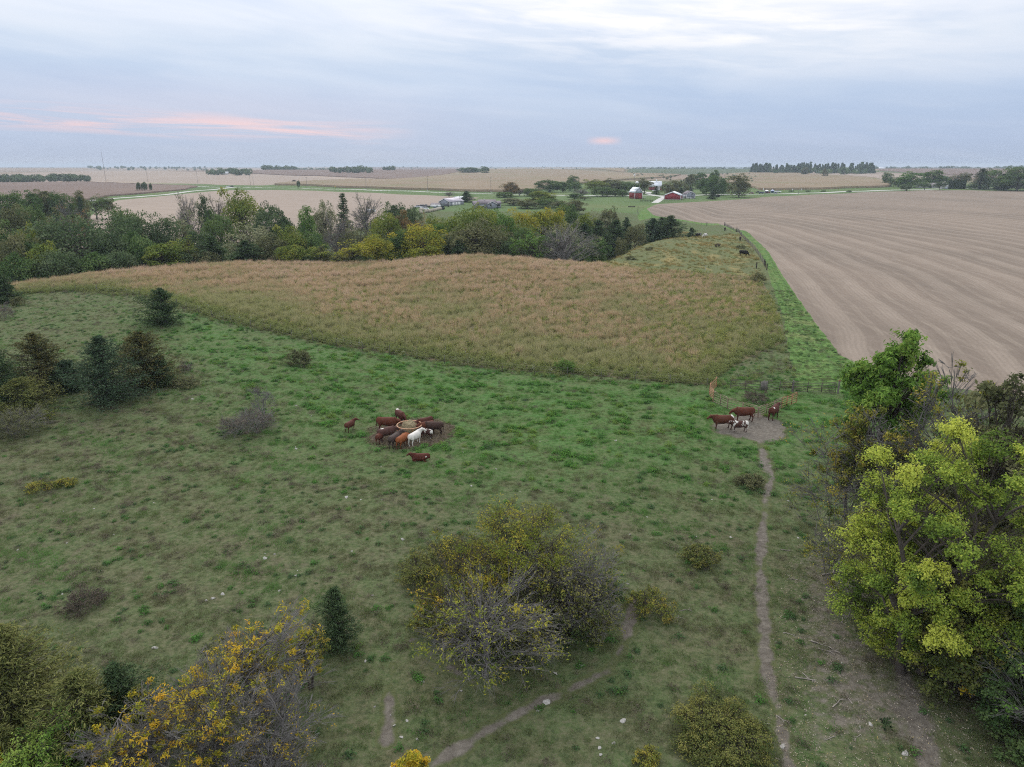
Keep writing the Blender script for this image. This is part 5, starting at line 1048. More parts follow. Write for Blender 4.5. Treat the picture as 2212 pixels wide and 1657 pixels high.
near_b(.0, 1180, 1290, 150, base_pt=hit(1175, 1385), name='shrub', label='purple brown brushwood in the middle of the thicket', cat='bush', group=G_T, leaf_m='leaf_dead', bark='bark_grey', clumps=55, rc=.15, sub=9, leaves_n=22, leaf=.05, stems=5, bare=.6, twig_n=3)
near_b(.0, 1245, 1210, 110, base_pt=hit(1275, 1300), name='shrub', label='olive shrub behind the rounded twiggy tree', cat='bush', group=G_T, leaf_m='leaf_shrub', clumps=36, rc=.17, sub=8, leaves_n=68, leaf=.06, stems=4)
near_b(.0, 1120, 1215, 330, base_pt=hit(1120, 1420), name='shrub', label='broad olive brush filling the middle of the thicket', cat='bush', group=G_T, leaf_m='leaf_shrub', bark='bark_grey', clumps=110, rc=.11, sub=9, leaves_n=55, leaf=.06, stems=6, bare=.3, fill=.4, twig_n=2)
near_b(.0, 1000, 1245, 200, base_pt=hit(1000, 1385), name='shrub', label='yellow green brush below the golden locust', cat='bush', group=G_T, leaf_m='leaf_thicket', clumps=60, rc=.14, sub=9, leaves_n=55, leaf=.055, stems=5, bare=.2)
near_b(.0, 1215, 1225, 200, base_pt=hit(1215, 1400), name='shrub', label='dense olive brush at the right front of the thicket', cat='bush', group=G_T, leaf_m='leaf_shrub', clumps=70, rc=.13, sub=9, leaves_n=62, leaf=.055, stems=5, bare=.2)
# lower left corner
near_b(.1, 600, 1296, 250, base_pt=hit(590, 1545), name='locust_tree', label='back one of the yellow tipped locusts beside the small cedar', group=G_L, leaf_m='leaf_gold', bark='bark_grey', clumps=90, rc=.10, sub=9, leaves_n=60, leaf=.075, asp=.36, bare=.72, fill=.3, topbias=.6, twig_n=3, stems=4)
near_b(.1, 450, 1388, 330, base_pt=hit(455, 1640), name='locust_tree', label='wide middle locust with orange yellow leaf tufts on grey twigs', group=G_L, leaf_m='leaf_gold', bark='bark_grey', clumps=120, rc=.09, sub=9, leaves_n=62, leaf=.075, asp=.36, bare=.76, fill=.3, topbias=.6, twig_n=3, stems=4)
near_b(.1, 300, 1490, 260, base_pt=hit(320, 1730), name='locust_tree', label='front locust with golden leaf clusters at the lower left', group=G_L, leaf_m='leaf_gold', bark='bark_grey', clumps=90, rc=.10, sub=9, leaves_n=64, leaf=.075, asp=.36, bare=.70, fill=.3, topbias=.6, twig_n=3, stems=3)
near_b(.1, 640, 1430, 250, base_pt=hit(610, 1660), name='bare_tree', label='leafless grey bush tree at the right of the locusts', group=G_L, leaf_m='leaf_gold', bark='bark_grey', clumps=90, rc=.11, sub=9, leaves_n=16, leaf=.06, asp=.4, bare=.85, fill=.35, twig_n=3, stems=5)
near_b(.0, 560, 1560, 380, base_pt=hit(560, 1760), name='bare_tree', label='tangle of leafless twigs at the bottom edge', group=G_L, leaf_m='leaf_gold', bark='bark_grey', clumps=100, rc=.11, sub=9, leaves_n=20, leaf=.06, asp=.4, bare=.85, fill=.35, twig_n=3, stems=5)
near_b(.0, 672, 1360, 90, base_pt=hit(672, 1500), name='shrub', label='yellow green shrub between the back locust and the small cedar', cat='bush', group=G_L, leaf_m='leaf_thicket', clumps=44, rc=.15, sub=8, leaves_n=90, leaf=.05, stems=4, bare=.2)
near_b(.0, 500, 1380, 150, base_pt=hit(500, 1520), name='shrub', label='dark olive shrub behind the middle locust', cat='bush', group=G_L, leaf_m='leaf_shrub', bark='bark_grey', clumps=44, rc=.15, sub=8, leaves_n=110, leaf=.055, stems=5, bare=.2)
near_b(.1, 120, 1535, 240, base_pt=hit(100, 1740), name='locust_tree', label='fresh green locust in the lower left corner', group=G_L, leaf_m='leaf_locust', clumps=70, rc=.12, sub=10, leaves_n=170, leaf=.075, asp=.36, fill=.35, stems=2, tone_k=.25)
near_b(.1, 892, 1598, 105, base_pt=hit(892, 1760), name='locust_sapling', label='yellow orange locust top at the bottom edge beside the path', group=G_L, leaf_m='leaf_gold', clumps=40, rc=.13, sub=10, leaves_n=150, leaf=.065, asp=.4, fill=.35, topbias=.4, stems=2)
near_b(.0, 20, 1600, 90, base_pt=hit(20, 1740), name='shrub', label='orange tipped shrub in the very corner at lower left', cat='bush', group=G_L, leaf_m='leaf_gold', clumps=30, rc=.16, sub=8, leaves_n=80, leaf=.06, asp=.4, bare=.3, stems=3)
CK = dict(cat='tree', rough=.42, lop=.28)
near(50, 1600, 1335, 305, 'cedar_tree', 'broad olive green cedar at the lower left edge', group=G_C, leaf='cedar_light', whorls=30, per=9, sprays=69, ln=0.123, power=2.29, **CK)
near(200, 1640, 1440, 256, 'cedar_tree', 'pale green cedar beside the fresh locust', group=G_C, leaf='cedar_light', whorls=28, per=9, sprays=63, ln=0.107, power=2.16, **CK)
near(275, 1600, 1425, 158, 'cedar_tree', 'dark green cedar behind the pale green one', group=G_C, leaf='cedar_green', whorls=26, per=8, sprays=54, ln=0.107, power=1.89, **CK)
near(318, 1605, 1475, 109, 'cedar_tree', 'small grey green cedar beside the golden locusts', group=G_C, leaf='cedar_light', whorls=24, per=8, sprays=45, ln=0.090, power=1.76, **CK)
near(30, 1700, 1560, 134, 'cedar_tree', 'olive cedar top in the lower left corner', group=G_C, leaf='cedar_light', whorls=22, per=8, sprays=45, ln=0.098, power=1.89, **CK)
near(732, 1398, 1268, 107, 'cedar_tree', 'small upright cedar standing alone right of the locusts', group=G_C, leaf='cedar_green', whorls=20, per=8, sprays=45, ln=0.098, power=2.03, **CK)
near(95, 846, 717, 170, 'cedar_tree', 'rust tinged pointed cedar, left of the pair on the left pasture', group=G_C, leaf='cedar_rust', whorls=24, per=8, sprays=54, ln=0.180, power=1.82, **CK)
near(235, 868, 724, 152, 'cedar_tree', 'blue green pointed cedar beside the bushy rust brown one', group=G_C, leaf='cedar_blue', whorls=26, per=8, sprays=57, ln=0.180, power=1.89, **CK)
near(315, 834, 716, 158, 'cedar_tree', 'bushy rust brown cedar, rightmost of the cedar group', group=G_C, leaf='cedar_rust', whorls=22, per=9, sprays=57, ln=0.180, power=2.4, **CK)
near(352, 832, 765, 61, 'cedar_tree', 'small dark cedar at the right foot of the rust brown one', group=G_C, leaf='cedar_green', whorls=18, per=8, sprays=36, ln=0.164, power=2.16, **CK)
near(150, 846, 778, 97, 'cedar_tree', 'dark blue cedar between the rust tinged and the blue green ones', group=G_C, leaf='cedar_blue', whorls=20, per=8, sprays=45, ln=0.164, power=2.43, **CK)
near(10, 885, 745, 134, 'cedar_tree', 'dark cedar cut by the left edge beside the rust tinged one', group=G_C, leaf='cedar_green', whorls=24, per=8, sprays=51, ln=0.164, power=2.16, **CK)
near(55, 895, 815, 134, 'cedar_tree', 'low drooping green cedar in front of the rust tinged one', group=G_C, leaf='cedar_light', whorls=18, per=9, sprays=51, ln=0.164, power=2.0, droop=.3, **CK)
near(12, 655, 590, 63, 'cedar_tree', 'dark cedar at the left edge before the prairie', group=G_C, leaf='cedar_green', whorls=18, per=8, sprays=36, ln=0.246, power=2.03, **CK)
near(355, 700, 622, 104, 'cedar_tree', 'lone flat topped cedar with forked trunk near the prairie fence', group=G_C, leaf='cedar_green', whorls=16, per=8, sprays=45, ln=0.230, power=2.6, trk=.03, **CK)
# single shrubs over the pasture
G_S = 'shrubs dotted over the pasture'
for px, yb, yt, wpx, lf, bk, lab, kw in [
    (1550, 1632, 1506, 215, 'leaf_shrub', None, 'big dense round shrub beside the cattle path at the bottom', dict(clumps=110, rc=.12, sub=12, leaves_n=280, leaf=.045, fill=.75, stems=5, twig_n=1, flat=.8)),
    (1508, 1222, 1176, 90, 'leaf_shrub', None, 'olive shrub right above the thicket near the path', dict(clumps=40, rc=.17, sub=8, leaves_n=110, leaf=.06, stems=5, bare=.1)),
    (1405, 1335, 1262, 120, 'leaf_thicket', None, 'loose yellow green shrub right of the thicket across the thin path', dict(clumps=44, rc=.16, sub=8, leaves_n=80, leaf=.055, stems=5, bare=.25)),
    (1618, 1055, 1026, 66, 'leaf_olive', None, 'low olive shrub left of the cattle path below the pen', dict(clumps=36, rc=.17, sub=7, leaves_n=90, leaf=.06, stems=4)),
    (648, 791, 754, 60, 'leaf_olive', None, 'round olive shrub alone below the prairie fence', dict(clumps=34, rc=.18, sub=7, leaves_n=100, leaf=.09, stems=4)),
    (545, 945, 880, 130, 'leaf_dead', 'bark_grey', 'wide grey brown brush with bare stems left of the feeder', dict(clumps=60, rc=.14, sub=9, leaves_n=40, leaf=.07, stems=6, bare=.45, twig_n=3)),
    (568, 900, 832, 60, 'leaf_dead', 'bark_grey', 'thin bare pale stems rising behind the grey brown brush', dict(clumps=24, rc=.14, sub=8, leaves_n=5, leaf=.05, stems=5, bare=.95, twig_n=3, fill=.3)),
    (404, 838, 808, 66, 'leaf_olive', None, 'small olive shrub right of the rust brown cedar', dict(clumps=30, rc=.18, sub=7, leaves_n=80, leaf=.08, stems=4)),
    (398, 806, 782, 36, 'leaf_dead', 'bark_grey', 'small grey twig bush above the small olive shrub', dict(clumps=24, rc=.18, sub=7, leaves_n=30, leaf=.06, stems=4, bare=.5, twig_n=3)),
    (38, 950, 880, 130, 'leaf_olive', 'bark_grey', 'grey leaved bramble at the left edge below the cedars', dict(clumps=60, rc=.15, sub=8, leaves_n=100, leaf=.07, stems=5, bare=.2)),
    (192, 1322, 1268, 110, 'leaf_dead', None, 'brown seeded weed bush on the lower left pasture', dict(clumps=40, rc=.17, sub=8, leaves_n=60, leaf=.05, stems=5, bare=.3, twig_n=3)),
    (10, 690, 655, 44, 'leaf_dead', 'bark_grey', 'grey twig bush at the left edge under the dark cedar', dict(clumps=30, rc=.17, sub=7, leaves_n=30, leaf=.08, stems=5, bare=.5, twig_n=3)),
    (42, 662, 640, 32, 'leaf_olive', None, 'low olive bush right of the dark cedar by the prairie', dict(clumps=24, rc=.18, sub=6, leaves_n=60, leaf=.1, stems=4)),
    (1912, 1575, 1548, 24, 'cedar_green', None, 'tiny green shrub on the bare ground at the lower right', dict(clumps=14, rc=.2, sub=6, leaves_n=60, leaf=.035, stems=3)),
    (1395, 1657, 1632, 70, 'leaf_thicket', None, 'low yellowish weed bush left of the big round shrub', dict(clumps=30, rc=.17, sub=7, leaves_n=70, leaf=.045, stems=4)),
    (1632, 870, 842, 62, 'leaf_dead', None, 'brown weed bush inside the cattle pen', dict(clumps=34, rc=.17, sub=7, leaves_n=60, leaf=.06, stems=5, bare=.3, twig_n=3)),
    (1222, 808, 772, 60, 'leaf_bright', None, 'bright green bush standing in the prairie fence line', dict(clumps=30, rc=.18, sub=7, leaves_n=90, leaf=.09, stems=4)),
    (90, 910, 880, 60, 'leaf_yellowgreen', None, 'small yellow leaved bush under the left cedars', dict(clumps=24, rc=.18, sub=7, leaves_n=60, leaf=.07, stems=4, bare=.2)),
    (85, 1065, 1040, 60, 'leaf_thicket', None, 'low yellow flowering weed clump on the left pasture', dict(clumps=24, rc=.18, sub=7, leaves_n=70, leaf=.06, stems=4)),
    (140, 1055, 1036, 50, 'leaf_thicket', None, 'second low yellow weed clump on the left pasture', dict(clumps=24, rc=.18, sub=7, leaves_n=70, leaf=.06, stems=4)),
    (1337, 533, 522, 26, 'leaf_olive', None, 'dark low bush on the far slope beside the tiny sapling', dict(clumps=16, rc=.2, sub=5, leaves_n=50, leaf=.14, stems=3)),
    (1362, 562, 553, 24, 'leaf_olive', None, 'low grey bush in the middle of the far pasture slope', dict(clumps=16, rc=.2, sub=5, leaves_n=50, leaf=.14, stems=3)),
    (1292, 568, 555, 40, 'leaf_green', None, 'green bush at the foot of the small tree right of the dead oak', dict(clumps=18, rc=.2, sub=5, leaves_n=60, leaf=.14, stems=3)),
    (1403, 541, 533, 20, 'leaf_olive', None, 'small bush below the lone pasture tree', dict(clumps=14, rc=.2, sub=5, leaves_n=40, leaf=.14, stems=3)),
    (1549, 534, 526, 14, 'leaf_dead', None, 'small dark bush in front of the white cow on the far pasture', dict(clumps=12, rc=.2, sub=5, leaves_n=40, leaf=.14, stems=3)),
    (1597, 538, 529, 22, 'leaf_olive', None, 'olive bush above the black bull', dict(clumps=14, rc=.2, sub=5, leaves_n=40, leaf=.14, stems=3)),
    (1635, 612, 588, 40, 'leaf_olive', None, 'grey green bush beside the corner posts of the track', dict(clumps=22, rc=.2, sub=6, leaves_n=60, leaf=.12, stems=4))]:
    near_b(.0, px, yt, wpx, base_pt=hit(px, yb), name='shrub', label=lab, cat='bush', group=G_S, leaf_m=lf, bark=bk, **kw)
# ------------------------------------------------------------------ cattle
def loft(rings, S=14):
    """closed skin over ellipses: (centre, half width, half height) along a path"""
    C = np.array([r[0] for r in rings], float); T = np.gradient(C, axis=0); T = unit(T); up = np.array([0, 0, 1.]); V = []
    for c, t, (_, ry, rz) in zip(C, T, rings):
        u_ = np.array([1., 0, 0]) if abs(t[2]) > .88 else up
        s_ = unit(np.cross(u_, t)); n_ = np.cross(t, s_); a = np.arange(S)*2*np.pi/S; V.append(c+np.cos(a)[:, None]*ry*s_+np.sin(a)[:, None]*rz*n_)
    n = len(rings); V = np.concatenate(V+[C[:1], C[-1:]]); i = np.arange(n*S).reshape(n, S); j = np.roll(i, -1, 1)
    F = np.stack([i[:-1], j[:-1], j[1:], i[1:]], -1).reshape(-1, 4); caps = np.concatenate([np.stack([j[0], i[0], np.full(S, n*S)], 1), np.stack([i[-1], j[-1], np.full(S, n*S+1)], 1)])
    return V, [F, caps]
def cow_mesh(name, pose, fat=1.0):
    bag_v, bag_f = [], []
    def add(rings, S=14):
        V_, F_ = loft(rings, S); off = sum(len(v) for v in bag_v); bag_v.append(V_); bag_f.extend([f+off for f in F_])
    zz = -.52 if pose == 'lie' else 0.0
    f = fat
    add([((-.99, 0, 1.10+zz), .15, .17), ((-.94, 0, 1.08+zz), .23, .27), ((-.74, 0, 1.03+zz), .27, .31), ((-.45, 0, .96+zz), .31*f, .365), ((-.1, 0, .91+zz), .355*f, .42), ((.22, 0, .91+zz), .345*f, .425),
         ((.48, 0, .93+zz), .30, .42), ((.66, 0, .97+zz), .23, .36), ((.80, 0, 1.02+zz), .13, .22)], 18)
    hd = {'stand': ((1.04, 0, 1.27), (1.42, .02, 1.02)), 'graze': ((1.06, .0, .58), (1.26, .02, .12)), 'eat': ((1.04, .0, 1.02), (1.34, .0, .70)), 'turn': ((1.00, -.14, 1.32), (1.22, -.50, 1.12)),
          'turnl': ((.98, .12, 1.30), (1.22, .42, 1.12)), 'lie': ((.98, .06, .84), (1.34, .10, .66))}[pose]
    A, B = np.array(hd[0]), np.array(hd[1]); s = np.array([.52, 0, 1.08+zz]); q = .5*(s+A)+np.array([0, 0, .03])
    add([(s, .20, .34), (.6*s+.4*A+np.array([0, 0, -.04]), .165, .285), (.3*s+.7*A+np.array([0, 0, -.02]), .135, .22), (A, .105, .15)])
    d = unit(B-A)
    add([(A-d*.10, .08, .09), (A, .115, .135), (A+(B-A)*.3, .115, .135), (A+(B-A)*.58, .085, .105), (A+(B-A)*.82, .075, .085), (B-d*.02, .08, .078), (B+d*.03, .05, .05)], 12)
    sd = unit(np.cross(d, [0, 0, 1.])); upv = np.cross(sd, d)
    for k in (-1, 1):
        e0 = A+sd*k*.10+upv*.06-d*.03; e1 = e0+sd*k*.12+upv*.0-d*.02; e2 = e0+sd*k*.23-upv*.05-d*.03
        add([(e0, .03, .03), (e1, .028, .07), (e2, .02, .03)], 8)
    if pose != 'lie':
        for k in (-1, 1):
            o = .05*k if k > 0 else -.07
            add([((.52, k*.16, .95), .11, .20), ((.54, k*.19, .74), .085, .125), ((.53+o*.6, k*.18, .44), .056, .062), ((.53+o, k*.175, .24), .040, .044), ((.54+o, k*.175, .11), .048, .052), ((.57+o, k*.175, .02), .058, .07), ((.57+o, k*.175, -.01), .055, .065)], 10)
            add([((-.72, k*.15, 1.05), .13, .22), ((-.68, k*.20, .82), .12, .22), ((-.66-o*.5, k*.19, .62), .085, .13), ((-.80-o, k*.18, .45), .054, .072), ((-.79-o, k*.175, .26), .042, .048), ((-.76-o, k*.175, .11), .050, .054), ((-.72-o, k*.175, .02), .058, .07), ((-.72-o, k*.175, -.01), .055, .065)], 10)
        add([((-.98, 0, 1.22), .035, .035), ((-1.03, 0, 1.08), .030, .030), ((-1.05, .02, .80), .026, .026), ((-1.04, .03, .58), .045, .045), ((-1.03, .03, .42), .02, .02)], 8)
        add([((-.48, 0, .66), .11, .08), ((-.42, 0, .56), .10, .07), ((-.36, 0, .62), .08, .06)], 10)
    else:
        for k in (-1, 1):
            add([((.50, k*.22, .34), .09, .13), ((.78, k*.25, .16), .07, .08), ((.70, k*.26, .08), .05, .055), ((.46, k*.27, .06), .045, .05), ((.40, k*.27, .05), .05, .05)], 10)
            add([((-.60, k*.24, .42), .11, .22), ((-.28, k*.33, .24), .09, .14), ((-.44, k*.38, .10), .06, .07), ((-.70, k*.40, .07), .05, .055), ((-.50, k*.42, .06), .045, .05)], 10)
        add([((-.98, 0, .72), .035, .035), ((-1.06, .05, .45), .03, .03), ((-.98, .20, .12), .035, .035)], 8)
    V_ = np.concatenate(bag_v); F4 = [x for x in bag_f if x.shape[1] == 4]; F3 = [x for x in bag_f if x.shape[1] == 3]
    me = mesh_np(name, V_, [np.concatenate(F4), np.concatenate(F3)])
    o = bpy.data.objects.new(name, me); COL.objects.link(o)
    r = o.modifiers.new('r', 'REMESH'); r.mode = 'VOXEL'; r.voxel_size = .026; sm = o.modifiers.new('s', 'SMOOTH'); sm.factor = .5; sm.iterations = 3
    dg = bpy.context.evaluated_depsgraph_get(); out = bpy.data.meshes.new_from_object(o.evaluated_get(dg)); out.name = name; bpy.data.objects.remove(o)
    out.polygons.foreach_set('use_smooth', np.ones(len(out.polygons), bool)); out.materials.clear(); return out
COWS = {}
def coat(name, a, b, patch=None, thr=.6, pscale=1.6, seed=0.0, dark_legs=.5, belly=None, rump=None, face=None, speck=None):
    m = M(name); v = m.obj(); x = m.n('ShaderNodeSeparateXYZ'); m.l(v, x.inputs[0]); c = m.ramp(m.noise(v, 2.2, 4), [(.35, a), (.65, b)])
    lg = m.math('MULTIPLY', m.ramp(x.outputs[2], [(.35, 1.0), (.62, 0.0)]), dark_legs); c = m.mix(lg, c, tuple(q*.35 for q in a))
    if patch:
        n = m.noise(m.scaled(v, (1, 1, 1), (seed, seed*1.7, seed*.6)), pscale, 4, .6, .5); c = m.mix(m.ramp(n, [(thr-.015, 0.0), (thr+.015, 1.0)]), c, patch)
    def ball(p, r, col):
        nonlocal c
        q = m.n('ShaderNodeVectorMath', operation='DISTANCE'); m.l(v, q.inputs[0]); q.inputs[1].default_value = p
        f = m.math('ADD', q.outputs['Value'], m.math('MULTIPLY', m.math('SUBTRACT', m.noise(v, 7, 3), .5), r*.6)); c = m.mix(m.ramp(f, [(r*.92, 1.0), (r, 0.0)]), c, col)
    for p, r, col in (speck or []): ball(p, r, col)
    n = m.noise(v, 40, 2); return m.finish(c, .75, bump=n, bstr=.25, bdist=.02, spec=.2)
W_ = (.66, .63, .58)
COATS = dict(
    red=coat('red_brown_coat', (0.0806, 0.0248, 0.0136), (0.1147, 0.0360, 0.0186)), red2=coat('dark_red_coat', (0.0589, 0.0186, 0.0124), (0.0868, 0.0267, 0.0161), speck=[((-.55, -.2, 1.30), .13, W_)]),
    redrump=coat('red_coat_white_tail_head', (0.0837, 0.0279, 0.0161), (0.1147, 0.0384, 0.0211), speck=[((-.95, 0, 1.22), .26, W_)]),
    redspot=coat('dark_red_coat_white_back', (0.0589, 0.0186, 0.0124), (0.0868, 0.0279, 0.0174), speck=[((-.75, .05, 1.33), .22, W_)]),
    brown=coat('dark_brown_coat', (0.0465, 0.0260, 0.0198), (0.0651, 0.0372, 0.0285)), grey=coat('grey_brown_coat', (0.0527, 0.0384, 0.0335), (0.0732, 0.0533, 0.0459), dark_legs=.7),
    orange=coat('orange_brown_coat', (.200, .062, .022), (.260, .085, .030), dark_legs=.8), white=coat('creamy_white_coat', (.60, .57, .52), (.72, .69, .64), dark_legs=.08),
    roan=coat('roan_coat', (0.0651, 0.0322, 0.0260), (0.0930, 0.0465, 0.0372), speck=[((-.55, .1, 1.28), .22, W_), ((-.80, .20, .35), .30, W_), ((1.1, 0, 1.5), .12, W_)]),
    pied=coat('brown_and_white_coat', (0.0651, 0.0298, 0.0223), (0.0868, 0.0384, 0.0298), W_, .56, 1.5, 3.1, .3, speck=[((-.85, 0, 1.1), .34, W_)]),
    fleck=coat('dark_flecked_coat', (0.0496, 0.0211, 0.0161), (0.0682, 0.0285, 0.0223), W_, .60, 3.2, 5.3, .5, speck=[((-.9, 0, 1.0), .30, W_)]),
    calf=coat('reddish_calf_coat', (0.0837, 0.0260, 0.0161), (0.1116, 0.0360, 0.0211)), calfw=coat('reddish_coat_white_sock', (0.0744, 0.0236, 0.0155), (0.0992, 0.0310, 0.0186), speck=[((-.86, .1, .62), .13, W_)]),
    liec=coat('dark_red_coat_white_face_spot', (0.0775, 0.0211, 0.0136), (0.1023, 0.0285, 0.0174), dark_legs=0, speck=[((1.16, .06, 1.10), .13, W_), ((-.66, .33, .55), .10, W_)]),
    black=coat('black_coat', (0.0112, 0.0099, 0.0099), (0.0161, 0.0143, 0.0136)), dark=coat('blackish_brown_coat', (0.0217, 0.0136, 0.0112), (0.0310, 0.0186, 0.0149)),
    blackw=coat('black_coat_white_saddle', (0.0112, 0.0099, 0.0099), (0.0161, 0.0143, 0.0136), W_, .58, 1.3, 7.7), whiteb=coat('white_coat_brown_patch', (.60, .57, .53), (.70, .67, .62), (0.0682, 0.0341, 0.0217), .56, 1.1, 2.2, .1))
G_FD = 'cattle gathered at the ring feeder'; G_PN = 'cattle standing by the pen'; G_FR = 'cattle grazing on the far pasture'
def cow(px, py, hdg, pose, ct, sc, label, group, fat=1.0, dz=0.0, name='cow'):
    k = (pose, fat)
    if k not in COWS: COWS[k] = cow_mesh('cow_'+pose, pose, fat)
    b = hit(px, py); o = new_obj(name, COWS[k], None, COATS[ct]); o.location = (b[0], b[1], b[2]+dz); o.rotation_euler = (0, 0, R(hdg)); o.scale = (sc,)*3
    return tag(o, label, 'cow' if name == 'cow' else name, group)
cow(757, 931, 68, 'turn', 'calfw', .80, 'young reddish cow standing alone left of the feeder group', None)
cow(838, 931, -4, 'eat', 'red', 1.10, 'large dark red cow broadside at the left of the ring feeder', G_FD)
cow(866, 914, -58, 'eat', 'redspot', 1.0, 'cow with white back patch eating from behind the feeder', G_FD)
cow(917, 929, 218, 'eat', 'red2', .98, 'upper one of two red cows at the right rear of the feeder', G_FD)
cow(919, 937, 212, 'eat', 'red', .95, 'lower one of two red cows at the right rear of the feeder', G_FD)
cow(936, 938, 176, 'eat', 'brown', .98, 'dark brown cow broadside at the right of the feeder', G_FD)
cow(920, 946, 150, 'stand', 'fleck', .74, 'dark calf with white flecks on its rump beside the white cow', G_FD, name='calf')
cow(897, 959.5, 62, 'turn', 'white', .95, 'white cow with its head turned right at the feeder', G_FD)
cow(870, 965.5, 66, 'eat', 'orange', .93, 'orange brown cow seen from behind next to the white cow', G_FD)
cow(854, 964, 66, 'turn', 'grey', .96, 'grey brown cow seen from behind left of the orange brown one', G_FD, 1.08)
cow(837, 951, 40, 'eat', 'roan', 1.0, 'roan cow with white hind leg between two darker cows', G_FD)
cow(821, 956, 78, 'stand', 'calf', .78, 'small reddish calf seen from behind at the left end of the group', G_FD, name='calf')
cow(907, 995, 184, 'lie', 'liec', .86, 'dark red cow lying on the grass below the feeder', G_FD)
cow(1558, 926.5, 184, 'stand', 'redrump', 1.10, 'red cow with white tail head facing left on the bare dirt', G_PN, 1.05)
cow(1604, 909, 180, 'eat', 'red', 1.10, 'red brown cow broadside directly before the pen panels', G_PN, 1.05)
cow(1595, 932.5, 180, 'stand', 'pied', .86, 'brown and white calf in front of the two red cows', G_PN, name='calf')
cow(1670, 904, 50, 'stand', 'red2', 1.08, 'dark red cow seen from behind beside the slanting pen panels', G_PN)
cow(1508, 513, 200, 'graze', 'blackw', 1.1, 'black cow with white saddle grazing on the far pasture brow', G_FR)
cow(1522, 513.5, 215, 'graze', 'whiteb', 1.1, 'white cow with brown head grazing beside the black and white one', G_FR)
cow(1565, 498.5, 250, 'graze', 'dark', 1.1, 'dark cow farthest off by the field fence corner', G_FR)
cow(1598, 520, 255, 'graze', 'dark', 1.05, 'dark brown cow close to the field fence', G_FR)
cow(1605.5, 553.5, -28, 'graze', 'black', 1.25, 'black bull grazing nearest the green track', G_FR, 1.1)
# ------------------------------------------------------------------ ring feeder and its bale
M_rust = plain('rusty_orange_steel', (.42, .19, .09), .7, .2, .3, 6, grime=(.16, .08, .05)); M_ring = plain('pale_orange_tube', (.56, .33, .20), .55, .1, .2, 8)
M_steel = plain('worn_steel_tube', (.20, .185, .165), .6, .3, .25, 6, grime=(.17, .09, .05)); M_orange = plain('faded_orange_paint', (.32, .140, .075), .6, .1, .25, 5, grime=(.28, .22, .18))
M_wood = plain('weathered_wood', (.16, .145, .13), .9, 0, .3, 8); M_dkwood = plain('dark_creosote_wood', (.045, .036, .03), .9, 0, .3, 8)
fc = hit(884, 918, 1.05); RF = 1.2
fd = empty('ring_feeder', tuple(fc), 0, 'round orange steel hay ring feeder with cattle around it', 'feeder')
def ring(z, r, S=40): a = np.linspace(0, 2*np.pi, S+1); return np.stack([np.cos(a)*RF, np.sin(a)*RF, np.full(S+1, z)], 1), r
for nm, z, r, mt in (('top_ring', 1.08, .042, M_ring), ('middle_ring', .58, .028, M_rust), ('bottom_ring', .06, .028, M_rust)):
    b_ = Bag(); pts, r = ring(z, r); b_.tube(pts, r, 8); new_obj(nm, b_.mesh(nm, mt, smooth=True), fd)
a = np.linspace(0, 2*np.pi, 49)[:-1]; b_ = Bag()
for rr, inv in ((RF+.012, 0), (RF-.012, 1)):
    V_ = np.concatenate([np.stack([np.cos(a)*rr, np.sin(a)*rr, np.full(48, z)], 1) for z in (.06, .56)]); i = np.arange(48); j = (i+1) % 48; F_ = np.stack([i, j, j+48, i+48], 1); b_.add(V_, F_[:, ::-1] if inv else F_)
new_obj('side_sheet', b_.mesh('side_sheet', M_rust), fd)
um = None
for k in range(16):
    an = 2*np.pi*k/16; b_ = Bag(); b_.tube([(0, 0, .03), (0, 0, 1.08)], .02, 6); um = um or b_.mesh('upright', M_rust); o = new_obj('upright', um, fd); o.location = (math.cos(an)*RF, math.sin(an)*RF, 0)
M_bale = plain('hay', (.27, .225, .14), .95, 0, .3, 5, .05, grime=(.15, .12, .075))
rng = np.random.default_rng(4); bm = bmesh.new(); bmesh.ops.create_icosphere(bm, subdivisions=4, radius=1)
for v in bm.verts:
    x, y, z = v.co; n = .5+.5*math.sin(5*x+2)*math.sin(4*y+1); h = (z+1)/2; r = (.72 if h > .35 else .72+.45*(1-h/.35)); v.co = (x*r*(1+.12*n)/max(.35, math.hypot(x, y))**.35, y*r*(1+.12*n)/max(.35, math.hypot(x, y))**.35, max(0, h*1.42*(1+.06*math.sin(7*x+3*y)))+rng.normal()*.02)
me = bpy.data.meshes.new('hay_bale'); bm.to_mesh(me); bm.free(); me.materials.append(M_bale); hb = new_obj('hay_bale', me); hb.location = tuple(fc); tag(hb, 'half eaten heap of hay standing inside the ring feeder', 'hay bale')
C = []; 
for v in me.vertices: C.append(tuple(v.co))
C = np.array(C)[rng.integers(0, len(C), 3200)]+rng.normal(size=(3200, 3))*.03; al = rng.normal(size=C.shape)+np.array([0, 0, -.3]); V_, F_ = leaves(C, unit(C+np.array([0, 0, .1]))+rng.normal(size=C.shape)*.4, .11*rng.uniform(.5, 1.4, len(C)), .07, rng, along=al)
so = new_obj('loose_straw', mesh_np('loose_straw', V_, F_, {'hgt': rng.random(len(V_)), 'tone': np.repeat(rng.random(len(C)), 4)}, leaf_mat('straw', (.20, .165, .095), (.30, .255, .155), (.40, .345, .22), .15, 0)), hb); so['kind'] = 'stuff'
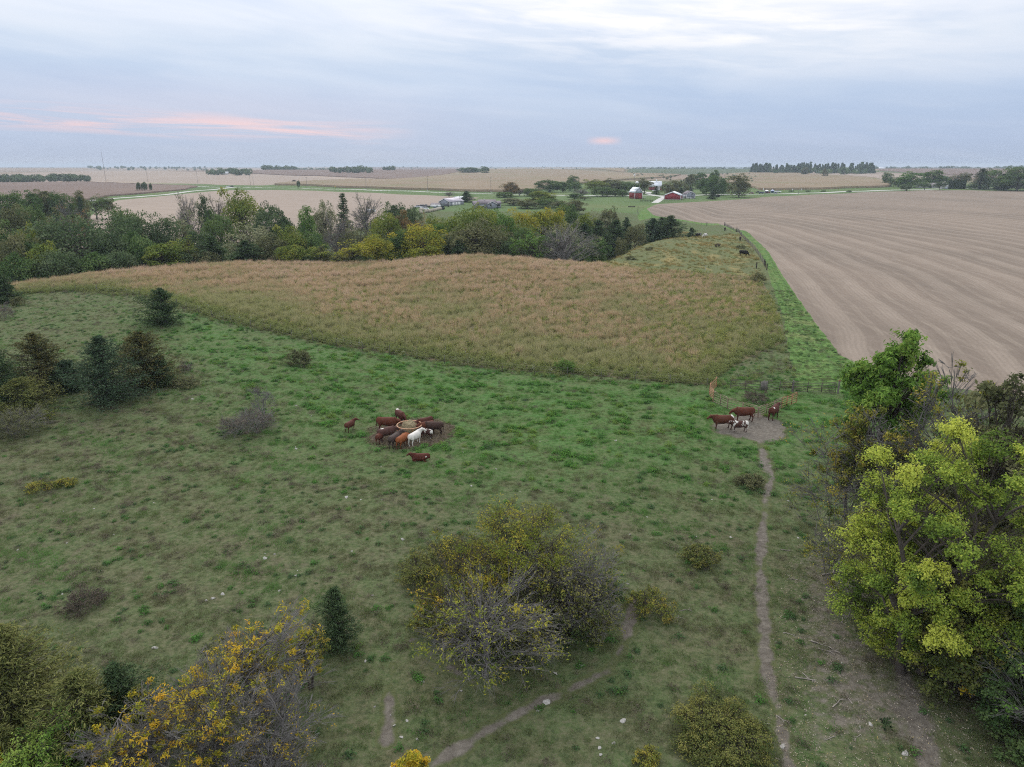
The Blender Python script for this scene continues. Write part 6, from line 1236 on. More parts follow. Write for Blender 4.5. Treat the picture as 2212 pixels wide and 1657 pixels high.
# ------------------------------------------------------------------ pen panels, gates, fences
def panel(p0, p1, H, rails, mat, name, label, group=None, braces=1, legs=True, tilt=0):
    a, b = hit(*p0), hit(*p1); d = b-a; Ln = math.hypot(d[0], d[1]); t = empty(name, tuple(a), math.atan2(d[1], d[0]), label, 'gate' if 'gate' in name else 'panel', group); dz = d[2]
    t.rotation_euler[0] = tilt
    f = Bag(); r = .034; c = .12
    f.tube([(0, 0, .05), (0, 0, H-c), (c, 0, H), (Ln-c, 0, H+dz), (Ln, 0, H-c+dz), (Ln, 0, .05+dz)], r, 6); new_obj('frame', f.mesh('frame', mat, smooth=True), t)
    me = None
    for i in range(rails):
        z = .14+(H-.28)*i/(rails-1) if rails > 1 else .5; q = Bag(); q.tube([(0, 0, 0), (Ln, 0, dz)], .028, 6); me = me or q.mesh('rail', mat, smooth=True); o = new_obj('rail', me, t); o.location = (0, 0, z-(0 if i < rails-1 else .02))
    for i in range(braces):
        x = Ln*(i+1)/(braces+1); q = Bag(); q.box(x-.035, x+.035, -.034, .034, .10+dz*x/Ln, H-.03+dz*x/Ln); new_obj('brace', q.mesh('brace', mat), t)
    return t
M_tan = plain('rusty_tan_tube', (.24, .180, .130), .6, .1, .25, 6, grime=(.16, .10, .07)); M_old = plain('dark_rusted_tube', (.085, .070, .060), .7, .1, .3, 6)
G_PP = 'tubular panels of the cattle pen'; HP = 1.3
panel((1546.5, 836.6), (1531.5, 852), HP, 5, M_orange, 'pen_panel', 'orange pen panel at the far left corner of the cattle pen', G_PP, 0)
panel((1531.3, 852.6), (1539.5, 868.6), HP, 5, M_orange, 'pen_panel', 'faded orange pen panel second from the far left corner', G_PP, 0)
panel((1540, 869.2), (1569.5, 883.2), HP, 5, M_tan, 'pen_panel', 'grey pen panel sloping down right of the orange ones', G_PP, 1)
panel((1570.5, 884), (1635.5, 903.6), HP, 5, M_tan, 'pen_panel', 'long grey pen panel behind the red brown cow', G_PP, 1)
panel((1637, 904), (1686, 883.6), HP, 5, M_tan, 'pen_panel', 'grey pen panel sloping up behind the dark red cow', G_PP, 2)
panel((1687, 883.2), (1719, 871), HP, 5, M_orange, 'pen_panel', 'rusty right end panel of the pen', G_PP, 2)
panel((1577, 840.5), (1640, 843.6), HP-.1, 4, M_old, 'back_panel', 'overgrown dark rail panel in the back fence left of the planks', 'panels of the back fence', 1)
panel((1657, 843.6), (1709, 845.3), HP-.1, 5, M_old, 'back_panel', 'rail panel in the back fence right of the planks', 'panels of the back fence', 1)
panel((1712.5, 848), (1803, 850), HP, 6, M_old, 'farm_gate', 'wide tube gate closing the green track', None, 2)
a_, b_2 = hit(1641.5, 843.6), hit(1656, 843.6); Lp = math.hypot(*(b_2-a_)[:2]); t = empty('plank_panel', tuple(a_), math.atan2((b_2-a_)[1], (b_2-a_)[0]), 'short panel of upright grey planks in the back fence', 'panel')
for i in range(5):
    x = Lp*(i+.5)/5; q = Bag(); q.box(-.072, .072, -.02, .02, 0, 1.15+.08*((i*37) % 5-2)/2); o = new_obj('plank', q.mesh('plank', M_wood), t); o.location = (x, 0, 0)
for z in (.3, .85): q = Bag(); q.box(0, Lp, .022, .06, z, z+.1); new_obj('cross_rail', q.mesh('cross_rail', M_wood), t)
def post(px, py, h, r, mat, label, group=None, name='fence_post', cap=None):
    b = hit(px, py); q = Bag(); q.tube([(0, 0, -.2), (0, 0, h*.6), (.01, .008, h)], [r, r*.97, r*.92], 8); V_ = np.array([(.01+math.cos(k*math.pi/4)*r*.92, .008+math.sin(k*math.pi/4)*r*.92, h) for k in range(8)]); q.add(V_, np.array([list(range(8))]))
    if cap: t = empty(name, tuple(b), 0, label, 'post', group); new_obj('shaft', q.mesh('shaft', mat), t); c = Bag(); c.tube([(.01, .008, h), (.01, .008, h+.1)], r*1.08, 8); new_obj('cap', c.mesh('cap', cap), t); return t
    o = new_obj(name, q.mesh(name, mat)); o.location = tuple(b); return tag(o, label, 'post', group)
post(1809, 850, 1.5, .11, M_wood, 'gate post with rusty cap at the right end of the wide tube gate', None, 'gate_post', M_orange)
post(1710.8, 846.5, 1.4, .09, M_wood, 'grey gate post between the rail panel and the wide tube gate', None, 'gate_post')
G_CP = 'dark corner posts at the bend of the green track'
post(1633, 580, 1.6, .15, M_dkwood, 'dark post standing alone left of the corner posts', G_CP); post(1650, 574, 1.7, .13, M_dkwood, 'farthest of the dark corner posts by the track', G_CP)
post(1652, 578, 1.7, .13, M_dkwood, 'middle one of the dark corner posts by the track', G_CP); post(1655.5, 583, 1.6, .15, M_dkwood, 'nearest of the dark corner posts by the track', G_CP)
post(1526, 487.5, 1.8, .18, M_dkwood, 'dark brace post in the fence along the field headland', G_CP); post(1564.5, 488, 1.9, .2, M_dkwood, 'dark corner post where the field fence turns', G_CP); post(1590.5, 501.5, 1.8, .17, M_dkwood, 'dark post in the field fence below its corner', G_CP)
post(1523.5, 584, 1.2, .06, plain('pale_post', (.42, .40, .37)), 'thin pale post standing in the grass of the far pasture edge')
def wire_fence(name, pts, gap, h, r, mat, label, wires=(.45, .8, 1.15), box=False):
    P = hits(pts); seg = np.hypot(*np.diff(P, axis=0).T); s = np.concatenate([[0], np.cumsum(seg)]); n = int(s[-1]/gap)+1; u = np.linspace(0, s[-1], n); xy = np.stack([np.interp(u, s, P[:, 0]), np.interp(u, s, P[:, 1])], 1); g = to_ground(xy)
    t = empty(name, tuple(g[0]), 0, label, 'fence'); rng = np.random.default_rng(n); g0 = g[0]; me = []
    for k in range(3):
        q = Bag()
        if box: q.box(-.022, .022, -.03, .03, -.2, h)
        else: q.tube([(0, 0, -.2), (0, 0, h*.5), (.01, 0, h)], [r, r, r*.9], 6); V_ = np.array([(.01+math.cos(i*math.pi/3)*r*.9, math.sin(i*math.pi/3)*r*.9, h) for i in range(6)]); q.add(V_, np.array([list(range(6))]))
        me.append(q.mesh('post', mat))
    for i in range(n):
        o = new_obj('post', me[i % 3], t); o.location = tuple(g[i]-g0); o.rotation_euler = (rng.normal()*.05, rng.normal()*.05, rng.uniform(0, 3)); o.scale = (1, 1, rng.uniform(.88, 1.08))
    for z in wires:
        q = Bag(); pts3 = g-g0+np.array([0, 0, z]); q.tube(pts3, .006, 3); new_obj('wire', q.mesh('wire', M_steel), t)
    return t
M_tpost = plain('steel_post_paint', (.10, .095, .085), .7, .3, .3)
wire_fence('wire_fence', [(66, 632), (99, 630), (135, 628.5), (174, 629), (215, 630), (253, 634), (296, 641), (330, 646), (390, 665), (450, 687), (560, 713), (700, 745), (900, 776), (1100, 806), (1225, 814), (1350, 822), (1440, 830), (1526, 838)], 4.2, 1.35, .03, M_tpost, 'wire fence on thin steel posts between pasture and prairie', box=True)
wire_fence('post_fence', [(1564.5, 488), (1590, 501), (1602, 512), (1617, 527), (1631, 543), (1641, 557), (1650, 574)], 2.2, 1.3, .07, M_wood, 'grey wooden post fence between the far pasture and the green track')
wire_fence('headland_fence', [(1378, 449), (1376, 459), (1380, 470), (1402, 472), (1440, 475), (1480, 480), (1526, 487), (1564, 488)], 5, 1.3, .06, M_wood, 'fence along the grassy edge of the stubble field towards the farm')
# ------------------------------------------------------------------ stones and fallen wood
M_stone = plain('pale_limestone', (.34, .325, .30), .9, 0, .25, 4); M_stone2 = plain('grey_stone', (.25, .235, .215), .9, 0, .3, 4)
def stone_mesh(seed):
    rng = np.random.default_rng(seed); bm = bmesh.new(); bmesh.ops.create_icosphere(bm, subdivisions=2, radius=.5); k = rng.normal(size=(5, 3))*2.5; ph = rng.uniform(0, 6, 5)
    for v in bm.verts:
        p = np.array(v.co); p = p*(1+.16*np.sum(np.sin(k@p*2+ph)))*np.array([1, .7, .42]); p[2] = max(p[2], -.1); v.co = p+rng.normal(size=3)*.015
    me = bpy.data.meshes.new('stone'); bm.to_mesh(me); bm.free(); me.materials.append(M_stone); return me
ST = [stone_mesh(i) for i in range(6)]; rng = np.random.default_rng(31)
def stone(px, py, s, label, i, mat=None, group='pale stones lying in the pasture'):
    b = hit(px, py); o = new_obj('stone', ST[i % 6], None, mat); o.location = (b[0], b[1], b[2]+.06*s); o.rotation_euler = (rng.normal()*.15, rng.normal()*.15, rng.uniform(0, 6)); s *= .58; o.location[2] = b[2]+.02*s; o.scale = (s,)*3; return tag(o, label, 'stone', group)
for i, (px, py, s, lab) in enumerate([(1181, 1517, .75, 'white stone lying on the grass just above the curved path'), (849, 1657, .5, 'stone beside the yellow locust top at the bottom edge'), (1254, 1437, .42, 'pale stone between thicket and curved path'), (1200, 1455, .38, 'pale stone below the front locust of the thicket'),
        (572, 1206, .6, 'pale stone alone on the pasture left of the thicket'), (748, 1074, .7, 'pinkish stone on the pasture below the feeder'), (1578, 1161, .5, 'pale stone left of the cattle path'), (1346, 1558, .5, 'white stone left of the big round shrub'), (335, 1400, .6, 'pale stone behind the locusts at lower left'),
        (1955, 1628, .55, 'pale stone on the bare ground at the lower right'), (1880, 1565, .4, 'flat grey stone near the tiny green shrub'), (1690, 1612, .5, 'pale stone beside the cattle path at the bottom edge'), (460, 1293, .5, 'white stone left end of the stone row on the left slope'), (480, 1284, .42, 'white stone right end of the stone row on the left slope'),
        (445, 1297, .4, 'second stone of the stone row on the left slope'), (640, 876, .45, 'white stone above the lone young cow'), (640, 1243, .4, 'small pale stone above the yellow tipped locusts'), (415, 862, .6, 'pale stone beside the olive shrub right of the cedars'), (640, 970, .5, 'pale stone left of the feeder group'), (870, 1165, .5, 'pale stone left above the thicket'), (1018, 1050, .45, 'pale stone above the thicket'), (1330, 952, .5, 'flat stone between the feeder and the pen')]):
    stone(px, py, s, lab, i)
k = 0
while k < 66:
    px, py = rng.uniform(20, 1900), rng.uniform(880, 1640); 
    if 860 < px < 1340 and 1080 < py < 1470: continue
    if px < 760 and py > 1290: continue
    if px > 1780 and py < 1380: continue
    p_ = hit(px, py)
    if poly_sdf(p_[None, :2], P_PRAIRIE)[0] < 1: continue
    stone(px, py, rng.uniform(.14, .34), 'small pale stone half sunk in the short pasture grass', k, M_stone2 if k % 3 == 0 else None, 'small stones scattered over the pasture'); k += 1
M_stick = plain('bleached_branch', (.28, .25, .22), .9, 0, .2, 6)
def stick_mesh(seed, n=2):
    rng = np.random.default_rng(seed); q = Bag(); L_ = 1.0; p = [np.array([-.5, 0, .03])]; 
    for i in range(4): p.append(p[-1]+np.array([.25, rng.normal()*.06, rng.normal()*.015]))
    p = np.array(p); p[:, 2] = np.clip(p[:, 2], .02, .15); q.tube(p, [.035, .032, .028, .022, .012], 5)
    for i in range(n): s = p[rng.integers(1, 4)]; e = s+np.array([rng.uniform(.1, .3), rng.choice([-1, 1])*rng.uniform(.12, .3), rng.uniform(.0, .12)]); q.tube([s, (s+e)/2+np.array([0, 0, .02]), e], [.02, .016, .008], 4)
    return q.mesh('fallen_branch', M_stick)
SM = [stick_mesh(i, 1+i % 3) for i in range(5)]
G_ST = 'bleached branches lying under the copse'
def stick(px, py, L_, rot, label, i):
    b = hit(px, py); o = new_obj('fallen_branch', SM[i % 5]); o.location = tuple(b); o.rotation_euler = (0, 0, rot); o.scale = (L_*.8,)*3; return tag(o, label, 'branch', G_ST)
for i, (px, py, L_, rot, lab) in enumerate([(1185*0+1740, 1475*0+1468, 1.3, -.3, 'forked white branch lying left of the green weeds under the copse'), (1775, 1395, 1.5, -.7, 'white branch lying in green weeds under the copse'), (1790, 1407, 1.4, -.35, 'second white branch crossing the first in green weeds'), (1705, 1372, .9, -.6, 'short thick white piece of branch left of the weeds'),
        (1820, 1190, 1.6, -.5, 'long pale branch beside the lower maple boughs'), (1700, 1190, 1.1, -.4, 'thin curved branch on the bare ground above the weeds'), (1810, 1520, 1.2, .6, 'forked branch below the white branches'), (1745, 1465, 1.0, -1.2, 'upright lying stick below the white branches'), (1460, 1338, 1.1, .3, 'pale branch on the grass right of the loose shrub'),
        (1480, 1318, .9, .1, 'thin pale stick above the pale branch'), (1800, 1240, 2.2, .2, 'large dark fallen limb between path and copse'), (1655, 1475, .6, -1.2, 'small stick beside the cattle path'), (1690, 1555, .9, -.9, 'stick next to the big round shrub')]):
    stick(px, py, L_, rot, lab, i)
for i in range(16):
    stick(rng.uniform(1690, 1960), rng.uniform(1180, 1640), rng.uniform(.4, .9), rng.uniform(0, 6), 'small bleached stick on the littered ground under the copse', i)
# ------------------------------------------------------------------ farm buildings
M_red = plain('barn_red_steel', (.27, .040, .050), .6, 0, .12, .6); M_redw = plain('old_barn_red', (.25, .042, .045), .8, 0, .25, .8, grime=(.30, .10, .09)); M_white = plain('white_paint', (.74, .74, .74), .6, 0, .06, 1)
M_tin = plain('bright_tin_roof', (.66, .70, .75), .45, .1, .1, .5, grime=(.55, .56, .58)); M_bluegrey = plain('blue_grey_steel', (.33, .37, .44), .55, 0, .12, .5, grime=(.42, .34, .32)); M_grey = plain('grey_siding', (.26, .275, .32), .75, 0, .08, .6)
M_roofp = plain('purple_grey_shingle', (.20, .175, .19), .9, 0, .15, 1.2); M_roofb = plain('brown_grey_roof', (.26, .23, .235), .8, 0, .12, 1); M_lil = plain('pale_lilac_steel_roof', (.40, .37, .42), .5, .1, .1, .5)
M_glass = plain('dark_window_glass', (.03, .035, .045), .1, 0, .1, 1, .6); M_conc = plain('concrete', (.45, .44, .42), .9, 0, .12, 1); M_dark = plain('near_black_and_painted_shade', (.03, .028, .028), .9)  # M_dark: near-black for wheels and hitches, also the painted shade of openings
M_cream = plain('pale_siding', (.50, .50, .50), .7, 0, .06, .8)
def mpp(p): return p[1]*CP/FPX                                       # metres per picture unit at a ground point
def slabs(parent, name, prof, y0, y1, th, mat):
    """roof skin: slabs over the outline prof [(x,z)...] from y0 to y1"""
    q = Bag()
    for (x0, z0), (x1, z1) in zip(prof[:-1], prof[1:]):
        n = np.array([-(z1-z0), x1-x0]); n = n/np.linalg.norm(n)*th; q.prism([(x0, z0), (x1, z1), (x1+n[0], z1+n[1]), (x0+n[0], z0+n[1])], y0, y1)
    return new_obj(name, q.mesh(name, mat), parent)
def barn(px, py, wpx, eave, peak, length, rz_extra, name, label, cat, wall, roof, trim=None, prof=None, over=.35, group=None):
    """gable end of wpx picture units facing the camera, foot at (px,py)"""
    b = hit(px, py); k = mpp(b); W = wpx*k; e, pk = eave*k, peak*k; t = empty(name, tuple(b), -math.atan2(b[0], b[1])+R(rz_extra), label, cat, group); h = W/2
    pr = prof(h, e, pk) if prof else [(-h, e), (0, pk), (h, e)]
    q = Bag(); q.prism([(h, -.4), (-h, -.4)][::-1]+pr[::-1], 0, length); new_obj('wall', q.mesh('wall', wall), t)
    s0, s1 = np.array(pr[0]), np.array(pr[1]); d = (s0-s1)/np.linalg.norm(s0-s1)*over; pro = [tuple(s0+d)]+pr[1:-1]+[(-(s0+d)[0], (s0+d)[1])]
    slabs(t, 'roof', [(x, z+.02) for x, z in pro], -over, length+over, .14, roof)
    if trim:
        q = Bag()
        for (x0, z0), (x1, z1) in zip(pro[:-1], pro[1:]): q.prism([(x0, z0-.32), (x1, z1-.32), (x1, z1-.0), (x0, z0-.0)], -over-.10, -over-.01)
        for sx in (-1, 1): q.box(sx*h-.18, sx*h+.18, -.07, -.01, -.3, e-.05)
        new_obj('trim', q.mesh('trim', trim), t)
    t['w'] = W; return t, W, e, pk
def win(t, x, z, w_, h_, y=0.0, frame=M_white, nm='window'):
    q = Bag(); q.box(x-w_/2-.12, x+w_/2+.12, y-.10, y-.015, z-.12, z+h_+.12); f = new_obj(nm, q.mesh(nm, frame), t); g = Bag(); g.box(x-w_/2, x+w_/2, y-.13, y-.105, z, z+h_); new_obj('pane', g.mesh('pane', M_glass), f)
def block(t, nm, mat, *bx): q = Bag(); [q.box(*b) for b in bx]; return new_obj(nm, q.mesh(nm, mat), t)
t, W, e, pk = barn(1451.5, 431.6, 34.8, 9.6, 16.3, 18, -4, 'low_red_barn', 'low wide red barn with white trimmed gable beside the stubble field', 'barn', M_red, M_tin, M_white)
block(t, 'concrete_foot', M_conc, (-W/2-.05, W/2+.05, -.06, -.005, -.35, .15))
gam = lambda h, e, pk: [(-h, e), (-h*.62, e+(pk-e)*.50), (0, pk), (h*.62, e+(pk-e)*.50), (h, e)]
t, W, e, pk = barn(1378.5, 429.8, 18.0, 13.8, 24, 11, 24, 'tall_red_barn', 'tall red barn with grey blue tin in its gable', 'barn', M_redw, M_tin, M_white, gam)
q = Bag(); q.prism([(-W*.44, e-.6), (W*.44, e-.6), (W*.44, e+.35), (W*.27, e+(pk-e)*.58), (0, pk-.45), (-W*.27, e+(pk-e)*.58), (-W*.44, e+.35)], -.09, -.01); new_obj('gable_sheet', q.mesh('gable_sheet', M_bluegrey), t)
block(t, 'door', M_redw, (-W*.02, W*.34, -.12, -.01, -.2, 2.4)); t2 = t
q = Bag(); q.prism([(W/2+.02, 1.2), (W/2+3.4, .8), (W/2+3.4, .95), (W/2+.02, 1.6)], 1, 8); new_obj('lean_to_roof', q.mesh('lean_to_roof', M_tin), t); block(t, 'lean_to_post', M_wood, (W/2+3.0, W/2+3.2, 1.2, 1.4, -.3, .84), (W/2+3.0, W/2+3.2, 7.2, 7.4, -.3, .84))
# big barn with the white roof: its long side faces the camera
b = hit(1415, 411.5); k = mpp(b); t = empty('great_barn', tuple(b), -math.atan2(b[0], b[1])+R(6), 'big old barn with shining white gambrel roof and red wall', 'barn'); Lb, e, pk, dp = 26*k, 8.6*k, 18.5*k, 10.0
q = Bag(); pr = [(0, e), (dp*.2, e+(pk-e)*.66), (dp/2, pk), (dp*.8, e+(pk-e)*.66), (dp, e)]; V0 = Bag()
V0.prism([(0, -.4)]+pr+[(dp, -.4)], -Lb/2, Lb/2); me = V0.mesh('wall', M_redw); o = new_obj('wall', me, t); o.rotation_euler = (0, 0, R(90)); o = slabs(t, 'roof', [(-.35, e-.5)]+[(x, z+.02) for x, z in pr[1:-1]]+[(dp+.35, e-.5)], -Lb/2-.4, Lb/2+.4, .15, M_tin); o.rotation_euler = (0, 0, R(90))
for x in (2.2, 4.2): block(t, 'window', M_white, (x-.9, x+.9, -.12, -.02, e-2.6, e-1.2)); 
block(t, 'door', M_white, (.8, 4.6, -.12, -.02, -.3, 1.9)); c = block(t, 'cupola', M_white, (Lb*.05, Lb*.05+1.2, dp/2-.6, dp/2+.6, pk-.2, pk+1.3)); q = Bag(); q.prism([(Lb*.05-.2, pk+1.3), (Lb*.05+1.4, pk+1.3), (Lb*.05+.6, pk+2.2)], dp/2-.8, dp/2+.8); new_obj('cap', q.mesh('cap', M_tin), c)
# silo with dome
b = at_dist(1375, 411, 700); t = empty('silo', tuple(b), 0, 'silo with white dome rising behind the farm trees', 'silo'); rs = 3.7*mpp(b); zt = z_at(1375, 395, 700)-b[2]; q = Bag(); q.tube([(0, 0, -.3), (0, 0, zt)], rs, 20); new_obj('shaft', q.mesh('shaft', M_conc, smooth=True), t)
q = Bag(); aa = np.linspace(0, np.pi/2*.99, 7); q.tube([(0, 0, zt+rs*.9*math.sin(a)) for a in aa], [rs*math.cos(a)*1.02+.02 for a in aa], 20); new_obj('dome', q.mesh('dome', M_white, smooth=True), t)
# small grey house
t, W, e, pk = barn(1491, 429.2, 19.5, 10, 15.8, 9, 20, 'small_grey_house', 'small grey house with balcony right of the low red barn', 'house', M_grey, M_roofp, M_white)
win(t, .9, 3.0*1.0, .9, 1.3); block(t, 'foundation', M_cream, (-W/2+.1, W/2+.03, -.05, -.01, -.4, .9)); dk = block(t, 'deck', M_white, (-W/2-1.6, -W/2-.02, 0, 3, e-1.6, e-1.45), (-W/2-1.6, -W/2-1.5, 0, .1, -.3, e-.6), (-W/2-1.6, -W/2-1.5, 2.9, 3, -.3, e-.6), (-W/2-1.6, -W/2-.02, 0, .06, e-.7, e-.6)); block(t, 'stair', M_wood, *[(1.5+.35*i, 1.9+.35*i, -.9, -.02, 1.5-.3*i, 1.6-.3*i) for i in range(6)], (.4, 1.5, -1.0, -.02, 1.6, 1.75))
win(t, -.9, .2, .8, .6)
t, W, e, pk = barn(1472.3, 430.0, 5.6, 4.0, 7.2, 2.6, 10, 'garden_shed', 'tiny dark red shed between the low red barn and the grey house', 'shed', M_redw, M_tin, M_white); block(t, 'door', M_white, (-.5, .5, -.08, -.01, -.2, 1.0))
t, W, e, pk = barn(1549, 426.3, 8.4, 4.6, 5.4, 4, -4, 'open_shed', 'low dark open shed right of the blue spruce', 'shed', M_dark, M_wood)  # closed block; shade of the open front is painted as near-black walls
def wheels(t, xs, ys, r, w_=.22):
    for x in xs:
        for y in ys:
            q = Bag(); q.tube([(0, -w_/2, 0), (0, w_/2, 0)], r, 14); V_ = np.array([(math.sin(k*2*math.pi/14)*r, s*w_/2, math.cos(k*2*math.pi/14)*r) for s in (-1, 1) for k in range(14)]); q.add(V_, np.array([list(range(14)), list(range(27, 13, -1))])); o = new_obj('wheel', q.mesh('wheel', M_dark), t); o.location = (x, y, r)
def trailer(px, py, wpx, hpx, rz, name, label, mat, cat='trailer', ww=2.4, door=True):
    b = hit(px, py); k = mpp(b); Ln, H = wpx*k, hpx*k; t = empty(name, tuple(b), -math.atan2(b[0], b[1])+R(rz), label, cat); q = Bag(); q.prism([(-Ln/2+.15, .55), (Ln/2-.3, .55), (Ln/2, .8), (Ln/2, H-.25), (Ln/2-.2, H), (-Ln/2+.15, H), (-Ln/2, H-.15), (-Ln/2, .7)], 0, ww); new_obj('body', q.mesh('body', mat), t)
    wheels(t, (-.4, .55), (.12, ww-.12), .38); block(t, 'hitch', M_dark, (-Ln/2-1.2, -Ln/2+.02, ww/2-.08, ww/2+.08, .5, .62))
    if door: block(t, 'stripe', M_bluegrey, (-Ln/2+.3, Ln/2-.5, -.02, -.004, .8, 1.05)); win(t, Ln*.2, H*.55, .9, .5, nm='window')
    return t
trailer(1550, 418.3, 9.6, 5.4, 0, 'horse_trailer', 'white stock trailer parked among the farm trees', M_white)
trailer(802, 461.5, 20, 9.5, 14, 'camper_trailer', 'white camper trailer standing at the edge of the pale field', M_white, 'camper')
trailer(940, 449.5, 21.5, 6.5, -8, 'cargo_trailer', 'long white box trailer left of the machine shed', M_white)
trailer(941.5, 452.8, 11.5, 4.8, -8, 'dump_trailer', 'dark blue box trailer in front of the long white one', plain('dark_blue_paint', (.06, .085, .12)), door=False)
# machine sheds and the grey house of the left farm
t, W, e, pk = barn(959.5, 444.4, 29, 8.2, 15.2, 17, -34, 'machine_shed', 'grey gabled machine shed with lilac roof', 'shed', M_grey, M_lil, M_white); win(t, W*.36, .5, .9, 2.0, nm='door')
for y in (3, 6.5, 10): block(t, 'side_door', M_white, (W/2+.005, W/2+.09, y, y+2.6, -.2, e-.5))
t, W, e, pk = barn(982, 437.5, 14, 8, 11.5, 10, -34, 'white_shed', 'white shed behind the grey machine shed', 'shed', M_cream, M_tin, M_white)
t, W, e, pk = barn(950, 447.4, 8.5, 4.9, 8.3, 6, 58, 'small_brown_shed', 'small shed with brown roof at the corner of the machine shed', 'shed', M_grey, M_roofb)
b = hit(1058, 450.3); k = mpp(b); t = empty('grey_house', tuple(b), -math.atan2(b[0], b[1])+R(5), 'grey farmhouse with white trimmed front gable and side wings', 'house')
def wing(x0, x1, y0, y1, e, pk, along='x'):
    if along == 'x':
        m_ = (y0+y1)/2; q = Bag(); q.prism([(y0, -.4), (y0, e), (m_, pk), (y1, e), (y1, -.4)], -x1, -x0); o = new_obj('wall', q.mesh('wall', M_grey), t); o.rotation_euler = (0, 0, R(90)); s = (pk-e)/(m_-y0); o = slabs(t, 'roof', [(y0-.4, e-.4*s+.02), (m_, pk+.02), (y1+.4, e-.4*s+.02)], -x1-.3, -x0+.3, .12, M_roofp); o.rotation_euler = (0, 0, R(90))
    else:
        m_ = (x0+x1)/2; q = Bag(); q.prism([(x0, -.4), (x0, e), (m_, pk), (x1, e), (x1, -.4)], y0, y1); new_obj('wall', q.mesh('wall', M_grey), t); s = (pk-e)/(m_-x0); slabs(t, 'roof', [(x0-.4, e-.4*s+.02), (m_, pk+.02), (x1+.4, e-.4*s+.02)], y0-.4, y1, .12, M_roofp); q = Bag(); q.prism([(x0-.4, e-.4*s-.28), (m_, pk-.28), (m_, pk), (x0-.4, e-.4*s)], y0-.52, y0-.41); q.prism([(m_, pk-.28), (x1+.4, e-.4*s-.28), (x1+.4, e-.4*s), (m_, pk)], y0-.52, y0-.41); new_obj('gable_trim', q.mesh('gable_trim', M_white), t)
wing(-24.0*k, 14*k, 2, 10.5, 10.2*k, 17.5*k); wing(-5*k, 14.2*k, -2.2, 3.0, 10.5*k, 15.5*k, 'y'); wing(-36*k, -24.2*k, 2.4, 9, 8.2*k, 14.4*k); wing(14.4*k, 25*k, 2.3, 9, 10*k, 14.6*k)
win(t, 1.1*k, 5.0*k, .9, 1.5, -2.2); win(t, 17.3*k, 5.2*k, .8, 1.2, 2.3); win(t, 21*k, 5.2*k, 1.2, 1.2, 2.3); win(t, -17*k, .6*k, 2.0, 1.3, 2.0); win(t, -28*k, .6*k, 1.0, 1.3, 2.4); block(t, 'chimney', M_conc, (-12*k, -12*k+.7, 5.5, 6.2, 15*k, 19.5*k))
# house and garage beyond the stubble field
b = hit(2008, 406.2); k = mpp(b); t = empty('ranch_house', tuple(b), -math.atan2(b[0], b[1])+R(-6), 'low pale house with brown grey roof among trees beyond the stubble field', 'house')
M_grey_, M_roofp_ = M_grey, M_roofp; M_grey, M_roofp = M_cream, M_roofb
wing(-27*k, 22*k, 0, 9, 5.6*k, 10.4*k)
for x in (-22, -12, 6, 14): win(t, x*k, 1.2, 1.6, 1.2, 0.0)
block(t, 'painted_porch_shade', M_dark, (-3*k, 3*k, -.10, -.01, .0, 2.2))  # flat near-black panel on the wall, painting the shade of a porch
t, W, e, pk = barn(2039.5, 408.6, 13, 9.6, 15.5, 9, 12, 'garage', 'pale garage with big grey door beside the clipped hedge', 'garage', M_cream, M_roofb); block(t, 'garage_door', M_bluegrey, (W*.05, W*.42, -.08, -.01, -.3, 2.4)); M_grey, M_roofp = M_grey_, M_roofp_
hm = conifer(555, 5, 1.5, .0, 22, 7, 16, .30, power=5, lop=.03, rough=.08, droop=.02)
for i in range(13):
    u = i/12; b = hit(2048+u*35, 408.3); H = (z_at(2048+u*35, 388, math.hypot(b[0], b[1]))-b[2])*(1+.05*math.sin(i*2.3)); lab = 'first column of the clipped evergreen hedge by the garage' if i == 0 else ('last column of the clipped evergreen hedge at the pine' if i == 12 else 'evergreen column inside the clipped hedge row')
    plant('hedge_tree', hm, b, lab, 'tree', 'columns of the clipped hedge', 'cedar_green', None, (1.05, 1.05, H/5))
# far farmsteads on the skyline
for px, D, w_, lab in [(1860, 2050, 20, 'long pale shed before the pine wood on the skyline'), (772, 2700, 26, 'tiny white barn on the skyline under the hazy wood'), (1905, 2500, 18, 'tiny farm shed on the brown field right of the pines'), (486, 1880, 12, 'small roof among the dark farm grove'), (2150, 3900, 30, 'faint white farm buildings on the right skyline')]:
    b = at_dist(px, 360, D); t = empty('far_shed', tuple(b), -math.atan2(b[0], b[1]), lab, 'shed'); block(t, 'wall', M_white, (-w_/2, w_/2, 0, 9, -1, 3.6)); q = Bag(); q.prism([(-.4, 3.6), (4.5, 6.4), (9.4, 3.6)], -w_/2-.3, w_/2+.3); o = new_obj('roof', q.mesh('roof', M_tin), t); o.rotation_euler = (0, 0, R(90))
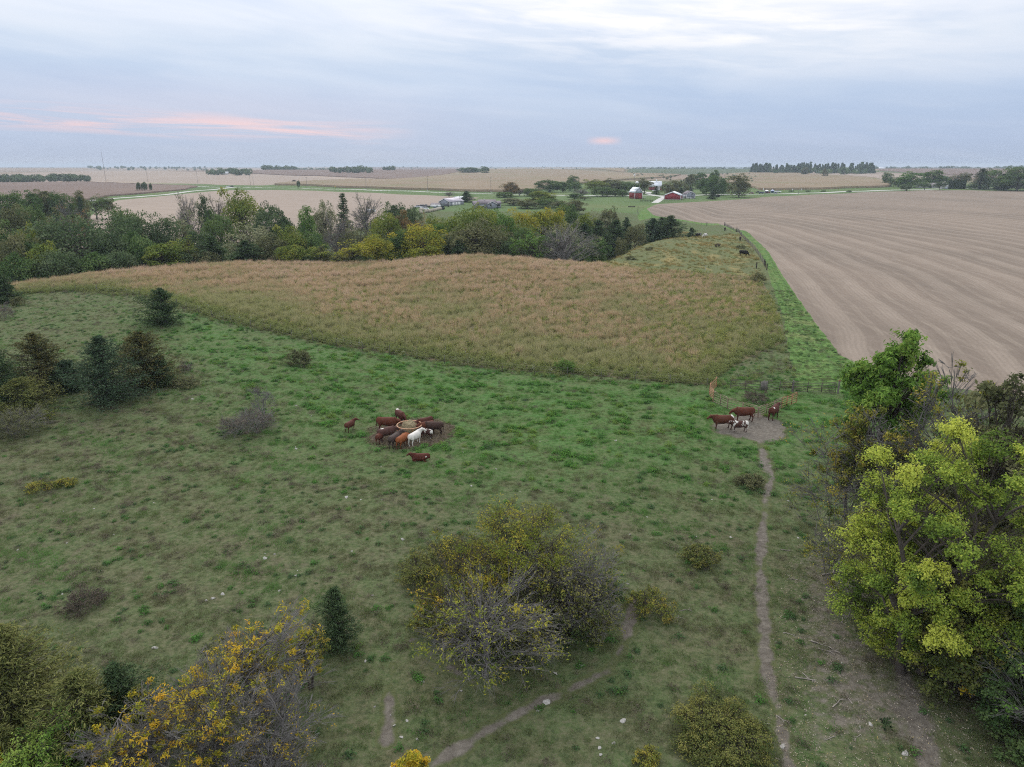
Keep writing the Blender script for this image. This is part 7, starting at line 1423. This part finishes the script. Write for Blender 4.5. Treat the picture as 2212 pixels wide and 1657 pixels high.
# ------------------------------------------------------------------ vehicles, hay bales, yard things
def car(px, py, rz, mat, name, label, cat, kind='car', group=None, sc=1.0):
    b = hit(px, py); t = empty(name, tuple(b), -math.atan2(b[0], b[1])+R(rz), label, cat, group); t.scale = (sc,)*3
    prof = {'car': [(-2.2, .35), (2.2, .35), (2.25, .75), (1.3, .95), (-2.1, 1.0), (-2.25, .7)], 'pickup': [(-2.7, .5), (2.7, .5), (2.75, 1.0), (1.6, 1.2), (-2.7, 1.2)], 'suv': [(-2.3, .45), (2.3, .45), (2.35, .95), (1.3, 1.15), (-2.3, 1.15)]}[kind]
    cab = {'car': [(-1.7, 1.0), (1.0, .98), (.35, 1.45), (-1.1, 1.48)], 'pickup': [(-.6, 1.2), (1.6, 1.2), (.95, 1.85), (-.45, 1.88)], 'suv': [(-2.2, 1.15), (1.2, 1.15), (.5, 1.8), (-2.0, 1.82)]}[kind]
    q = Bag(); q.prism(prof, -.9, .9); new_obj('body', q.mesh('body', mat), t); q = Bag(); q.prism([(x*.97, z-.01) for x, z in cab], -.78, .78); new_obj('cabin', q.mesh('cabin', M_glass), t); zt = cab[2][1]; q = Bag(); q.box(cab[3][0]*.98, cab[2][0]*.98, -.74, .74, zt-.02, zt+.05); new_obj('car_roof', q.mesh('car_roof', mat), t); L_ = prof[1][0]; wheels(t, (-L_*.62, L_*.62), (-.8, .8), .36); return t
P_ = lambda n, c: plain(n, c, .35, 0, .05, 1, .5)
C_r, C_w, C_k, C_b, C_s = P_('red_car_paint', (.20, .022, .028)), P_('white_car_paint', (.72, .72, .73)), P_('dark_car_paint', (.035, .04, .05)), P_('blue_car_paint', (.05, .075, .13)), P_('silver_car_paint', (.42, .43, .45))
G_V = 'vehicles gathered by the road near the stubble field'
car(1622, 419.0, 175, C_r, 'red_car', 'red car leftmost of the vehicles by the road', 'car', 'car', G_V, 1.05); car(1637.5, 417.2, 178, C_k, 'dark_pickup', 'dark pickup with pale hood behind the dark blue car', 'pickup', 'pickup', G_V); car(1643.5, 419.0, 172, C_b, 'dark_car', 'dark blue car right of the red car', 'car', 'suv', G_V)
car(1679, 416.6, 175, C_w, 'white_pickup', 'white pickup rightmost of the vehicles by the road', 'pickup', 'pickup', G_V, 1.15); car(1657.5, 417.8, 185, C_r, 'dark_red_car', 'dark red car under the right side of the white canopy', 'car', 'suv', G_V, .9); car(1674.5, 418.6, 180, C_b, 'low_blue_car', 'low blue car in front of the white pickup', 'car', 'car', G_V, .8)
car(1414, 413.6, 10, C_w, 'white_pickup', 'white pickup in the farm yard before the big barn', 'pickup', 'pickup'); car(493, 404.6, 178, C_w, 'white_car', 'white car on the gravel road at the crossing', 'car', 'suv'); car(500, 404.4, 178, C_k, 'dark_car', 'dark car right behind the white car at the crossing', 'car', 'suv')
for px, py, c_, kd, lab in [(903, 450, C_s, 'pickup', 'silver pickup leftmost in the machinery yard'), (909, 448.5, C_k, 'suv', 'dark car second in the machinery yard'), (915, 452, C_s, 'suv', 'pale grey van in the middle of the machinery yard'), (921, 448.3, C_k, 'pickup', 'dark pickup beside the long white trailer'), (918, 453.5, C_w, 'car', 'white car at the front of the machinery yard'), (963, 447.2, C_k, 'suv', 'dark car before the machine shed')]:
    car(px, py, 170+px % 17, c_, 'yard_car', lab, 'car', kd, 'vehicles in the machinery yard')
def canopy(px, py, w_, mat, wallm, label):
    b = hit(px, py); t = empty('canopy_tent', tuple(b), -math.atan2(b[0], b[1]), label, 'tent'); V_ = np.array([(-w_/2, -w_/2, 2.2), (w_/2, -w_/2, 2.2), (w_/2, w_/2, 2.2), (-w_/2, w_/2, 2.2), (0, 0, 3.3)], float); q = Bag(); q.add(V_, np.array([(0, 1, 4), (1, 2, 4), (2, 3, 4), (3, 0, 4)])); q.add(V_-np.array([0, 0, .06]), np.array([(1, 0, 4), (2, 1, 4), (3, 2, 4), (0, 3, 4)])); new_obj('roof', q.mesh('roof', mat), t)
    for x in (-1, 1):
        for y in (-1, 1): q = Bag(); q.tube([(x*w_*.48, y*w_*.48, 0), (x*w_*.48, y*w_*.48, 2.2)], .04, 5); new_obj('leg', q.mesh('leg', M_white), t)
    block(t, 'side_wall', wallm, (-w_*.47, w_*.47, w_*.46, w_*.47, .2, 2.15))
canopy(1655, 418.0, 4.0, M_white, P_('lavender_cloth', (.30, .27, .42)), 'white peaked canopy among the vehicles by the road'); canopy(1667.5, 417.2, 3.6, P_('pale_blue_cloth', (.40, .45, .60)), P_('blue_cloth', (.14, .19, .36)), 'pale blue canopy left of the white pickup')
for px, py, h, c_, lab in [(1646.5, 417, 4.6, M_white, 'white feather flag tilted over the dark cars'), (1691.5, 415.4, 2.8, P_('yellow_cloth', (.62, .55, .16)), 'yellow feather flag right of the white pickup'), (1709.5, 415.4, 3.6, M_white, 'white feather flag in front of the first dark bush'), (1728.8, 415, 3.4, M_white, 'white feather flag right of the road pole')]:
    b = hit(px, py); t = empty('feather_flag', tuple(b), -math.atan2(b[0], b[1]), lab, 'flag', 'feather flags along the road'); q = Bag(); q.tube([(0, 0, 0), (0, 0, h*.7), (.35, 0, h)], .03, 5); new_obj('pole', q.mesh('pole', M_steel), t); q = Bag(); q.prism([(.04, h*.3), (.55, h*.42), (.75, h*.85), (.36, h*1.0), (.06, h*.7)], -.02, .02); new_obj('cloth', q.mesh('cloth', c_), t)
for px in (1706, 1742, 1775, 1830): tree_px(px, 411.5, 9, 790, 'bush1', 'leaf_oak', 'roadside_bush', {1706: 'dark bush behind the first white feather flag', 1742: 'dark bush right of the road pole', 1775: 'low dark bush along the corn edge', 1830: 'broad dark bush along the corn edge at the right'}[px], 'bush', 'bushes between road and ripe corn')
def bale_mesh():
    q = Bag(); S = 18; a = np.linspace(0, 2*np.pi, S+1)[:-1]; q.tube([(-.75, 0, .85), (-.72, 0, .85), (.72, 0, .85), (.75, 0, .85)], [.78, .85, .85, .78], S); V_ = np.array([(s*.75, math.sin(x)*.78, .85+math.cos(x)*.78) for s in (-1, 1) for x in a]); q.add(V_, np.array([list(range(S)), list(range(2*S-1, S-1, -1))])); return q.mesh('round_bale', plain('net_wrapped_hay', (.40, .36, .29), .9, 0, .2, 2))
bmesh_ = bale_mesh()
for i, (px, py, lab) in enumerate([(920, 459.3, 'round bale at the left front end of the bale row'), (926.5, 459.0, 'second round bale from the left front end'), (931, 457.8, 'third round bale from the left front end'), (935.5, 457.0, 'round bale in the middle of the row, left one'), (940, 456.2, 'round bale in the middle of the row, right one'), (943.8, 455.3, 'round bale third from the shed end of the row'), (947, 454.5, 'round bale second from the shed end of the row'), (950.5, 453.8, 'round bale at the shed end of the row'), (908, 456.2, 'round bale behind the row, left of two'), (911.5, 456, 'round bale behind the row, right of two'), (909, 462, 'round bale low at the left near the oaks')]):
    b = hit(px, py); o = new_obj('round_bale', bmesh_); o.location = tuple(b); o.rotation_euler = (0, 0, R(35+5*(i % 3))); tag(o, lab, 'hay bale', 'round hay bales by the machine shed')
# tractor by the bales
b = hit(954, 453); t = empty('tractor', tuple(b), R(150), 'small green tractor at the shed end of the bale row', 'tractor'); block(t, 'body', P_('tractor_green', (.05, .16, .06)), (-1.3, 1.5, -.4, .4, .7, 1.35)); block(t, 'cab', M_glass, (-1.2, .1, -.6, .6, 1.36, 2.5)); block(t, 'cab_roof', P_('tractor_roof_green', (.05, .16, .06)), (-1.3, .2, -.68, .68, 2.5, 2.62)); wheels(t, (-.8,), (-.75, .75), .78, .4); wheels(t, (1.2,), (-.6, .6), .45, .3)
b = hit(1396, 436); t = empty('rail_fence', tuple(b), -math.atan2(b[0], b[1]), 'dark wooden rail fence in the grass below the tall red barn', 'fence'); k = mpp(b)
for x in np.linspace(-13.5*k, 13.5*k, 6): o = block(t, 'post', M_dkwood, (-.09, .09, -.09, .09, -.2, 1.3)); o.location = (x, 0, 0)
for z in (.4, .8, 1.15): block(t, 'rail', M_dkwood, (-13.5*k, 13.5*k, -.13, -.095, z, z+.14))
b = hit(1376*0+1267.5+100, 424); t = empty('white_tank', tuple(hit(1355.5, 419.8)), 0, 'small white tank on posts beside the road left of the tall red barn', 'tank'); q = Bag(); q.tube([(0, 0, .9), (0, 0, 2.4)], .8, 12); new_obj('drum', q.mesh('drum', M_white), t); block(t, 'stand', M_white, (-.4, -.25, -.1, .1, -.2, .92), (.25, .4, -.1, .1, -.2, .92))
b = hit(1361.5, 448.3); t = empty('water_trough', tuple(hit(1376-12, 447.8)), 0, 'dark water trough in the meadow below the farm', 'trough'); block(t, 'basin', M_dkwood, (-2.2, 2.2, -.4, .4, .25, .7)); block(t, 'leg', M_dkwood, (-2, -1.8, -.3, .3, -.1, .25), (1.8, 2, -.3, .3, -.1, .25))
# dark earth heap in the pale field
b = hit(635, 392); rng = np.random.default_rng(3); bm = bmesh.new(); bmesh.ops.create_icosphere(bm, subdivisions=3, radius=1)
for v in bm.verts: x, y, z = v.co; v.co = (x*3.8*(1+.1*rng.normal()), y*2.6, max(0, z)*2.0*(1+.12*rng.normal()))
me = bpy.data.meshes.new('earth_heap'); bm.to_mesh(me); bm.free(); me.materials.append(plain('dark_earth', (.06, .045, .04), .95)); o = new_obj('earth_heap', me); o.location = tuple(b); tag(o, 'dark earth heap at the edge of the pale field', 'heap')
# ------------------------------------------------------------------ poles
M_pole = plain('grey_pole', (.20, .18, .17), .9, 0, .2, .5)
def pole(px, pyt, pyb, label, r=.16, arms=1, white=False, group='utility poles along the roads', name='utility_pole', D=None):
    b = hit(px, pyb) if D is None else at_dist(px, pyb, D); D = math.hypot(b[0], b[1]); H = z_at(px, pyt, D)-b[2]; t = empty(name, tuple(b), -math.atan2(b[0], b[1])+.3, label, 'pole', group); q = Bag(); q.tube([(0, 0, -.4), (0, 0, H)], [r*1.2, r*.8], 8); new_obj('shaft', q.mesh('shaft', M_pole), t)
    for i in range(arms): z = H-.5-i*1.2; block(t, 'crossarm', M_pole, (-1.2, 1.2, -.22, -.1, z, z+.14)); 
    for i in range(arms):
        for x in (-1.1, 0.6, 1.1): block(t, 'insulator', M_white, (x-.05, x+.05, -.21, -.11, H-.5-i*1.2+.145, H-.1-i*1.2))
    if white: block(t, 'marker', M_white, (-.22, .22, -.3, -.2, -.2, 1.4))
    return t, H
for px, pt, pb, lab in [(40, 375, 394.6, 'leftmost thin pole in the far pale field'), (136, 372, 393.6, 'second thin pole in the far pale field'), (319, 367, 392.6, 'pole left of the three roadside bushes'), (427, 365.5, 396, 'pole between the roadside bushes and the crossing'), (541, 375, 401.4, 'taller one of the pole pair at the crossing'), (547.5, 383, 400.6, 'shorter one of the pole pair at the crossing'), (663, 383, 406.2, 'pole by the road right of the earth heap'), (790.8, 386, 409.6, 'pole by the road before the ripe corn, left one'), (923.6, 380, 413.6, 'pole by the road above the machine shed'), (1060, 383, 417.4, 'pole by the road above the grey house'), (1724, 411-3, 419, 'pole at the road near the feather flags'), (1990, 373, 406.6, 'leaning pole behind the right hand house'), (993, 422.5, 441.5, 'yard light pole beside the machine shed')]:
    pole(px, pt, pb, lab, white=px in (923.6, 1060))
pole(229, 329, 393.5, 'very tall thin mast at left rising above the horizon', .22, 0, group=None, name='radio_mast')
pole(1379.7, 382, 426, 'tall thin antenna mast behind the tall red barn', .12, 0, group=None, name='antenna_mast', D=590)
t, H = pole(1368, 378, 420, 'flag pole with wind wheel head left of the antenna mast', .14, 0, group=None, name='wind_pump', D=640)
q = Bag(); [q.tube([(0, -.3, H), (math.cos(a)*1.2, -.3, H+math.sin(a)*1.2)], .14, 4) for a in np.linspace(0, 2*np.pi, 9)[:-1]]; new_obj('wheel_blades', q.mesh('wheel_blades', M_white), t)
b = hit(724, 408); t = empty('road_sign', tuple(b), -math.atan2(b[0], b[1]), 'yellow diamond road sign beside the gravel road', 'sign'); q = Bag(); q.tube([(0, 0, 0), (0, 0, 2.2)], .05, 5); new_obj('post', q.mesh('post', M_steel), t); q = Bag(); q.prism([(0, 1.6), (.7, 2.3), (0, 3.0), (-.7, 2.3)], -.06, -.01); new_obj('plate', q.mesh('plate', P_('yellow_sign', (.65, .42, .03))), t)
# ------------------------------------------------------------------ evening air
me = bpy.data.meshes.new('haze'); bm = bmesh.new(); bmesh.ops.create_cube(bm, size=1)
for v in bm.verts: v.co = (v.co.x*36000, v.co.y*36000, -16 if v.co.z < 0 else 47)
bm.to_mesh(me); bm.free(); hz = new_obj('haze', me); hz['kind'] = 'stuff'; m = M('haze_air'); pv = m.n('ShaderNodeVolumePrincipled'); pv.inputs['Color'].default_value = (.76, .87, 1, 1); pv.inputs['Density'].default_value = 1.15e-4; pv.inputs['Anisotropy'].default_value = .0; m.l(pv.outputs[0], m.out.inputs['Volume']); me.materials.append(m.m)
hz.display_type = 'WIRE'
